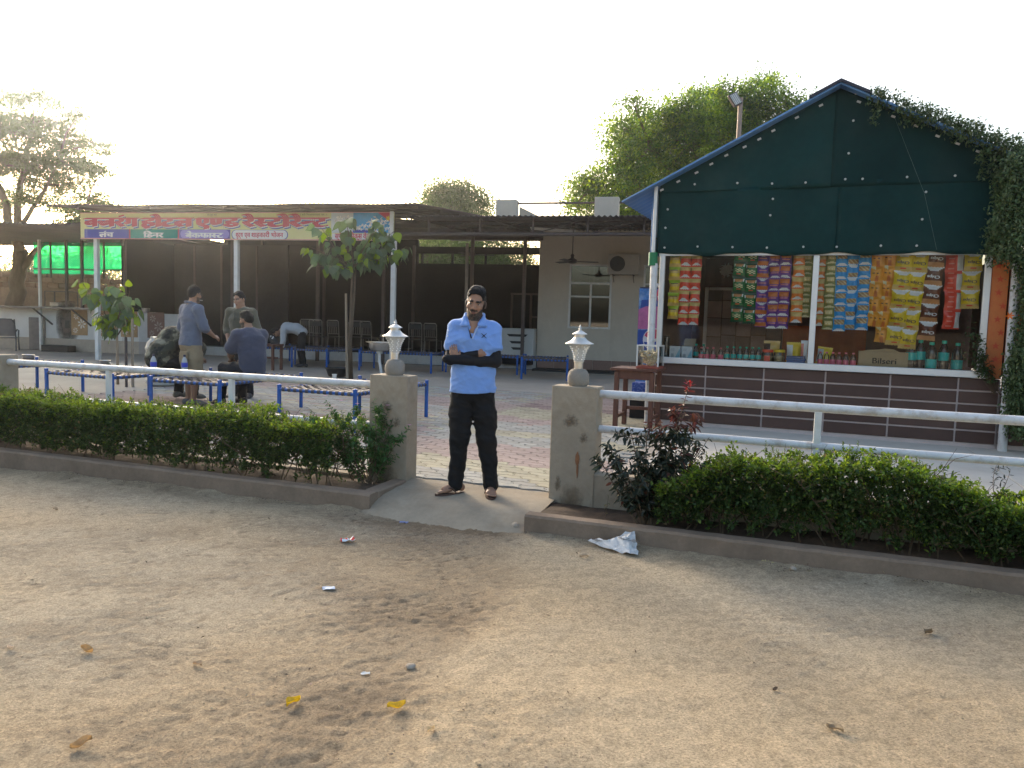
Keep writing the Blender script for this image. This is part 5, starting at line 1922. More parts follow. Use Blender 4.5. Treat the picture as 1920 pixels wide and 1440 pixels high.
p = at(53, 668, 12.4)
mug('steel mug on the cot at the far left edge', Vector((p.x, p.y, .475)), .085, .15)
p = at(197, 683, 11.6)
mug('steel mug with handle on the cot left of the bottles', Vector((p.x, p.y, .47)), .075, .155)
p = at(242, 691, 11.9)
mug('small steel cup between the mug and the water bottle', Vector((p.x, p.y, .47)), .034, .06)
M_lblue = mat('bottle_blue_label', (.05, .07, .48), .4)
M_petw = mat('frosted_bottle', (.62, .66, .70), .2, var=.05, alpha=.55)
for px, Y, lab in ((288, 11.2, 'clear water bottle with blue label standing on the cot edge'), (346, 11.25, 'water bottle half hidden behind the man in khaki shorts')):
    t = thing('water_bottle', lab, 'bottle', Vector((at(px, 690, Y).x, Y, .465)), .3, 'water bottles on the cots')
    H, R = .30, .045
    pr = [(R * .85, 0), (R, .01)] + [(R * (1 - (.05 if k % 2 else 0)), H * (.06 + k * .075)) for k in range(8)] + [(R * .97, H * .66), (R * .72, H * .78), (R * .36, H * .88), (R * .34, H * .93)]
    MB().lathe(pr, 16).build('bottle_body', M_petw, t, smooth='all')
    MB().lathe([(R * 1.01, H * .40), (R * 1.02, H * .62)], 16, cap=False).build('bottle_label', M_lblue, t, smooth='all')
    MB().lathe([(R * .40, H * .90), (R * .40, H * .98), (R * .36, H)], 12).build('bottle_cap', mat('dark_cap', (.02, .02, .05), .5), t, smooth=True)
bd = MB().box((0, 0, 0), (1.15, .42, .022), .004).build('serving_board', mat('grey_board', (.16, .155, .15), .6, var=.2), None)
bd.location = Vector((at(300, 693, 11.95).x, 12.0, .472))
bd.rotation_euler = (0, 0, math.radians(-20))
tag(bd, 'thin grey board laid across the cots under the bottle', 'board')
o = MB().lathe([(.03, 0), (.034, .01), (.03, .05), (.038, .075), (.036, .075), (.028, .05), (.001, .045)], 14).build('paper_cup', M_white, None, smooth=True)
o.location = Vector((at(627, 716, 11.2).x, 11.2, .475))
tag(o, 'small white cup on the far rail of the cot beside the gate pillar', 'cup')
t = thing('black_basin', 'wide black rubber basin on the paving beside the young tree', 'basin', on(632, 706, 0))
MB().lathe([(.17, 0), (.20, .02), (.255, .17), (.275, .19), (.28, .205), (.26, .205), (.235, .17), (.18, .03), (.001, .025)], 28).build('bowl', M_black, t, smooth=True)
sp = at(712, 640, 17.6)
t = thing('wash_basin', 'steel wash basin on a white bent pipe behind the left gate lantern', 'wash basin', Vector((sp.x, 17.6, 0)), HF.yaw)
MB().lathe([(.05, .62), (.20, .64), (.235, .70), (.24, .80), (.315, .815), (.315, .825), (.23, .818), (.20, .70), (.001, .68)], 28).build('bowl', M_steel, t, smooth=True)
MB().lathe([(.06, .56), (.075, .58), (.06, .63)], 16).build('trap', M_white, t, smooth=True)
MB().tube([(0, 0, .60), (.0, 0, .40), (.04, 0, .18), (.06, .02, -.01)], .032, 10).build('drain_pipe', M_white, t, smooth=True)
MB().tube([(.02, .16, .80), (.02, .16, .95), (.02, .05, .99), (.02, -.02, .96)], .012, 8).build('tap', M_steel, t, smooth=True)

# ------------------------------------------------------------------ chairs of the hall and by the kitchen
M_dull = mat('dull_chrome', (.22, .21, .20), .35, metal=.8)


def hall_chair():
    M_steel = M_dull
    t = thing('steel_chair', '', 'chair', (0, 0, 0), 0, 'steel slat back chairs on the hall platform')
    for x in (-.20, .20):
        MB().tube([(x, -.19, 0), (x * .95, -.18, .44), (x * .95, -.17, .46)], .012, 6).build('leg', M_steel, t, smooth=True)
        MB().tube([(x, .22, 0), (x * .95, .19, .45), (x * .98, .24, .92)], .012, 6).build('leg', M_steel, t, smooth=True)
    MB().box((0, 0, .455), (.40, .40, .035), .012).build('seat', M_black, t)
    MB().tube([(-.20, .235, .90), (-.17, .25, .955), (.17, .25, .955), (.20, .235, .90)], .012, 6).build('top_rail', M_steel, t, smooth=True)
    MB().box((0, .235, .84), (.36, .02, .15), .006).build('back_pad', M_black, t)
    MB().tube([(-.19, .21, .56), (.19, .21, .56)], .009, 6).build('cross_rail', M_steel, t, smooth=True)
    for k in range(5):
        x = -.12 + k * .06
        MB().tube([(x, .212, .56), (x, .23, .77)], .008, 6).build('slat', M_steel, t, smooth=True)
    return t


proto = hall_chair()
spots = [(596, 23.4, .2, 'steel chair on the platform, left of the young tree, outer one'), (632, 23.3, -.1, 'steel chair on the platform just left of the young tree trunk'),
         (668, 23.6, .3, 'steel chair on the platform behind the young tree trunk'), (694, 23.2, -.2, 'steel chair on the platform behind the wash basin'),
         (782, 22.9, .15, 'steel chair on the platform right of the white post'), (812, 22.8, -.1, 'steel chair on the platform just left of the man in the blue polo'),
         (576, 24.2, .4, 'steel chair deep on the platform behind the bending man')]
for i, (px, Y, rz, lab) in enumerate(spots):
    o = proto if i == 0 else copy_tree(proto)
    o.location = Vector((at(px, 640, Y).x, Y, .285))
    o.rotation_euler = (0, 0, PI + HF.yaw + rz + rnd.uniform(-.1, .1))
    o['label'] = lab


def arm_chair(label, loc, rz, back):
    t = thing('arm_chair', label, 'chair', loc, rz, 'dark metal arm chairs by the kitchen')
    M = mat('chair_metal', (.10, .095, .095), .4, metal=.6)
    for x in (-.30, .30):
        MB().tube([(x, -.30, 0), (x, -.22, .40), (x, -.30, .62), (x, .10, .66), (x, .25, .60)], .020, 8).build('arm_frame', M, t, smooth=True)
        MB().tube([(x, .34, 0), (x * .95, .18, .40), (x * .9, .34, back)], .020, 8).build('leg', M, t, smooth=True)
    MB().box((0, -.02, .40), (.56, .50, .03), .01).build('seat', M, t)
    if back > 1:
        for k in range(7):
            MB().box((0, .20 + k * .022, .50 + k * .085), (.54, .02, .055), .004).build('slat', M, t)
    else:
        b = MB().grid(lambda a, q: (-.27 + .54 * a, .20 + .15 * q + .03 * math.sin(PI * a), .46 + (back - .44) * q - .05 * (2 * a - 1) ** 2 * q), 10, 8).build('mesh_back', mat('chair_mesh', (.16, .15, .15), .7), t, smooth='all')
        s = b.modifiers.new('thickness', 'SOLIDIFY')
        s.thickness = .012
        MB().tube([(-.27, .33, back - .12), (-.2, .36, back), (.2, .36, back), (.27, .33, back - .12)], .018, 8).build('top_rail', M, t, smooth=True)
    return t


arm_chair('dark curved back arm chair at the left frame edge', on(12, 657, 0), math.radians(205), .98)
arm_chair('dark slat back arm chair between the tree trunk and the grey pedestal', on(42, 652, 0), math.radians(172), 1.08)
t = thing('water_drum', 'pale ribbed plastic drum behind the man in the patterned shirt', 'drum', Vector((at(303, 660, 14.5).x, 14.5, 0)))
dr = [(.24, 0), (.27, .02)]
for k in range(6):
    dr += [(.27, .05 + k * .12), (.285, .07 + k * .12), (.285, .10 + k * .12), (.27, .12 + k * .12)]
dr += [(.25, .80), (.19, .86), (.19, .90), (.01, .905)]
MB().lathe(dr, 24).build('drum_body', mat('pale_plastic', (.50, .49, .46), .5, var=.06), t, smooth=True)
t = thing('brick_grill', 'small wooden table carrying striped cloths behind the man in the hooded top', 'table', Vector((at(497, 640, 19.2).x, 19.2, 0)), HF.yaw)
MB().box((0, 0, .62), (.75, .5, .05), .006).build('table_top', M_wood, t)
for x in (-.33, .33):
    for y in (-.2, .2):
        MB().box((x, y, .30), (.06, .06, .6), .004).build('leg', M_wood, t)
MB().box((0, 0, .30), (.7, .05, .05), .004).build('stretcher', M_wood, t)
t.name = 'small_table'
o = MB().grid(lambda a, b: ((a - .5) * .55 + .02 * math.sin(b * 9), (b - .5) * .4, .32 * math.sin(PI * min(1, max(0, a))) ** .7 * (.7 + .3 * math.sin(b * 5 + 1))), 24, 16).build('striped_cloth', mat('dark_cloth', (.05, .045, .045), .9, var=.2), None, smooth='all')
o.location = Vector((at(497, 640, 19.2).x, 19.2, .645))
o.rotation_euler = (0, 0, HF.yaw)
tag(o, 'heap of dark cloth with white stripes on the small table in the hall', 'cloth heap')
wsb = MB()
for k in range(4):
    a0 = .30 + k * .12
    wsb.grid(lambda a, b, a0=a0: ((a0 + .05 * a - .5) * .55 + .02 * math.sin(b * 9), (b - .5) * .4, .006 + .32 * math.sin(PI * (a0 + .05 * a)) ** .7 * (.7 + .3 * math.sin(b * 5 + 1))), 2, 14)
wsb.build('white_stripe', M_white, o, smooth='all')

# ------------------------------------------------------------------ plants: shrubs by the pillars
M_flower = mat('pink_petal', (.62, .30, .48), .5, trans=.3)


def shrub(name, label, base, stems, leafm, L0, W0, n_per, seed, cat='shrub', spread=.5, droop=.3, redtop=None, stemr=.006, flowers=(), side=4, fill=1.0):
    r = np.random.default_rng(seed)
    t = thing(name, label, cat, base)
    st = MB()
    C, D, U, L_, mi = [], [], [], [], []
    for (tip, k) in stems:
        tip = Vector(tip) - Vector(base)
        p0 = Vector((*r.normal(0, .02, 2), -.03))
        mid = p0.lerp(tip, .5) + Vector((r.normal(0, .03), r.normal(0, .03), .05 * tip.length))
        pts = []
        for i in range(9):
            a = i / 8
            pts.append(p0 * (1 - a) ** 2 + mid * 2 * a * (1 - a) + tip * a * a)
        st.tube(pts, [stemr * (1 - .75 * i / 8) for i in range(9)], 5)
        sides = [(pts, k)]
        for q in range(side):
            i = r.integers(3, 8)
            dv = Vector((r.normal(0, 1), r.normal(0, .8), r.normal(.45, .35))).normalized() * r.uniform(.06, .20) * fill
            sp_ = [pts[i], pts[i] + dv * .5, pts[i] + dv + Vector((0, 0, .02))]
            st.tube(sp_, (stemr * .45, stemr * .35, stemr * .15), 4)
            sides.append((sp_, max(.5, k * .6)))
        for ps, kk in sides:
            m = int(n_per * kk)
            for i in range(m):
                a = (.32 if ps is pts else .1) + (.68 if ps is pts else .9) * (i + r.random()) / m
                f = a * (len(ps) - 1)
                j = min(int(f), len(ps) - 2)
                p = ps[j].lerp(ps[j + 1], f - j)
                ax = (ps[j + 1] - ps[j]).normalized()
                w = i * 2.4 + r.normal(0, .3)
                o = ax.orthogonal().normalized()
                s = Matrix.Rotation(w, 3, ax) @ o
                d = (s + ax * r.uniform(.2, .8) + Vector((0, 0, -droop * r.random()))).normalized()
                C.append(p)
                D.append(d)
                U.append(Vector((0, 0, 1)) + Vector(r.normal(0, spread, 3)))
                L_.append(L0 * r.uniform(.6, 1.15) * (1.1 - .4 * a))
                mi.append(1 if (redtop and (p.z > redtop or r.random() < .03)) else 0)
        if tuple(tip) and (k >= 1.5):
            pass
    st.build('stems', M_twig, t, kind='stuff')
    L_ = np.array(L_)
    ms = leafm if isinstance(leafm, list) else [leafm]
    link('leaves', leaf_mesh('leaves', C, D, U, L_, L_ * W0, ms, six=True, mi=np.array(mi) if len(ms) > 1 else None, curl=.08), t, 'stuff')
    for fp_ in flowers:
        q = Vector(fp_) - Vector(base)
        b = MB()
        for k in range(5):
            w = 2 * PI * k / 5
            b.add([q, q + Vector((.012 * math.cos(w - .5), .012 * math.sin(w - .5), .004)), q + Vector((.022 * math.cos(w), .022 * math.sin(w), .003)), q + Vector((.012 * math.cos(w + .5), .012 * math.sin(w + .5), .004))], [(0, 1, 2, 3)])
        o = b.build('flower', M_flower, t)
    return t


L_peri = leaf_mat('periwinkle_leaf', (.060, .125, .035), .28, .35, .38)
b0 = on(694, 909, -.03)
Ys = b0.y
tips = [((640, 770), 1), ((655, 790), 1), ((612, 752), 1.2), ((585, 775), 1), ((672, 760), 1.2), ((700, 752), 1.2), ((728, 765), 1.2), ((745, 800), 1), ((768, 800), .8), ((752, 745), .5), ((668, 830), 1), ((640, 850), 1), ((720, 830), .9), ((690, 800), 1), ((610, 800), 1), ((660, 860), .8), ((600, 838), .9), ((720, 870), .6)]
shrub('flowering_shrub', 'flowering shrub with glossy leaves and small pink flowers against the left gate pillar', b0,
      [(at(px, py, Ys + rnd.uniform(-.02, .30)), k) for (px, py), k in tips], L_peri, .058, .38, 42, 8, stemr=.0055,
      flowers=[at(768, 797, Ys + .05), at(727, 760, Ys + .1), at(640, 751, Ys + .2), at(610, 742, Ys + .2), at(670, 757, Ys + .1)])
b0 = on(1218, 987, -.04)
Ys = b0.y
tips = [((1150, 835), 1), ((1180, 800), 1.2), ((1125, 860), 1), ((1215, 790), 1.2), ((1240, 800), 1.2), ((1170, 880), 1), ((1200, 850), 1), ((1255, 840), 1), ((1290, 835), 1), ((1315, 850), 1), ((1330, 820), .9), ((1270, 800), 1.2), ((1300, 780), 1.2),
        ((1292, 722), 1.4), ((1285, 770), 1.2), ((1240, 905), 1), ((1180, 925), .8), ((1215, 930), .8), ((1280, 880), 1), ((1320, 885), 1), ((1345, 870), .8), ((1250, 870), 1), ((1160, 905), .8)]
shrub('dark_shrub', 'dark leaved shrub with one reddish sprout before the right gate pillar', b0,
      [(at(px, py, Ys + rnd.uniform(-.10, .28)), k) for (px, py), k in tips], [L_dark, L_red], .082, .37, 30, 9, stemr=.008, droop=.9, redtop=.70, side=4)
o = bpy.data.objects.get('dark_shrub')
tipp = at(1292, 722, Ys + .05) - b0
C = [tipp + Vector((rnd.uniform(-.02, .02), rnd.uniform(-.02, .02), rnd.uniform(-.06, .02))) for _ in range(16)]
D = [(rnd.uniform(-1, 1), rnd.uniform(-1, 1), rnd.uniform(.2, 1.4)) for _ in range(16)]
link('red_shoot', leaf_mesh('red_shoot', C, D, np.array([[0, 0, 1.0]] * 16), np.full(16, .038), np.full(16, .012), [L_red2], six=True), o)
for px, py, lab in ((1132, 958, 'dry weed stalk in the soil by the right pillar foot'),):
    b0 = on(px, py + 14, -.04)
    shrub('dry_weed', lab, b0, [(at(px, py - 12, b0.y), .4)], leaf_mat('dry_leaf', (.16, .15, .04), .3), .03, .3, 8, 4, cat='weed', stemr=.004, side=1)
b0 = on(1868, 935, 0)
shrub('thin_sapling', 'thin dark sapling rising above the right end of the hedge', b0, [(at(1873, 862, b0.y), .8), (at(1895, 880, b0.y), .3)], L_dark, .05, .3, 14, 6, stemr=.004, side=2, droop=.2)


# ------------------------------------------------------------------ young trees with leaves one can pick apart
def big_leaf(m):
    b = MB()
    n = 8
    rows = []
    for i in range(n + 1):
        a = i / n
        w = .42 * (math.sin(PI * min(1, a * 1.02) ** .62) ** .9) * (1 - .15 * a)
        z = -.22 * a * a
        rows.append([(-w, a, z - .10 * w), (-w * .5, a, z + .02), (0, a, z - .03), (w * .5, a, z + .02), (w, a, z - .10 * w)])
    vs = [p for r_ in rows for p in r_]
    fs = []
    for i in range(n):
        for j in range(4):
            q = i * 5 + j
            fs.append((q, q + 1, q + 6, q + 5))
    return b.add(vs, fs).mesh('leaf', m, smooth='all')


L_young = mat('young_tree_leaf', (.095, .150, .070), .5, var=.12, scale=3, rand=.35, trans=.35)
L_young2 = mat('young_tree_leaf_light', (.16, .25, .03), .5, var=.1, scale=3, rand=.25, trans=.5)


def young_tree(label, base, trunk, limbs, L0, per, seed, light=.2):
    r = np.random.default_rng(seed)
    t = thing('young_tree', label, 'tree', base)
    B = Vector(base)
    tk = MB()
    for pts, ra, rb in trunk:
        pts = [Vector(p) - B for p in pts]
        n = len(pts)
        tk.tube(pts, [ra + (rb - ra) * i / (n - 1) for i in range(n)], 8)
    tk.build('trunk', M_bark if light < .3 else M_stake, t, smooth='all')
    lb = MB()
    me = [big_leaf(L_young), big_leaf(L_young2)]
    for pts, k in limbs:
        pts = [Vector(p) - B for p in pts]
        n = len(pts)
        lb.tube(pts, [.014 - .010 * i / (n - 1) for i in range(n)], 5)
        for i in range(int(per * k)):
            a = .18 + .82 * (i + r.random() * .6) / (per * k)
            f = a * (n - 1)
            j = min(int(f), n - 2)
            p = pts[j].lerp(pts[j + 1], f - j)
            out = Vector((*r.normal(0, 1, 2), r.normal(-.1, .5))).normalized()
            st = p + out * L0 * .55
            lb.tube([p, st], (.003, .002), 3)
            o = link('leaf', me[1] if r.random() < light else me[0], t)
            d = (out * .8 + Vector((0, 0, -r.uniform(.35, 1.5)))).normalized()
            o.rotation_mode = 'QUATERNION'
            o.rotation_quaternion = d.to_track_quat('Y', 'Z') @ Euler((0, r.normal(0, .7), 0)).to_quaternion()
            s = L0 * r.uniform(.65, 1.2)
            o.location = st
            o.scale = (s, s, s)
    lb.build('limbs', M_bark, t, smooth='all')
    return t


Yt = 16.95
A = lambda px, py, dy=0: at(px, py, Yt + dy)
young_tree('slender young tree with broad drooping leaves between the sign and the gate', on(656, 712, 0),
           [([on(656, 713, -.05), A(655, 640), A(659, 560), A(661, 500)], .035, .024), ([on(660, 713, -.05), A(658, 640, .05), A(664, 560, .05), A(667, 500, .05)], .028, .018)],
           [([A(661, 505), A(640, 490), A(610, 475), A(580, 462)], 1.25), ([A(661, 505), A(630, 470), A(612, 440), A(600, 425)], 1.1), ([A(663, 500), A(658, 460), A(650, 420), A(648, 408)], 1.1),
            ([A(664, 500), A(690, 480), A(720, 455), A(735, 440)], 1.25), ([A(665, 500), A(700, 490), A(735, 480), A(762, 462)], 1.3), ([A(664, 498), A(685, 460), A(705, 430), A(715, 412)], 1.2),
            ([A(661, 505, -.2), A(640, 500, -.4), A(620, 500, -.5), A(595, 500, -.6)], 1.2), ([A(664, 500, .2), A(680, 490, .5), A(700, 480, .6), A(725, 470, .7)], 1.1), ([A(664, 500, -.2), A(680, 485, -.4), A(690, 470, -.5), A(745, 430, -.4)], 1.2)],
           .23, 21, 21, .16)
Yt = 14.4
young_tree('small leafy sapling tied to stakes beside the white canopy post', on(221, 722, 0),
           [([on(221, 724, -.05), A(220, 660), A(219, 620), A(222, 590)], .026, .018)],
           [([A(220, 625), A(200, 600), A(192, 570), A(180, 545)], 1.2), ([A(220, 620), A(215, 590), A(205, 560), A(192, 535)], 1.2), ([A(221, 615), A(230, 585), A(240, 565), A(243, 545)], 1.3), ([A(221, 610), A(222, 580), A(215, 550), A(214, 532)], 1.2),
            ([A(220, 630), A(205, 610), A(195, 595), A(188, 590)], 1.2), ([A(221, 628), A(235, 605), A(245, 590), A(252, 575)], 1.2), ([A(221, 600, -.2), A(225, 585, -.3), A(228, 570, -.3), A(232, 555, -.3)], 1.1), ([A(205, 575), A(180, 560), A(160, 540), A(150, 520)], .7)],
           .20, 18, 22, .42)
for px, ytop, lab in ((237, 632, 'short dark stake of the sapling guard'), (249, 598, 'tall wooden stake of the sapling guard')):
    b = on(px, 724, 0)
    tp = at(px - 1, ytop, b.y)
    o = MB().tube([(0, 0, -.05), (tp.x - b.x, 0, tp.z)], .024, 8).build('guard_stake', M_stake if px > 240 else M_steelpost, None, smooth=True)
    o.location = b
    tag(o, lab, 'stake', 'stakes round the sapling')
o = MB().tube([(0, 0, -.05), (at(650, 550, 16.9).x - on(652, 712).x, 0, at(650, 550, 16.9).z)], [.03, .026], 8).build('guard_stake', M_stake, None, smooth=True)
o.location = on(651, 711, 0)
tag(o, 'pale split stick propping the slender young tree', 'stake', 'stakes round the sapling')

# ------------------------------------------------------------------ the creeper on the kiosk
L_vine = leaf_mat('creeper_leaf', (.075, .115, .045), .3, .4)
L_vine2 = leaf_mat('creeper_leaf_pale', (.13, .17, .08), .3, .35)
r = np.random.default_rng(31)
vine = thing('creeper', 'dense creeper hanging down the right end of the kiosk and along its roof edge', 'creeper', KF.w(2.3, KV - .2, 0), KF.yaw)
C = []
def vadd(u, y, z, n, s):
    C.append(np.stack([u - 2.3 + r.normal(0, s, n), y + .2 + r.normal(0, s, n), z + r.normal(0, s * .9, n)], 1))
VL1, VL2 = kpt(1903, 650, -.33)[0], kpt(1868, 400, -.33)[0]
for k in range(900):
    z = r.uniform(.25, 3.45)
    left = (VL1 if z < 2.3 else VL2) + .035 * math.sin(z * 4.1 + 1)
    u = left + abs(r.normal(0, .22)) + .03
    vadd(u, -.33 + r.normal(0, .10), z, 36, .055)
for k in range(170):         # along the roof edge
    a = r.random()
    u = .30 + 1.75 * a ** .8
    vadd(u, -.24 + r.normal(0, .05), 4.49 - SL * abs(u + .02) + r.normal(.02, .04), 16 + int(14 * a), .035 + .03 * a)
for (u, z0, z1) in ((.42, 4.3, 3.95), (.30, 4.33, 4.2), (.75, 4.1, 3.95), (1.62, 3.72, 3.25), (1.72, 3.6, 3.0), (1.85, 3.5, 2.55), (1.55, 3.7, 3.45), (1.78, 3.3, 2.7)):
    for z in np.arange(z1, z0, .035):
        vadd(u + .04 * math.sin(z * 9), -.22, z, 9, .022)
C = np.concatenate(C)
n = len(C)
D = r.normal(0, .7, (n, 3)) + np.array([0, -.35, -.55])
U = r.normal(0, .6, (n, 3)) + np.array([0, -.5, .8])
Ln = r.uniform(.036, .064, n)
link('foliage', leaf_mesh('foliage', C, D, U, Ln, Ln * .45, [L_vine, L_vine2], mi=(r.random(n) < .3).astype(int)), vine, 'stuff')
vs_ = MB()
for k in range(26):
    u = r.uniform(-.14, .10)
    pts = [Vector((u + .08 * math.sin(i * 1.3 + k), -.10 + .03 * math.cos(i + k), .15 + i * .36)) for i in range(9)]
    vs_.tube(pts, .008, 5)
vs_.build('stems', M_twig, vine, kind='stuff', smooth='all')
of = MB()
q = KF.w(kpt(1893, 592, -.40)[0], KV - .40, kpt(1893, 592, -.40)[1])
for k in range(12):
    w = 2 * PI * k / 6 + .2 * (k // 6)
    of.add([(0, 0, 0), (.022 * math.cos(w - .35), -.012, .022 * math.sin(w - .35)), (.050 * math.cos(w), -.02, .050 * math.sin(w)), (.022 * math.cos(w + .35), -.012, .022 * math.sin(w + .35))], [(0, 1, 2, 3)])
o = of.build('orange_blossom', mat('orange_petal', (.75, .20, .01), .5, trans=.3), None)
o.location = q
o.rotation_euler = (0, 0, KF.yaw)
tag(o, 'single orange blossom on the creeper beside the right kiosk pipe', 'blossom')
b0 = KF.w(1.93, KV - .12, .72)
shrub('climbing_plant', 'leafy climbing plant over the lower right corner of the kiosk glass', b0,
      [(KF.w(kpt(px, py, -.16)[0], KV - .16 + rnd.uniform(-.04, .06), kpt(px, py, -.16)[1]), 1) for px, py in ((1812, 600), (1822, 590), (1835, 630), (1806, 640), (1815, 660), (1840, 650), (1825, 670), (1810, 620), (1845, 690), (1800, 655), (1830, 610))],
      leaf_mat('climber_leaf', (.055, .085, .03), .3, .35), .060, .5, 13, 12, cat='climber', stemr=.004, side=3, droop=.8, fill=.5)

# ------------------------------------------------------------------ litter on the lot
def rest(px, py, dz=.004):
    p = on(px, py, -.13)
    z = float(ground_h(np.array([p.x]), np.array([p.y]))[0])
    p = on(px, py, z)
    p.z = z + dz
    return p


M_news = mat('newsprint', (.54, .54, .53), .8, var=.12, scale=12, stain=(.22, .22, .22), sscale=22, samt=.6)
NP = [(-.19, .12, .012), (-.16, .14, .03), (-.05, .03, .05), (.01, -.10, .006), (.10, -.17, .004), (.17, -.16, .004), (.175, -.02, .045), (.18, .14, .10), (.12, .16, .10), (.06, .12, .055), (.10, .0, .085), (.02, .02, .07)]
t = thing('newspaper', 'crumpled grey newspaper sheet lying at the foot of the right kerb', 'newspaper', rest(1150, 1030), 0)
b = MB().add(NP, [(0, 1, 2), (0, 2, 3), (2, 11, 3), (3, 11, 4), (11, 10, 4), (4, 10, 6), (4, 6, 5), (10, 9, 7), (10, 7, 6), (9, 8, 7), (11, 9, 10), (2, 9, 11)])
o = b.build('sheet', M_news, t)
bq = bmesh.new()
bq.from_mesh(o.data)
bmesh.ops.subdivide_edges(bq, edges=bq.edges[:], cuts=5, use_grid_fill=True)
for q in bq.verts:
    k_ = float(vnoise(q.co.x * 26, q.co.y * 26, q.co.z * 14)), float(vnoise(q.co.x * 55 + 9, q.co.y * 48, 3.0))
    q.co.z = max(.003, q.co.z + .016 * abs(k_[0]) + .006 * k_[1])
    q.co.x += .010 * k_[1]
    q.co.y += .012 * k_[0]
bq.to_mesh(o.data)
bq.free()
t.scale = (.88, .88, .9)
s = o.modifiers.new('thickness', 'SOLIDIFY')
s.thickness = .002
pr = MB()
for k, (x, y) in enumerate(((-.13, .09), (.06, .02), (.13, -.05))):
    for q in range(4):
        pr.box((x + .01 * q, y - .016 * q, .055 + (.03 if k else -.01)), (.06, .006, .002), 0, .5)
pr.build('print', mat('news_ink', (.10, .10, .10), .8), t)


def scrap(name, label, cat, px, py, sx, sy, rz, m, seed, lift=.02, grp=None, m2=None):
    r_ = np.random.default_rng(seed)
    hh = r_.uniform(0, lift, (5, 5))
    def fn(a, b):
        return ((a - .5) * sx * (1 + .2 * hh[int(b * 4), 0] / max(lift, 1e-3)), (b - .5) * sy, hh[int(a * 4), int(b * 4)])
    mb = MB()
    mb.grid(fn, 4, 4)
    if m2:
        mb.m = [1 if (i // 4 in (0, 3) or i % 4 == 2) else 0 for i in range(16)]
    o = mb.build(name, [m, m2] if m2 else m)
    o.location = rest(px, py)
    o.rotation_euler = (0, 0, rz)
    s = o.modifiers.new('thickness', 'SOLIDIFY')
    s.thickness = .0015
    return tag(o, label, cat, grp)


scrap('wrapper', 'crumpled red and white wrapper on the earth in front of the left kerb', 'wrapper', 652, 1017, .085, .06, .5, PK['red'], 1, .03, 'wrappers dropped on the lot', PK['white'])
scrap('wrapper', 'flat pale blue wrapper on the bare earth left of centre', 'wrapper', 616, 1105, .062, .05, .3, mat('blue_wrapper', (.33, .42, .55), .4, var=.2, scale=40), 2, .008, 'wrappers dropped on the lot')
scrap('wrapper', 'small blue wrapper near the corner of the left kerb', 'wrapper', 757, 981, .06, .03, -.3, mat('blue_grey_wrapper', (.22, .25, .42), .4), 3, .012, 'wrappers dropped on the lot')
scrap('wrapper', 'tiny orange and yellow wrapper on the entrance slab below the man', 'wrapper', 889, 978, .05, .035, .4, PK['orange'], 4, .02, 'wrappers dropped on the lot', PK['yellow'])
scrap('paper_scrap', 'tiny white paper scrap in front of the yellow leaves', 'paper scrap', 685, 1265, .035, .02, .2, M_white, 5, .006)
for i, (px, py, sc_2, m_, lab) in enumerate((
        (550, 1322, .055, (.50, .36, .03), 'yellow fallen leaf, the left of the pair in the near foreground'), (743, 1330, .052, (.52, .38, .05), 'yellow curled fallen leaf, the right of the pair in the near foreground'),
        (163, 1224, .05, (.40, .27, .12), 'dry tan leaf on the earth at left'), (20, 1217, .03, (.50, .42, .33), 'pale dry leaf at the far left of the earth'), (152, 1401, .05, (.36, .25, .12), 'dry tan leaf at the lower left corner'),
        (808, 1372, .03, (.48, .38, .22), 'small pale leaf below the curled yellow leaf'), (370, 1249, .035, (.33, .25, .16), 'small brown leaf on scuffed earth left of centre'), (1740, 1190, .05, (.16, .12, .07), 'dark crumpled leaf on the earth at right'),
        (1453, 1296, .022, (.12, .09, .06), 'tiny dark leaf on the pale earth right of centre'), (1565, 1372, .045, (.24, .19, .12), 'dull brown leaf on the pale earth at lower right'), (1095, 1046, .04, (.38, .30, .2), 'pale curled leaf just left of the newspaper'), (104, 957, .035, (.36, .27, .17), 'tan leaf near the left kerb'))):
    m2 = mat('fallen_leaf_' + 'abcdefghijkl'[i], m_, .7, var=.25, scale=30, trans=.2)
    b = MB()
    a0 = rnd.random() * 6
    def lf(a, q, a0=a0):
        w = .42 * math.sin(PI * a) ** .7
        return ((q - .5) * 2 * w * sc_2, (a - .5) * 1.5 * sc_2, sc_2 * (.30 * (2 * q - 1) ** 2 + .25 * math.sin(a * 3 + a0) ** 2))
    o = b.grid(lf, 6, 4).build('fallen_leaf', m2, None, smooth='all')
    o.location = rest(px, py, .004)
    o.rotation_euler = (0, 0, rnd.uniform(0, 6))
    tag(o, lab, 'leaf', 'fallen leaves on the lot')
for px, py, s_, lab in ((967, 990, .045, 'rounded stone beside the left end of the right kerb'), (1488, 1068, .022, 'pebble at the foot of the right kerb'), (770, 1252, .022, 'small pale stone on the earth below the man'), (1600, 1042, .016, 'tiny stone against the right kerb')):
    b = bmesh.new()
    bmesh.ops.create_icosphere(b, subdivisions=3, radius=s_)
    for q in b.verts:
        q.co *= 1 + .22 * float(vnoise(q.co.x / s_ * 1.3 + px, q.co.y / s_ * 1.3, q.co.z / s_ * 1.3))
        q.co.z *= .62
    me = bpy.data.meshes.new('stone')
    b.to_mesh(me)
    b.free()
    me.materials.append(mat('stone_grey', (.33, .28, .22), .9, var=.2, scale=30, bump=.4))
    me.polygons.foreach_set('use_smooth', [True] * len(me.polygons))
    o = link('stone', me)
    o.location = rest(px, py, s_ * .3)
    tag(o, lab, 'stone', 'stones on the lot')

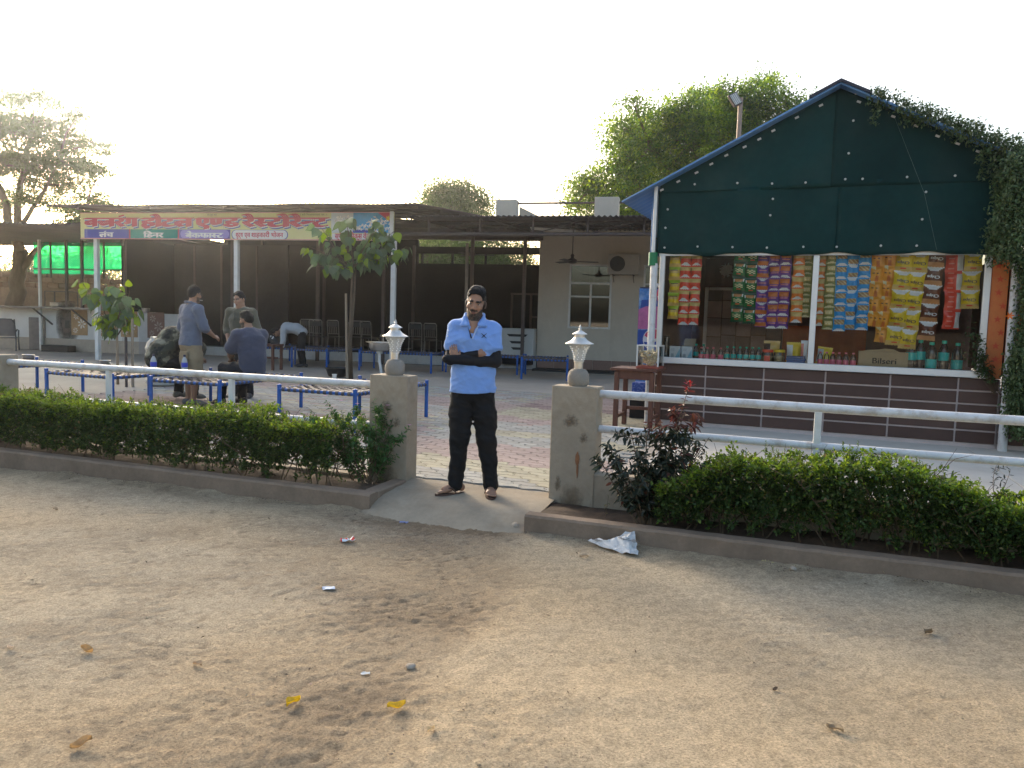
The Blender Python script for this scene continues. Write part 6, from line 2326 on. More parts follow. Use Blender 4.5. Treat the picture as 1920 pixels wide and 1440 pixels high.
r = np.random.default_rng(77)
n = 2600
u = np.concatenate([r.uniform(-8.6, -3.1, 1300), r.uniform(-1.8, 2.6, 700), r.uniform(-4.2, -.6, 600)])
v = np.concatenate([5.27 - np.abs(r.normal(0, .10, 1300)), 5.23 - np.abs(r.normal(0, .10, 700)), 5.1 - r.random(600) * 2.6])
k = fbm(u * 2.2, v * 3, 4.0, 3) > np.where(np.arange(n) < 2000, -.05, .05)
u, v = u[k], v[k]
x, y = u * GF.c - v * GF.s, u * GF.s + v * GF.c
z = ground_h(x, y) + .004
n = len(x)
D = np.stack([r.normal(0, 1, n), r.normal(0, 1, n), r.normal(.1, .25, n)], 1)
L_ = r.uniform(.006, .026, n)
link_ = link('leaf_litter', leaf_mesh('leaf_litter', np.stack([x, y, z], 1), D, np.array([0, 0, 1.0]) + r.normal(0, .3, (n, 3)), L_, L_ * r.uniform(.15, .5, n), [mat('litter_brown', (.13, .085, .05), .9, island=.6), mat('litter_straw', (.36, .27, .14), .9, island=.4)], mi=(r.random(n) < .3).astype(int)))
tag(link_, 'scattered dry leaf bits, straw and twigs along the kerbs and on the lot', 'leaf litter', kind='stuff')

# ------------------------------------------------------------------ trees
def tree(label, base, trunk, blobs, n_leaf, L0, mats, seed, spray=26, flat=.55, limb_r=.09, group=None, name='tree', zdown=-.2, gap=.0):
    r = np.random.default_rng(seed)
    B = Vector(base)
    t = thing(name, label, 'tree', base, 0, group)
    tk = MB()
    for pts, ra, rb in trunk:
        pts = [Vector(p) - B for p in pts]
        k = len(pts)
        sm = []
        for i in range(k - 1):
            for q in range(4):
                a = q / 4
                sm.append(pts[i].lerp(pts[i + 1], a) + Vector(r.normal(0, ra * .12, 3)))
        sm.append(pts[-1])
        tk.tube(sm, [ra + (rb - ra) * i / (len(sm) - 1) for i in range(len(sm))], 9)
    top = Vector(trunk[0][0][-1]) - B
    lb = MB()
    C, ax, N_ = [], [], []
    tot = sum(b_[1] ** 2 for b_ in blobs)
    for (c, rad) in blobs:
        c = Vector(c) - B
        src = min((Vector(p) - B for tr_ in trunk for p in tr_[0][1:]), key=lambda q: (q - c).length)
        mid = src.lerp(c, .5) + Vector(r.normal(0, rad * .15, 3))
        lb.tube([src, mid, c], (limb_r, limb_r * .6, limb_r * .25), 6)
        ns = max(6, int(n_leaf * rad ** 2 / tot / spray))
        for i in range(ns):
            d = r.normal(size=3)
            d /= np.linalg.norm(d)
            q = rad * (.35 + .65 * r.random() ** .5)
            p = np.array(c) + d * q * np.array([1, 1, flat + .25])
            if i % 4 == 0:
                lb.tube([c, Vector(c).lerp(Vector(p), .55) + Vector(r.normal(0, rad * .06, 3)), Vector(p)], (limb_r * .25, limb_r * .14, limb_r * .05), 4)
            C.append(p)
            a_ = d * np.array([1, 1, .5]) + r.normal(0, .35, 3) + np.array([0, 0, zdown])
            ax.append(a_ / np.linalg.norm(a_))
    tk.build('trunk', M_bark, t, smooth='all')
    lb.build('limbs', M_bark, t, smooth='all')
    C, ax = np.array(C), np.array(ax)
    ns = len(C)
    tp = r.random((ns, spray, 1))
    sl = r.uniform(4, 9, (ns, 1, 1)) * L0
    P = C[:, None] + ax[:, None] * (tp - .3) * sl + r.normal(0, 1, (ns, spray, 3)) * L0 * np.array([1.1, 1.1, 1.1 * flat])
    D = ax[:, None] * .5 + r.normal(0, .6, (ns, spray, 3)) + np.array([0, 0, zdown])
    U = np.array([0, 0, 1.0]) + r.normal(0, .5, (ns, spray, 3))
    P, D, U = (q.reshape(-1, 3) for q in (P, D, U))
    m = len(P)
    Ln = L0 * r.uniform(.7, 1.3, m)
    mi = np.repeat((r.random(ns) < .35).astype(int), spray)
    link('crown', leaf_mesh('crown', P, D, U, Ln, Ln * .5, mats, mi=mi if len(mats) > 1 else None), t, 'stuff')
    return t


L_neem = leaf_mat('neem_leaf', (.070, .135, .030), .5, .4)
L_neem2 = leaf_mat('neem_leaf_light', (.165, .255, .040), .55, .3)
L_acacia = leaf_mat('acacia_leaf', (.088, .130, .045), .55, .3)
L_far = leaf_mat('far_leaf', (.085, .14, .045), .5, .3)
YA = 27.0
A = lambda px, py, dy=0: at(px, py, YA + dy)
g0 = on(22, 628, 0)
g0.y = YA
g0.x = at(22, 628, YA).x
AR = .9
tree('tall feathery tree at the left with forked trunk against the bright sky', g0,
     [([(g0.x, YA, -.2), A(28, 560), A(35, 500), A(40, 470)], .30, .20), ([A(40, 470), A(20, 430), A(10, 380), A(-10, 330), A(-20, 260)], .17, .07), ([A(32, 520), A(36, 440), A(32, 380), A(45, 310), A(60, 250)], .16, .06),
      ([A(36, 430), A(62, 390), A(90, 345), A(110, 300)], .09, .04), ([A(35, 520), A(62, 475), A(85, 455), A(120, 425), A(160, 400)], .11, .04)],
     [(A(q[0], q[1], rnd.uniform(-1.6, 1.6)), q[2] * AR) for q in ((60, 240, 1.0), (95, 185, .6), (110, 230, .9), (150, 215, .6), (30, 250, 1.1), (0, 220, 1.1), (-20, 290, 1.2), (20, 310, 1.1), (60, 310, 1.0), (100, 285, 1.0), (140, 265, .8), (180, 270, .6), (195, 285, .45), (130, 310, .9), (170, 315, .7), (190, 320, .5), (90, 345, .9), (140, 345, .7), (175, 370, .6), (190, 385, .5), (60, 370, .7), (110, 385, .7), (150, 395, .7), (135, 415, .5), (20, 370, .6), (-20, 390, .9), (-50, 240, 1.2), (10, 180, .8), (60, 185, .7), (150, 425, .4), (185, 395, .4))],
     95000, .078, [L_acacia], 41, flat=.2, limb_r=.045, zdown=-.02)
YA = 36.0
tr0 = at(1330, 600, YA)
tree('big leafy tree rising behind the kiosk roof', (tr0.x, YA, 0),
     [([(tr0.x, YA, -.2), at(1325, 520, YA), at(1315, 450, YA), at(1320, 400, YA)], .5, .32), ([at(1320, 420, YA), at(1270, 360, YA), at(1240, 310, YA), at(1220, 270, YA)], .26, .10), ([at(1320, 400, YA), at(1370, 320, YA), at(1400, 250, YA), at(1410, 200, YA)], .28, .1), ([at(1320, 410, YA), at(1230, 400, YA), at(1150, 370, YA), at(1110, 350, YA)], .2, .07)],
     [(A(q[0], q[1], rnd.uniform(-2.2, 2.2)), q[2] * .86) for q in ((1420, 190, 1.2), (1375, 195, 1.1), (1440, 160, .6), (1480, 210, 1.0), (1330, 210, 1.3), (1290, 215, 1.0), (1250, 230, 1.0), (1205, 240, .9), (1170, 245, .8), (1230, 280, 1.3), (1290, 270, 1.5), (1350, 260, 1.5), (1420, 250, 1.5), (1180, 300, 1.2), (1250, 330, 1.5), (1320, 330, 1.6), (1400, 320, 1.4), (1165, 330, .9), (1200, 370, 1.3), (1110, 340, .8), (1085, 355, .6), (1130, 365, .9), (1100, 385, .8), (1150, 400, .9), (1080, 385, .4), (1210, 410, 1.2), (1280, 400, 1.4), (1190, 200, .5), (1345, 175, .5), (1160, 270, .5))],
     90000, .15, [L_neem, L_neem2], 42, flat=.7, limb_r=.09)
YA = 47.0
tr0 = at(850, 620, YA)
tree('small round topped tree showing above the verandah roof', (tr0.x, YA, 0), [([(tr0.x, YA, -.2), at(850, 520, YA), at(850, 430, YA)], .3, .2)],
     [(A(q[0], q[1], rnd.uniform(-1, 1)), q[2]) for q in ((850, 370, 1.0), (820, 372, .8), (880, 375, .9), (800, 385, .6), (905, 392, .6), (850, 400, 1.2), (870, 358, .5), (828, 358, .5), (850, 470, 1.5), (800, 480, 1.2))],
     26000, .17, [L_far], 43, flat=.8, limb_r=.05)
YA = 40.0
gr = 'background trees beyond the hall and the old wall'
bgt = [('bushy tree seen through the bright gap left of the man', 800, 480, 2.0, 440), ('bushy tree seen through the gap above the man in the blue polo', 880, 490, 1.6, 440), ('thin leafy tree seen through the gap right of the hall pipe', 940, 488, 1.6, 440),
       ('low round tree behind the old wall at the left edge', -20, 530, 1.9, 470), ('low bushy tree behind the old wall and the forked trunk', 70, 525, 1.7, 470), ('bushy tree behind the shade net', 170, 515, 2.0, 460), ('low bushy tree left of the frame edge', -120, 510, 2.4, 460)]
for i, (lab, px, py, rad, top_) in enumerate(bgt):
    q = at(px, 620, YA + i)
    tree(lab, (q.x, YA + i, 0), [([(q.x, YA + i, -.2), at(px, 560, YA + i), at(px, py, YA + i)], .22, .12)],
         [(at(px + dx, py + dy, YA + i + rnd.uniform(-.8, .8)), rad * k) for dx, dy, k in ((0, 0, .8), (-40, 5, .6), (40, 8, .6), (-15, -22, .55), (22, -20, .5), (0, 30, .7), (-60, 35, .5), (55, 35, .5))],
         9000, .17, [L_far if i % 2 else L_acacia], 60 + i, flat=.8, limb_r=.05, group=gr)

# flood light on its mast behind the kiosk
mp = at(1368, 560, 15.5)
fl = thing('flood_light', 'square flood light on a rusty pole rising behind the kiosk roof', 'flood light', Vector((mp.x, 15.5, 0)), 0)
zt = at(1368, 183, 15.5).z
MB().tube([(0, 0, -.1), (.012, 0, zt)], .045, 10).build('pole', mat('rusty_pole', (.30, .22, .17), .7, var=.2, scale=4), fl, smooth=True)
MB().tube([(-.10, .05, .5), (-.085, .05, zt - .75)], .016, 6).build('cable', M_black, fl)
hd = MB().box((0, 0, 0), (.26, .07, .20), .012).build('lamp_head', M_steelpost, fl)
ln = MB().box((0, -.038, 0), (.215, .012, .155), .003).build('lamp_glass', mat('lamp_glass', (.50, .50, .46), .3, var=.1, scale=20), hd)
rb = MB()
for k in range(4):
    rb.box((0, -.046, -.06 + k * .04), (.21, .004, .006))
rb.build('reflector_ribs', M_steelpost, hd)
hd.location = (-.11, -.04, zt - .05)
hd.rotation_euler = (math.radians(-28), math.radians(58), math.radians(-15))
MB().tube([(.0, 0, zt - .04), (-.08, -.02, zt - .05)], .018, 6).build('bracket', M_steelpost, fl)
# ------------------------------------------------------------------ people: smooth blended bodies
class Grid3:
    def __init__(s, lo, hi, h):
        s.lo, s.h = np.array(lo, dtype=np.float32), h
        s.n = np.ceil((np.array(hi) - s.lo) / h).astype(int) + 1
        s.ax = [s.lo[i] + h * np.arange(s.n[i], dtype=np.float32) for i in range(3)]
        s.F = np.full(s.n, 1.0, dtype=np.float32)

    def _box(s, lo, hi):
        i0 = np.maximum(np.floor((np.array(lo) - s.lo) / s.h).astype(int), 0)
        i1 = np.minimum(np.ceil((np.array(hi) - s.lo) / s.h).astype(int) + 1, s.n)
        sl = tuple(slice(a, b) for a, b in zip(i0, i1))
        X, Y, Z = np.meshgrid(*[s.ax[i][sl[i]] for i in range(3)], indexing='ij')
        return sl, X, Y, Z

    def prim(s, p):
        kind = p[0]
        if kind in ('c', '-c'):
            _, a, b, ra, rb, k = p[:6]
            sc = np.array(p[6] if len(p) > 6 else (1, 1, 1), dtype=np.float32)
            a, b = np.array(a, dtype=np.float32), np.array(b, dtype=np.float32)
            m = max(ra, rb) * max(1, sc.max()) + .05 + k
            sl, X, Y, Z = s._box(np.minimum(a, b) - m, np.maximum(a, b) + m)
            if X.size == 0:
                return
            A, Bv = a / sc, (b - a) / sc
            px, py, pz = X / sc[0] - A[0], Y / sc[1] - A[1], Z / sc[2] - A[2]
            L2 = max(float((Bv ** 2).sum()), 1e-9)
            t = np.clip((px * Bv[0] + py * Bv[1] + pz * Bv[2]) / L2, 0, 1)
            d = np.sqrt((px - t * Bv[0]) ** 2 + (py - t * Bv[1]) ** 2 + (pz - t * Bv[2]) ** 2) - (ra + (rb - ra) * t)
            d = d * sc.min()
        else:
            _, c, r, rot, k = p[:5]
            c, r = np.array(c, dtype=np.float32), np.array(r, dtype=np.float32)
            m = r.max() + .05 + k
            sl, X, Y, Z = s._box(c - m, c + m)
            if X.size == 0:
                return
            Q = np.stack([X - c[0], Y - c[1], Z - c[2]], -1)
            if rot is not None:
                Q = Q @ np.array(rot, dtype=np.float32)
            k0 = np.sqrt(((Q / r) ** 2).sum(-1)) + 1e-6
            k1 = np.sqrt(((Q / r ** 2) ** 2).sum(-1)) + 1e-6
            d = k0 * (k0 - 1) / k1
        k = max(k, 1e-4)
        F = s.F[sl]
        if kind[0] == '-':
            h = np.clip(.5 - .5 * (F + d) / k, 0, 1)
            s.F[sl] = F * (1 - h) + (-d) * h + k * h * (1 - h)
        else:
            h = np.clip(.5 + .5 * (F - d) / k, 0, 1)
            s.F[sl] = F * (1 - h) + d * h - k * h * (1 - h)

    def cut(s, fn):
        X, Y, Z = np.meshgrid(*s.ax, indexing='ij', sparse=True)
        s.F = np.maximum(s.F, fn(X, Y, Z))

    def noise(s, fn):
        near = np.abs(s.F) < .06
        i = np.nonzero(near)
        s.F[i] += fn(s.ax[0][i[0]], s.ax[1][i[1]], s.ax[2][i[2]]).astype(np.float32)

    def mesh(s):
        F = s.F
        n = F.shape
        c = tuple(k - 1 for k in n)
        off = [(a, b, d) for a in (0, 1) for b in (0, 1) for d in (0, 1)]
        V8 = [F[a:a + c[0], b:b + c[1], d:d + c[2]] for a, b, d in off]
        neg = sum((v < 0).astype(np.int8) for v in V8)
        cell = np.nonzero((neg > 0) & (neg < 8))
        m = len(cell[0])
        val = np.stack([v[cell] for v in V8], 1)
        acc = np.zeros((m, 3))
        cnt = np.zeros(m)
        O = np.array(off, dtype=float)
        for i in range(8):
            for j in range(i + 1, 8):
                if abs(O[i] - O[j]).sum() == 1:
                    f0, f1 = val[:, i], val[:, j]
                    x = (f0 < 0) != (f1 < 0)
                    t = np.where(x, f0 / np.where(x, f0 - f1, 1), 0)
                    P = O[i] + (O[j] - O[i]) * t[:, None]
                    acc += P * x[:, None]
                    cnt += x
        V = (np.stack(cell, 1) + acc / cnt[:, None]) * s.h + s.lo
        idx = np.full(c, -1, dtype=np.int64)
        idx[cell] = np.arange(m)
        Q = []
        for ax in range(3):
            a0 = [slice(1, n[k] - 1) for k in range(3)]
            a0[ax] = slice(0, n[ax] - 1)
            a1 = list(a0)
            a1[ax] = slice(1, n[ax])
            s0, s1 = F[tuple(a0)] < 0, F[tuple(a1)] < 0
            e = np.nonzero(s0 != s1)
            if len(e[0]) == 0:
                continue
            base = [e[k] + (0 if k == ax else 1) for k in range(3)]
            u, v = [k for k in range(3) if k != ax]
            def cidx(du, dv):
                q = [b.copy() for b in base]
                q[u] -= du
                q[v] -= dv
                return idx[tuple(q)]
            q = np.stack([cidx(1, 1), cidx(0, 1), cidx(0, 0), cidx(1, 0)], 1)
            flip = s0[e] if ax != 1 else ~s0[e]
            q = np.where(flip[:, None], q, q[:, ::-1])
            Q.append(q)
        Q = np.concatenate(Q)
        return V, Q[(Q >= 0).all(1)]


def sculpt(prims, h, cuts=(), noise=None, pad=.03):
    pts = []
    for p in prims:
        if p[0] in ('c',):
            m = max(p[3], p[4]) * (max(p[6]) if len(p) > 6 else 1)
            pts += [np.array(p[1]) - m, np.array(p[1]) + m, np.array(p[2]) - m, np.array(p[2]) + m]
        elif p[0] == 'e':
            m = max(p[2])
            pts += [np.array(p[1]) - m, np.array(p[1]) + m]
    pts = np.array(pts)
    g = Grid3(pts.min(0) - pad, pts.max(0) + pad, h)
    for p in prims:
        g.prim(p)
    if noise:
        g.noise(noise)
    for c in cuts:
        g.cut(c)
    return g.mesh()


def vec(*a):
    return np.array(a, dtype=float)


SKIN = np.array((.30, .165, .105))
HAIRC = np.array((.012, .010, .009))


def head_frame(c, tilt, roll, turn):
    R = Euler((tilt, roll, turn), 'XYZ').to_matrix()
    return np.array(c, dtype=float), np.array(R)


def head_prims(c, R, s=1.0):
    def T(p):
        return c + R @ (np.array(p) * s)
    e = lambda p, r, k, rot=R: ('e', T(p), np.array(r) * s, rot, k * s)
    cp = lambda a, b, ra, rb, k: ('c', T(a), T(b), ra * s, rb * s, k * s)
    P = [e((0, .012, .035), (.074, .093, .088), .01), e((0, -.022, -.038), (.055, .066, .072), .03), cp((0, -.062, -.094), (0, -.066, -.092), .024, .02, .03),
         cp((-.042, -.02, -.06), (-.024, -.055, -.090), .021, .020, .02), cp((.042, -.02, -.06), (.024, -.055, -.090), .021, .020, .02),
         e((-.040, -.058, -.016), (.026, .026, .024), .02), e((.040, -.058, -.016), (.026, .026, .024), .02),
         cp((-.030, -.078, .030), (.030, -.078, .030), .013, .013, .015),
         ('-c', T((-.030, -.098, .010)), T((-.034, -.096, .010)), .014 * s, .013 * s, .012 * s), ('-c', T((.030, -.098, .010)), T((.034, -.096, .010)), .014 * s, .013 * s, .012 * s),
         e((-.031, -.074, .010), (.0145, .013, .012), .004), e((.031, -.074, .010), (.0145, .013, .012), .004),
         cp((0, -.084, .018), (0, -.104, -.020), .009, .013, .010), cp((-.012, -.092, -.026), (.012, -.092, -.026), .010, .010, .008),
         cp((-.016, -.083, -.053), (.016, -.083, -.053), .008, .008, .006), cp((-.013, -.082, -.066), (.013, -.082, -.066), .009, .009, .006),
         e((-.077, .012, -.002), (.011, .020, .031), .006), e((.077, .012, -.002), (.011, .020, .031), .006)]
    return P


def hand_prims(wrist, d, palm_n, side, s=1.0, curl=.35, spread=.10):
    """palm and five fingers; d points from the wrist to the fingers, palm_n out of the palm; side +1: the thumb lies along d x palm_n"""
    d = np.array(d, dtype=float) / np.linalg.norm(d)
    n = np.array(palm_n, dtype=float)
    n = n - d * n.dot(d)
    n /= np.linalg.norm(n)
    t = np.cross(d, n) * side
    w = np.array(wrist, dtype=float)
    P = [('c', w + d * .015 * s, w + d * .075 * s, .026 * s, .034 * s, .015 * s)]
    P = [('c', w + d * .015 * s + t * o, w + d * .078 * s + t * o * 1.35, .015 * s, .0135 * s, .012 * s) for o in (-.022 * s, 0, .022 * s)]
    for o, L in ((.030, .070), (.010, .080), (-.011, .074), (-.030, .058)):
        a = w + d * .080 * s + t * o * s
        dd = d + t * o * spread * 20 * .1
        dd /= np.linalg.norm(dd)
        b = a + (dd * math.cos(curl) + n * math.sin(curl)) * L * .5 * s
        c = b + (dd * math.cos(curl * 2.2) + n * math.sin(curl * 2.2)) * L * .5 * s
        P += [('c', a, b, .0088 * s, .0080 * s, .004), ('c', b, c, .0080 * s, .0066 * s, .003)]
    a = w + d * .022 * s + t * .026 * s
    b = a + (d * .62 + t * .60 + n * .35) * .042 * s
    c = b + (d * .88 + t * .15 + n * .35) * .034 * s
    P += [('c', a, b, .0125 * s, .0100 * s, .008), ('c', b, c, .0098 * s, .0078 * s, .004)]
    return P


def foot_prims(ankle, d, s=1.0, sole=None):
    d = np.array(d, dtype=float)
    d[2] = 0
    d /= np.linalg.norm(d)
    t = np.array((-d[1], d[0], 0))
    a = np.array(ankle, dtype=float)
    z0 = sole if sole is not None else a[2] - .075 * s
    g = lambda f, l, z: np.array((a[0] + d[0] * f * s + t[0] * l * s, a[1] + d[1] * f * s + t[1] * l * s, z0 + z * s))
    P = [('c', g(-.055, 0, .034), g(-.02, 0, .06), .031 * s, .036 * s, .02), ('c', g(-.02, 0, .055), g(.10, .0, .030), .038 * s, .026 * s, .02), ('c', g(.08, .022, .024), g(.11, .026, .022), .022 * s, .021 * s, .02), ('c', g(.07, -.022, .022), g(.10, -.026, .020), .022 * s, .019 * s, .02)]
    for l, f, r in ((.032, .160, .0125), (.014, .162, .0098), (-.002, .155, .0092), (-.018, .146, .0088), (-.032, .134, .0085)):
        P.append(('c', g(.11, l * .9, .018), g(f, l, .012), r * s, r * .9 * s, .004))
    return P


def person(label, loc, rz, J, h, shirt, trousers, skin=SKIN, beard=None, hair=HAIRC, sleeve=.75, hem=None, leg_len=1.0, hands=True, s=1.0, shirt_pat=None, hair_h=.018, feet='shoe', wrinkle=.006, shirt_fit=0.0, name='person', trouser_fit=0.0, neck_v=None, extra=(), hand_s=.95, shoe=(.05, .045, .045), mouth=(.17, .07, .055)):
    """J: joints in metres, the figure faces -y"""
    V = {k: np.array(v, dtype=float) for k, v in J.items() if k not in ('head_rot', 'hand_r', 'hand_l', 'foot_r', 'foot_l')}
    hc, HR = head_frame(V['head'], *J.get('head_rot', (0, 0, 0)))
    up = V['neck'] - V['pelvis']
    up /= np.linalg.norm(up)
    flat = (1, .70, 1) if up[2] > .75 else (1, .9, .75)
    B = [('c', V['pelvis'], V['waist'], .135, .130, .05, flat), ('c', V['waist'], V['chest'], .130, .158, .06, flat), ('c', V['chest'], V['neck'] - up * .04, .150, .075, .06, flat)]
    for q in 'rl':
        B.append(('c', V['neck'] - up * .035, V['sh_' + q], .055, .056, .05))
    B.append(('c', V['neck'] - up * .05, hc + HR @ vec(0, .018, -.05), .062, .054, .03))
    for q in 'rl':
        mid = V['sh_' + q] * .55 + V['el_' + q] * .45
        B += [('c', V['sh_' + q], mid, .054, .047, .03), ('c', mid, V['el_' + q], .046, .039, .02), ('c', V['el_' + q], V['el_' + q] * .6 + V['wr_' + q] * .4, .040, .041, .02), ('c', V['el_' + q] * .6 + V['wr_' + q] * .4, V['wr_' + q], .041, .026, .02)]
        mk = V['hip_' + q] * .5 + V['kn_' + q] * .5
        B += [('c', V['hip_' + q], mk, .088, .076, .05), ('c', mk, V['kn_' + q], .074, .054, .03), ('c', V['kn_' + q], V['kn_' + q] * .65 + V['an_' + q] * .35, .054, .056, .03), ('c', V['kn_' + q] * .65 + V['an_' + q] * .35, V['an_' + q], .055, .036, .03)]
        f = J.get('foot_' + q, (0, -1, 0))
        B += foot_prims(V['an_' + q], f)
        if hands and J.get('hand_' + q):
            d, n_, sd, cu = J['hand_' + q]
            B += hand_prims(V['wr_' + q], d, n_, sd, s=hand_s, curl=cu)
    B += head_prims(hc, HR)
    B += list(extra)
    Vb, Fb = sculpt(B, h)
    # colours that belong to the skin: brows, eyes, lips, beard
    L = (Vb - hc) @ HR
    col = np.tile(skin, (len(Vb), 1)) * (1 + .06 * fbm(Vb[:, 0] * 30, Vb[:, 1] * 30, Vb[:, 2] * 30, 2))[:, None]
    face = (L[:, 1] < -.03) & (np.abs(L).max(1) < .14)
    col[face & (((np.abs(L[:, 0]) / .018) ** 2 + ((L[:, 2] + .059) / .012) ** 2) < 1)] = mouth
    br = face & (np.abs(np.abs(L[:, 0]) - .031) < .021) & (np.abs(L[:, 2] - .031 + .10 * (np.abs(L[:, 0]) - .026)) < .0082)
    col[br] = hair * 1.3
    ey = ((np.abs(L[:, 0]) - .031) / .0125) ** 2 + ((L[:, 2] - .009) / .0050) ** 2 < 1
    col[face & ey] = (.42, .38, .35)
    col[face & ((((np.abs(L[:, 0]) - .031) / .0062) ** 2 + ((L[:, 2] - .009) / .0055) ** 2) < 1)] = (.02, .012, .01)
    lid = face & (np.abs(np.abs(L[:, 0]) - .031) < .014) & (np.abs(L[:, 2] - .0150) < .0022)
    col[lid] = skin * .35
    col[face & (np.abs(np.abs(L[:, 0]) - .006) < .003) & (np.abs(L[:, 2] + .031) < .003)] = skin * .3  # nostrils: shade of the openings painted into the skin colour
    if beard:
        amt = beard
        jaw = (L[:, 2] < -.030 - .0 * L[:, 1]) & (L[:, 2] > -.125) & (np.abs(L[:, 0]) < .075) & (L[:, 1] < .012)
        cheek = L[:, 2] < np.interp(np.abs(L[:, 0]), [0, .030, .052, .072], [-.070, -.060, -.040, -.005])
        m = jaw & cheek & ~(((np.abs(L[:, 0]) / .020) ** 2 + ((L[:, 2] + .061) / .010) ** 2) < 1)
        mus = (np.abs(L[:, 0]) < .032) & (np.abs(L[:, 2] + .041 + .15 * np.abs(L[:, 0])) < .0085) & (L[:, 1] < -.05)
        side = (np.abs(np.abs(L[:, 0]) - .07) < .016) & (np.abs(L[:, 1] + .008) < .014) & (L[:, 2] < .03) & (L[:, 2] > -.07)
        m = m | mus | side
        w = np.clip(m * amt * (.98 + .3 * vnoise(L[:, 0] * 160, L[:, 1] * 160, L[:, 2] * 160)), 0, 1)[:, None]
        col = col * (1 - w) + (hair * 1.4) * w
    scalp = (L[:, 2] > .035) & (L[:, 1] > -.05) & (np.linalg.norm(L, axis=1) < .17)
    col[scalp] = hair
    Mk = MATS.get('skin') or mat('skin', (.3, .2, .1), .55, vcol=True, var=.05, scale=20, bump=.08, bscale=160, spec=.35)
    body = link(name, npmesh(name, Vb, Fb, Mk, smooth=True, colors=np.clip(col, 0, 1)))
    body.location = loc
    body.rotation_euler = (0, 0, rz)
    body.scale = (s, s, s)
    tag(body, label, 'person')
    # hair
    T = lambda p: hc + HR @ np.array(p)
    H_ = [('e', T((0, .016, .040)), vec(.0755, .092, .088 + hair_h * .3), HR, .01), ('c', T((-.033, -.026, .088)), T((.031, -.022, .094)), .025 + hair_h * .35, .025 + hair_h * .35, .04), ('c', T((-.012, .02, .104)), T((.016, .03, .102)), .028 + hair_h * .4, .028 + hair_h * .4, .04), ('e', T((0, .035, .02)), vec(.0765, .078, .08), HR, .02)]
    def hcut(X, Y, Z):
        a, b, c = X - hc[0], Y - hc[1], Z - hc[2]
        lx = a * HR[0, 0] + b * HR[1, 0] + c * HR[2, 0]
        ly = a * HR[0, 1] + b * HR[1, 1] + c * HR[2, 1]
        lz = a * HR[0, 2] + b * HR[1, 2] + c * HR[2, 2]
        line = np.interp(ly, [-.12, -.055, -.034, -.014, -.005, .003, .026, .045, .09], [.083, .081, .062, .022, -.008, .024, .024, -.02, -.055])
        line = np.where(ly < -.030, line + .008 - 6.5 * lx ** 2, line)
        line = np.maximum(line, -.075) + .006 * vnoise(lx * 55 + 3, lz * 30 + ly * 40, 1.5)
        return (line - lz) * .7
    Vh, Fh = sculpt(H_, min(h, .007), [hcut], lambda x, y, z: .006 * fbm(x * 45, y * 22, z * 32, 3) + .004 * vnoise(x * 130, y * 50, z * 80))
    Mh = MATS.get('hair') or mat('hair', (.007, .006, .006), .6, var=.35, scale=60, bump=.9, bscale=220, stretch=(1, .35, 1), spec=.25)
    link('hair', npmesh('hair', Vh, Fh, Mh, smooth=True), body)
    # shirt
    f = .014 + shirt_fit
    S = [('c', V['pelvis'] - up * (.0 if up[2] > .75 else -.02), V['waist'], .142 + f, .136 + f, .05, flat), ('c', V['waist'], V['chest'], .136 + f, .158 + f, .06, flat), ('c', V['chest'], V['neck'] - up * .085, .150 + f, .072 + f * .5, .06, flat)]
    if hem is not None and up[2] > .75:
        S.append(('c', V['pelvis'] - vec(0, 0, .12), V['pelvis'], .176 + f, .160 + f, .05, (1, .72, 1)))
    for q in 'rl':
        S.append(('c', V['neck'] - up * .045, V['sh_' + q], .052 + f * .4, .053 + f * .5, .04))
        a, b, c = V['sh_' + q], V['el_' + q], V['wr_' + q]
        if sleeve <= 1:
            e = a + (b - a) * sleeve
            S.append(('c', a, e, .054 + f * .6, .052 + f * 1.1, .03))
        else:
            e = b + (c - b) * (sleeve - 1)
            S += [('c', a, b, .060 + f * .6, .050 + f * .6, .03), ('c', b, e, .050 + f * .6, .046 + f * .5, .02)]
    S.append(('-c', V['neck'] - up * .005, V['neck'] + up * .12, .062, .066, .012))
    if neck_v:
        S += neck_v
    cuts = []
    if hem is not None and up[2] > .75:
        cuts.append(lambda X, Y, Z: hem + .004 * np.sin(X * 14 + Y * 9) - Z)
    wr = lambda x, y, z: wrinkle * (fbm(x * 9 + 3 * z, y * 9, z * 16 + 4 * x, 3)) + wrinkle * .5 * np.abs(vnoise(x * 16 + z * 9, y * 12, z * 22 - x * 10)) - wrinkle * .2
    Vs, Fs = sculpt(S, h, cuts, wr)
    sm = shirt if not isinstance(shirt, tuple) else mat('shirt_cloth_' + str(len(MATS)), shirt, .85, var=.07, scale=14, bump=.25, bscale=350, sheen=.2)
    colr = shirt_pat(Vs) if shirt_pat else None
    sh_o = link('shirt', npmesh('shirt', Vs, Fs, sm, smooth=True, colors=colr), body)
    # trousers
    f2 = .016 + trouser_fit
    P = [('e', V['pelvis'] - vec(0, 0, .03), vec(.155 + f2 * .5, .115 + f2 * .6, .12), None, .04)]
    for q in 'rl':
        mk = V['hip_' + q] * .5 + V['kn_' + q] * .5
        P += [('c', V['hip_' + q], mk, .082 + f2 * .6, .080 + f2, .05), ('c', mk, V['kn_' + q], .080 + f2, .060 + f2, .03)]
        if leg_len > .5:
            e = V['kn_' + q] + (V['an_' + q] - V['kn_' + q]) * (leg_len - .5) * 2
            P.append(('c', V['kn_' + q], e, .060 + f2, .044 + f2 * 1.05, .03))
    ws = lambda x, y, z: wrinkle * 1.1 * fbm(x * 9, y * 9, z * 14 + 5 * x, 3) + wrinkle * .5 * np.abs(vnoise(x * 14, y * 14, z * 24))
    cuts = []
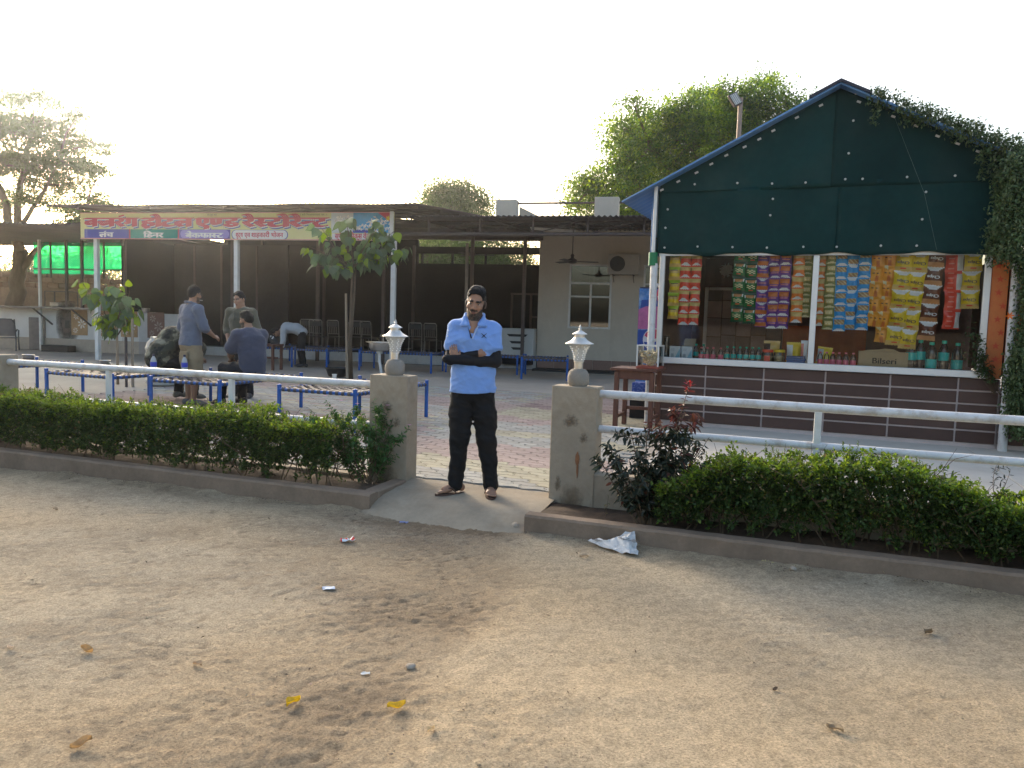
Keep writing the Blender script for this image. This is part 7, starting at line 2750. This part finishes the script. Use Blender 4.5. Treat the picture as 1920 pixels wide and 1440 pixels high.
    if leg_len <= .9:
        zc = min(V['kn_r'][2], V['kn_l'][2]) - .10
    if hem is not None and up[2] > .75:
        cuts.append(lambda X, Y, Z: Z - (hem + .008))
    Vt, Ft = sculpt(P, h, cuts, ws)
    tm = trousers if not isinstance(trousers, tuple) else mat('trouser_cloth_' + str(len(MATS)), trousers, .85, var=.08, scale=12, bump=.25, bscale=300)
    link('trousers', npmesh('trousers', Vt, Ft, tm, smooth=True), body)
    if feet == 'shoe':
        for q in 'rl':
            Pf = foot_prims(V['an_' + q], J.get('foot_' + q, (0, -1, 0)), 1.08, sole=V['an_' + q][2] - .082)
            Pf = [(p[0], p[1], p[2], p[3] + .008, p[4] + .008, .03) for p in Pf]
            za = V['an_' + q][2]
            Vf, Ff = sculpt(Pf, h, [lambda X, Y, Z: Z - (za + .0), lambda X, Y, Z: (za - .088) - Z])
            link('shoe', npmesh('shoe', Vf, Ff, mat('shoe_' + str(len(MATS)), shoe, .6), smooth=True), body)
    return body, V, hc, HR, (Vs, sh_o)


def stick(Vs, x, z, r=.02):
    """front surface (smallest y) of a garment at x, z"""
    m = (np.abs(Vs[:, 0] - x) < r) & (np.abs(Vs[:, 2] - z) < r)
    return float(Vs[m][:, 1].min()) if m.any() else -.12


# ---- the man in front, arms crossed
J = dict(pelvis=(0, .01, .90), waist=(0, .005, 1.06), chest=(0, .0, 1.27), neck=(.002, .005, 1.445), head=(.010, -.035, 1.565), head_rot=(math.radians(9), math.radians(7), math.radians(-4)),
         sh_r=(-.152, .015, 1.362), el_r=(-.185, -.045, 1.115), wr_r=(.058, -.122, 1.168),
         sh_l=(.154, .015, 1.357), el_l=(.188, -.055, 1.105), wr_l=(-.140, -.150, 1.118),
         hip_r=(-.085, .01, .86), kn_r=(-.098, -.005, .47), an_r=(-.125, .035, .078),
         hip_l=(.085, .01, .86), kn_l=(.130, -.01, .47), an_l=(.170, .02, .078),
         hand_r=((.80, .50, .34), (.1, 1, .1), 1, .25), hand_l=((-.22, .22, .93), (.1, 1, -.1), -1, .22), foot_r=(-.88, -.48, 0), foot_l=(.10, -1, 0))
M_polo = mat('blue_polo_cloth', (.185, .335, .70), .85, var=.04, scale=10, bump=.3, bscale=500, sheen=.2)
M_trk = mat('black_track_cloth', (.005, .005, .006), .85, var=.2, scale=10)
MAN_L = on(881, 929, -.03)
man, V, hc, HR, (Vs, sh_o) = person('bearded man in light blue polo and black trousers, arms crossed, standing in the gateway', (MAN_L.x, MAN_L.y, -.013), math.radians(0), J, .0055, M_polo, M_trk,
                                    beard=.95, sleeve=.50, hem=.845, hair_h=.028, feet='none', wrinkle=.016, shirt_fit=.008, trouser_fit=.006, s=1.025, extra=[('c', (0, -.055, 1.445), (-.003, -.088, 1.355), .045, .032, .02)], hand_s=.84,
                                    neck_v=[('-c', (.0, -.09, 1.47), (-.004, -.135, 1.392), .046, .040, .012), ('-c', (-.004, -.135, 1.392), (-.006, -.150, 1.335), .036, .008, .010)])
man.scale = (.965, .965, .985)
# black arm sleeves
for q in 'rl':
    a, b, c = V['sh_' + q], V['el_' + q], V['wr_' + q]
    s0 = a + (b - a) * .40
    e = b + (c - b) * (1.22 if q == 'l' else .90)
    mid = b * .6 + c * .4
    P = [('c', s0, b, .054, .048, .02), ('c', b, mid, .048, .049, .02), ('c', mid, e, .049, .034, .02)]
    Vv, Ff = sculpt(P, .006, (), lambda x, y, z: .003 * fbm(x * 20, y * 20, z * 30, 2))
    link('arm_sleeve', npmesh('arm_sleeve', Vv, Ff, MATS.get('black_sleeve') or mat('black_sleeve', (.005, .005, .008), .8, var=.15, scale=20), smooth=True), man)
# collar, placket, buttons and marks
P = []
for sg in (-1, 1):
    P += [('c', (sg * .025, .068, 1.490), (sg * .072, .028, 1.478), .015, .016, .008), ('c', (sg * .072, .028, 1.478), (sg * .078, -.040, 1.446), .016, .017, .01), ('c', (sg * .078, -.040, 1.446), (sg * .050, -.105, 1.396), .017, .015, .012), ('c', (sg * .080, -.055, 1.430), (sg * .098, -.092, 1.392), .014, .012, .02), ('c', (sg * .050, -.105, 1.396), (sg * .098, -.092, 1.392), .013, .011, .015)]
P.append(('c', (-.03, .068, 1.490), (.03, .068, 1.490), .015, .015, .008))
Vc, Fc = sculpt(P, .0048)
link('collar', npmesh('collar', Vc, Fc, M_polo, smooth=True), man)
y0 = stick(Vs, 0, 1.36, .03)
pl = MB()
pl.add([(-.046, y0 - .016, 1.385), (-.020, stick(Vs, -.01, 1.33) - .006, 1.330), (-.006, stick(Vs, 0, 1.29) - .004, 1.288), (-.020, stick(Vs, -.02, 1.29) - .004, 1.290)], [(0, 1, 2, 3)])
pl.build('placket', mat('navy_placket', (.012, .014, .035), .8), man)
pw = MB()
pw.tube([(.040, y0 - .016, 1.388), (.012, stick(Vs, .01, 1.335) - .006, 1.33), (-.004, stick(Vs, 0, 1.29) - .004, 1.287)], .005, 6)
pw.build('placket_edge', mat('pale_blue_edge', (.42, .52, .72), .8), man, smooth=True)
lg = MB()
lx, lz = .088, 1.312
ly = stick(Vs, lx, lz, .02) - .003
for a in (1, -1):
    lg.tube([(lx - .022, ly + .004, lz - .020 * a), (lx, ly - .001, lz), (lx + .022, ly + .006, lz + .020 * a)], (.0015, .0042, .0015), 5)
lg.build('chest_mark', mat('navy_mark', (.015, .02, .05), .7), man)
lw = MB()
for k in range(3):
    zz = 1.345 - k * .022
    m = (np.abs(Vs[:, 2] - zz) < .012) & (Vs[:, 0] < -.14) & (Vs[:, 1] < .0)
    if m.any():
        q = Vs[m][np.argmin(Vs[m][:, 0] + Vs[m][:, 1] * .8)]
        lw.tube([(q[0] - .003, q[1] - .004, zz + .008), (q[0] + .010, q[1] - .009, zz), (q[0] - .003, q[1] - .004, zz - .008)], .0022, 4)
lw.build('sleeve_mark', M_white, man)
# slippers
M_slip = mat('brown_rubber', (.075, .040, .030), .6, var=.15, scale=20)
for q in 'rl':
    d = np.array(J['foot_' + q], dtype=float)
    d /= np.linalg.norm(d)
    t = np.array((-d[1], d[0], 0))
    a = V['an_' + q]
    g = lambda f, l, z: (a[0] + d[0] * f + t[0] * l, a[1] + d[1] * f + t[1] * l, z)
    sl = thing('slipper', '', None)
    bpy.data.objects.remove(sl)
    mb = MB()
    n = 28
    out = []
    for k in range(n):
        w = 2 * PI * k / n
        f_ = .052 + .137 * math.cos(w)
        out.append((f_, (.040 + .010 * math.cos(w) - .004 * math.cos(2 * w)) * math.sin(w)))
    vs = [g(f_, l, -.018) for f_, l in out] + [g(f_ * 1.0, l, .001) for f_, l in out]
    mb.add(vs, [tuple(range(n)), tuple(range(n, 2 * n))] + [(k, (k + 1) % n, n + (k + 1) % n, n + k) for k in range(n)])
    sole = mb.build('slipper', M_slip, man)
    st = MB()
    for sg in (-1, 1):
        st.tube([g(.118, .012, .006), g(.10, .012 + sg * .012, .040), g(.055, sg * .040, .046), g(.015, sg * .044, .006)], (.006, .008, .009, .007), 6)
    st.build('strap', M_slip, man, smooth=True)
    nl = MB()
    for l, f_, r_ in ((.032, .166, .009), (.014, .166, .006), (-.002, .159, .0055), (-.018, .150, .005), (-.032, .138, .005)):
        nl.box(g(f_, l, .021), (r_ * 1.4, r_ * 1.4, .003), .001)
    nl.build('toe_nails', mat('nail', (.50, .33, .26), .4), man)

# ---- man in denim shirt and khaki shorts, seen from behind
J = dict(pelvis=(0, .02, .92), waist=(0, .01, 1.08), chest=(0, .0, 1.29), neck=(0, -.005, 1.47), head=(0, -.045, 1.605), head_rot=(math.radians(4), 0, math.radians(18)),
         sh_r=(-.195, .0, 1.40), el_r=(-.245, -.06, 1.14), wr_r=(-.16, -.26, 1.01), sh_l=(.195, .0, 1.40), el_l=(.235, .03, 1.14), wr_l=(.215, -.06, .92),
         hip_r=(-.09, .02, .88), kn_r=(-.10, .0, .49), an_r=(-.10, .03, .085), hip_l=(.09, .02, .88), kn_l=(.10, -.01, .49), an_l=(.11, .0, .085),
         hand_r=((.25, -.9, -.15), (.6, .1, -.8), -1, .6), hand_l=((0, -.25, -1), (-1, 0, 0), 1, .4), foot_r=(-.2, -1, 0), foot_l=(.2, -1, 0))
pA = on(360, 759, 0)
manA, V, hc, HR, (VsA, shA) = person('man in denim shirt and khaki shorts standing between two cots, back turned', (pA.x, pA.y, 0), math.radians(140), J, .0085, (.115, .135, .185), (.30, .225, .135), skin=SKIN * 1.15,
                                     beard=.8, sleeve=1.12, hem=.875, leg_len=.62, s=1.02, wrinkle=.012, shirt_fit=.012, trouser_fit=.026, hair_h=.02, shoe=(.16, .15, .15))
P = []
for sg in (-1, 1):
    P += [('c', (sg * .02, .085, 1.505), (sg * .070, .045, 1.495), .020, .020, .01), ('c', (sg * .070, .045, 1.495), (sg * .082, -.04, 1.455), .020, .018, .01)]
Vc, Fc = sculpt(P, .0075)
DN = [MATS[k] for k in MATS if k.startswith('shirt_cloth')][-1]
link('collar', npmesh('collar', Vc, Fc, DN, smooth=True), manA)
for q in 'rl':
    e0 = V['el_' + q] + (V['wr_' + q] - V['el_' + q]) * .02
    e1 = V['el_' + q] + (V['wr_' + q] - V['el_' + q]) * .16
    Vc, Fc = sculpt([('c', e0, e1, .064, .062, .01)], .0085, (), lambda x, y, z: .006 * fbm(x * 20, y * 20, z * 40, 2))
    link('rolled_cuff', npmesh('rolled_cuff', Vc, Fc, DN, smooth=True), manA)
M_frame = mat('glasses_frame', (.015, .015, .017), .4)
gl = MB()
T = lambda p: tuple(hc + HR @ np.array(p))
for sg in (-1, 1):
    c = (sg * .032, -.098, .006)
    gl.tube([T((c[0] + .021 * math.cos(a), c[1], c[2] + .016 * math.sin(a))) for a in [2 * PI * k / 14 for k in range(15)]], .0022, 5)
    gl.tube([T((sg * .053, -.096, .010)), T((sg * .078, -.04, .012)), T((sg * .082, .012, .010))], .0022, 5)
gl.tube([T((-.011, -.100, .008)), T((.011, -.100, .008))], .0022, 5)
gl.build('glasses', M_frame, manA)
pk = MB()
pk.box((-.095, .155, .72), (.13, .02, .14), .006)
o = pk.build('back_pocket', MATS[[k for k in MATS if k.startswith('trouser_cloth')][-1]], manA)
cg = MB().tube([(0, 0, 0), (0, -.075, -.005)], .0045, 6).build('cigarette', M_white, None, smooth=True)
cg.matrix_world = Matrix.Translation(Vector((pA.x, pA.y, 0))) @ Matrix.Rotation(math.radians(140), 4, 'Z') @ Matrix.Translation(Vector(T((0, -.088, -.060))) * 1.02) @ Matrix.Rotation(math.radians(18), 4, 'Z')
tag(cg, 'white cigarette in the mouth of the man in the denim shirt', 'cigarette')

# ---- man in the olive hooded top, facing the camera
J = dict(pelvis=(0, .02, .92), waist=(0, .01, 1.07), chest=(0, .0, 1.27), neck=(0, .0, 1.44), head=(-.005, -.035, 1.57), head_rot=(math.radians(12), math.radians(-2), math.radians(-14)),
         sh_r=(-.195, .0, 1.375), el_r=(-.265, .03, 1.11), wr_r=(-.165, -.11, .93), sh_l=(.195, .0, 1.375), el_l=(.27, .03, 1.11), wr_l=(.18, -.11, .92),
         hip_r=(-.09, .02, .87), kn_r=(-.11, .0, .48), an_r=(-.13, .03, .085), hip_l=(.09, .02, .87), kn_l=(.12, .0, .48), an_l=(.14, .03, .085),
         hand_r=((.35, -.2, -.9), (1, 0, .2), 1, .3), hand_l=((-.35, -.2, -.9), (-1, 0, .2), -1, .3), foot_r=(-.25, -1, 0), foot_l=(.25, -1, 0))
YB = 12.75
pB = at(452, 740, YB)
manB, V, hc, HR, (VsB, _) = person('man in olive hooded top facing the camera with his hands in his pockets', (pB.x, YB, 0), math.radians(-12), J, .0085, (.098, .093, .062), (.013, .013, .016), skin=SKIN * 1.2, beard=.0, sleeve=1.35, hem=.86, wrinkle=.009, shirt_fit=.016, hair_h=.030, s=1.02)
P = [('c', (-.085, .02, 1.43), (-.06, -.085, 1.385), .026, .026, .02), ('c', (.085, .02, 1.43), (.06, -.085, 1.385), .026, .026, .02), ('c', (-.085, .02, 1.43), (-.05, .10, 1.42), .028, .04, .03), ('c', (.085, .02, 1.43), (.05, .10, 1.42), .028, .04, .03), ('c', (-.05, .10, 1.41), (.05, .10, 1.41), .045, .045, .03), ('c', (-.06, -.085, 1.385), (.06, -.085, 1.385), .016, .016, .02)]
Vc, Fc = sculpt(P, .0085)
link('hood', npmesh('hood', Vc, Fc, MATS[[k for k in MATS if k.startswith('shirt_cloth')][-1]], smooth=True), manB)
pr = MB()
for k in range(2):
    x = .075 + k * .022
    pr.tube([(x, stick(VsB, x, 1.25) - .004, 1.275), (x, stick(VsB, x, 1.22) - .004, 1.215)], .0035, 5)
pr.build('chest_print', M_white, manB)
cd = MB()
for x in (-.03, .03):
    cd.tube([(x, stick(VsB, x, 1.36) - .012, 1.37), (x * 1.1, stick(VsB, x, 1.26) - .006, 1.24)], .004, 5)
cd.build('hood_cord', M_black, manB)

# ---- seated man in dark polo, from behind
J = dict(pelvis=(0, .0, .62), waist=(0, .00, .76), chest=(0, -.05, .97), neck=(0, -.10, 1.145), head=(.0, -.155, 1.27), head_rot=(math.radians(8), 0, math.radians(12)),
         sh_r=(-.195, -.07, 1.075), el_r=(-.22, -.20, .83), wr_r=(-.10, -.36, .72), sh_l=(.195, -.07, 1.075), el_l=(.225, -.20, .83), wr_l=(.10, -.37, .72),
         hip_r=(-.10, -.02, .60), kn_r=(-.14, -.44, .60), an_r=(-.14, -.48, .16), hip_l=(.10, -.02, .60), kn_l=(.17, -.44, .60), an_l=(.18, -.50, .16),
         hand_r=((.4, -.8, -.3), (.3, 0, -1), 1, .5), hand_l=((-.4, -.8, -.3), (-.3, 0, -1), -1, .5))
YC = 11.25
pC = at(474, 706, YC)
manC, V, hc, HR, (VsC, _) = person('bearded man in dark blue grey polo sitting on the cot, seen from behind', (pC.x, YC, -.05), math.radians(-128), J, .0085, (.058, .062, .095), (.010, .011, .016), skin=SKIN * 1.05, beard=.95, sleeve=.72, wrinkle=.009, shirt_fit=.030, hair_h=.02, s=1.05)
P = [('c', (-.06, -.03, 1.135), (.06, -.03, 1.135), .020, .020, .02), ('c', (-.06, -.03, 1.135), (-.085, -.10, 1.12), .020, .018, .02), ('c', (.06, -.03, 1.135), (.085, -.10, 1.12), .020, .018, .02), ('c', (.085, -.10, 1.12), (.05, -.17, 1.08), .018, .018, .02), ('c', (-.085, -.10, 1.12), (-.05, -.17, 1.08), .018, .018, .02)]
Vc, Fc = sculpt(P, .0085)
link('collar', npmesh('collar', Vc, Fc, mat('grey_blue_collar', (.105, .125, .18), .85), smooth=True), manC)

# ---- man in the patterned dark shirt bending forward on the cot
J = dict(pelvis=(0, .05, .60), waist=(0, -.02, .72), chest=(0, -.20, .90), neck=(0, -.36, 1.00), head=(.0, -.47, 1.03), head_rot=(math.radians(48), 0, 0),
         sh_r=(-.19, -.29, .93), el_r=(-.25, -.40, .70), wr_r=(-.10, -.55, .62), sh_l=(.19, -.29, .93), el_l=(.25, -.40, .70), wr_l=(.10, -.55, .62),
         hip_r=(-.11, .02, .58), kn_r=(-.17, -.40, .58), an_r=(-.15, -.38, .14), hip_l=(.11, .02, .58), kn_l=(.18, -.40, .58), an_l=(.16, -.38, .14),
         hand_r=((.4, -.8, -.3), (.3, 0, -1), 1, .5), hand_l=((-.4, -.8, -.3), (-.3, 0, -1), -1, .5))


def camo(Vv):
    n = fbm(Vv[:, 0] * 13, Vv[:, 1] * 13, Vv[:, 2] * 13, 3)
    c = np.tile(np.array((.050, .047, .031)), (len(Vv), 1))
    c[n > .10] = (.15, .14, .095)
    c[n > .26] = (.20, .19, .14)
    c[n < -.25] = (.015, .015, .012)
    return c


YD = 11.75
pD = at(312, 700, YD)
person('man in dark patterned shirt bent forward on the cot with his broad back turned', (pD.x - .06, YD, -.03), math.radians(150), J, .009, mat('patterned_shirt', (.05, .05, .04), .85, vcol=True, var=.1, scale=20), (.012, .012, .014), skin=SKIN, beard=.5, sleeve=.8, wrinkle=.016, shirt_fit=.045, s=1.12, shoe=(.19, .19, .17), shirt_pat=camo)

# ---- man bending over in the hall
J = dict(pelvis=(0, .06, .93), waist=(0, -.10, 1.02), chest=(0, -.32, 1.02), neck=(0, -.48, .96), head=(.0, -.60, .90), head_rot=(math.radians(75), 0, 0),
         sh_r=(-.18, -.41, .97), el_r=(-.17, -.44, .70), wr_r=(-.10, -.47, .46), sh_l=(.18, -.41, .97), el_l=(.17, -.42, .70), wr_l=(.10, -.46, .46),
         hip_r=(-.09, .06, .88), kn_r=(-.10, -.02, .48), an_r=(-.10, .04, .085), hip_l=(.09, .06, .88), kn_l=(.10, .06, .48), an_l=(.10, .12, .085),
         hand_r=((0, -.1, -1), (1, 0, 0), 1, .3), hand_l=((0, -.1, -1), (-1, 0, 0), -1, .3))
YE = 20.6
pE = at(562, 680, YE)
person('man in white shirt bending far forward inside the dark hall', (pE.x, YE, 0), math.radians(-78), J, .012, (.40, .41, .43), (.012, .012, .013), skin=SKIN, beard=.3, sleeve=1.6, wrinkle=.01, shirt_fit=.02, hair_h=.02)

# ------------------------------------------------------------------ scattering volume added to imitate the lens glare at the left
hz = MB().box((0, 0, 0), (160, 130, 16)).build('glare_haze', bpy.data.materials.new('glare_haze'), None, kind='stuff')
hz.location = (0, 35, 6.8)
hm = hz.data.materials[0]
hm.use_nodes = True
N_, L_ = hm.node_tree.nodes, hm.node_tree.links
N_.clear()
pv = N_.new('ShaderNodeVolumePrincipled')
pv.inputs['Color'].default_value = (.90, .94, 1.0, 1)
pv.inputs['Density'].default_value = .0008
pv.inputs['Anisotropy'].default_value = .92
ou = N_.new('ShaderNodeOutputMaterial')
L_.new(pv.outputs[0], ou.inputs['Volume'])
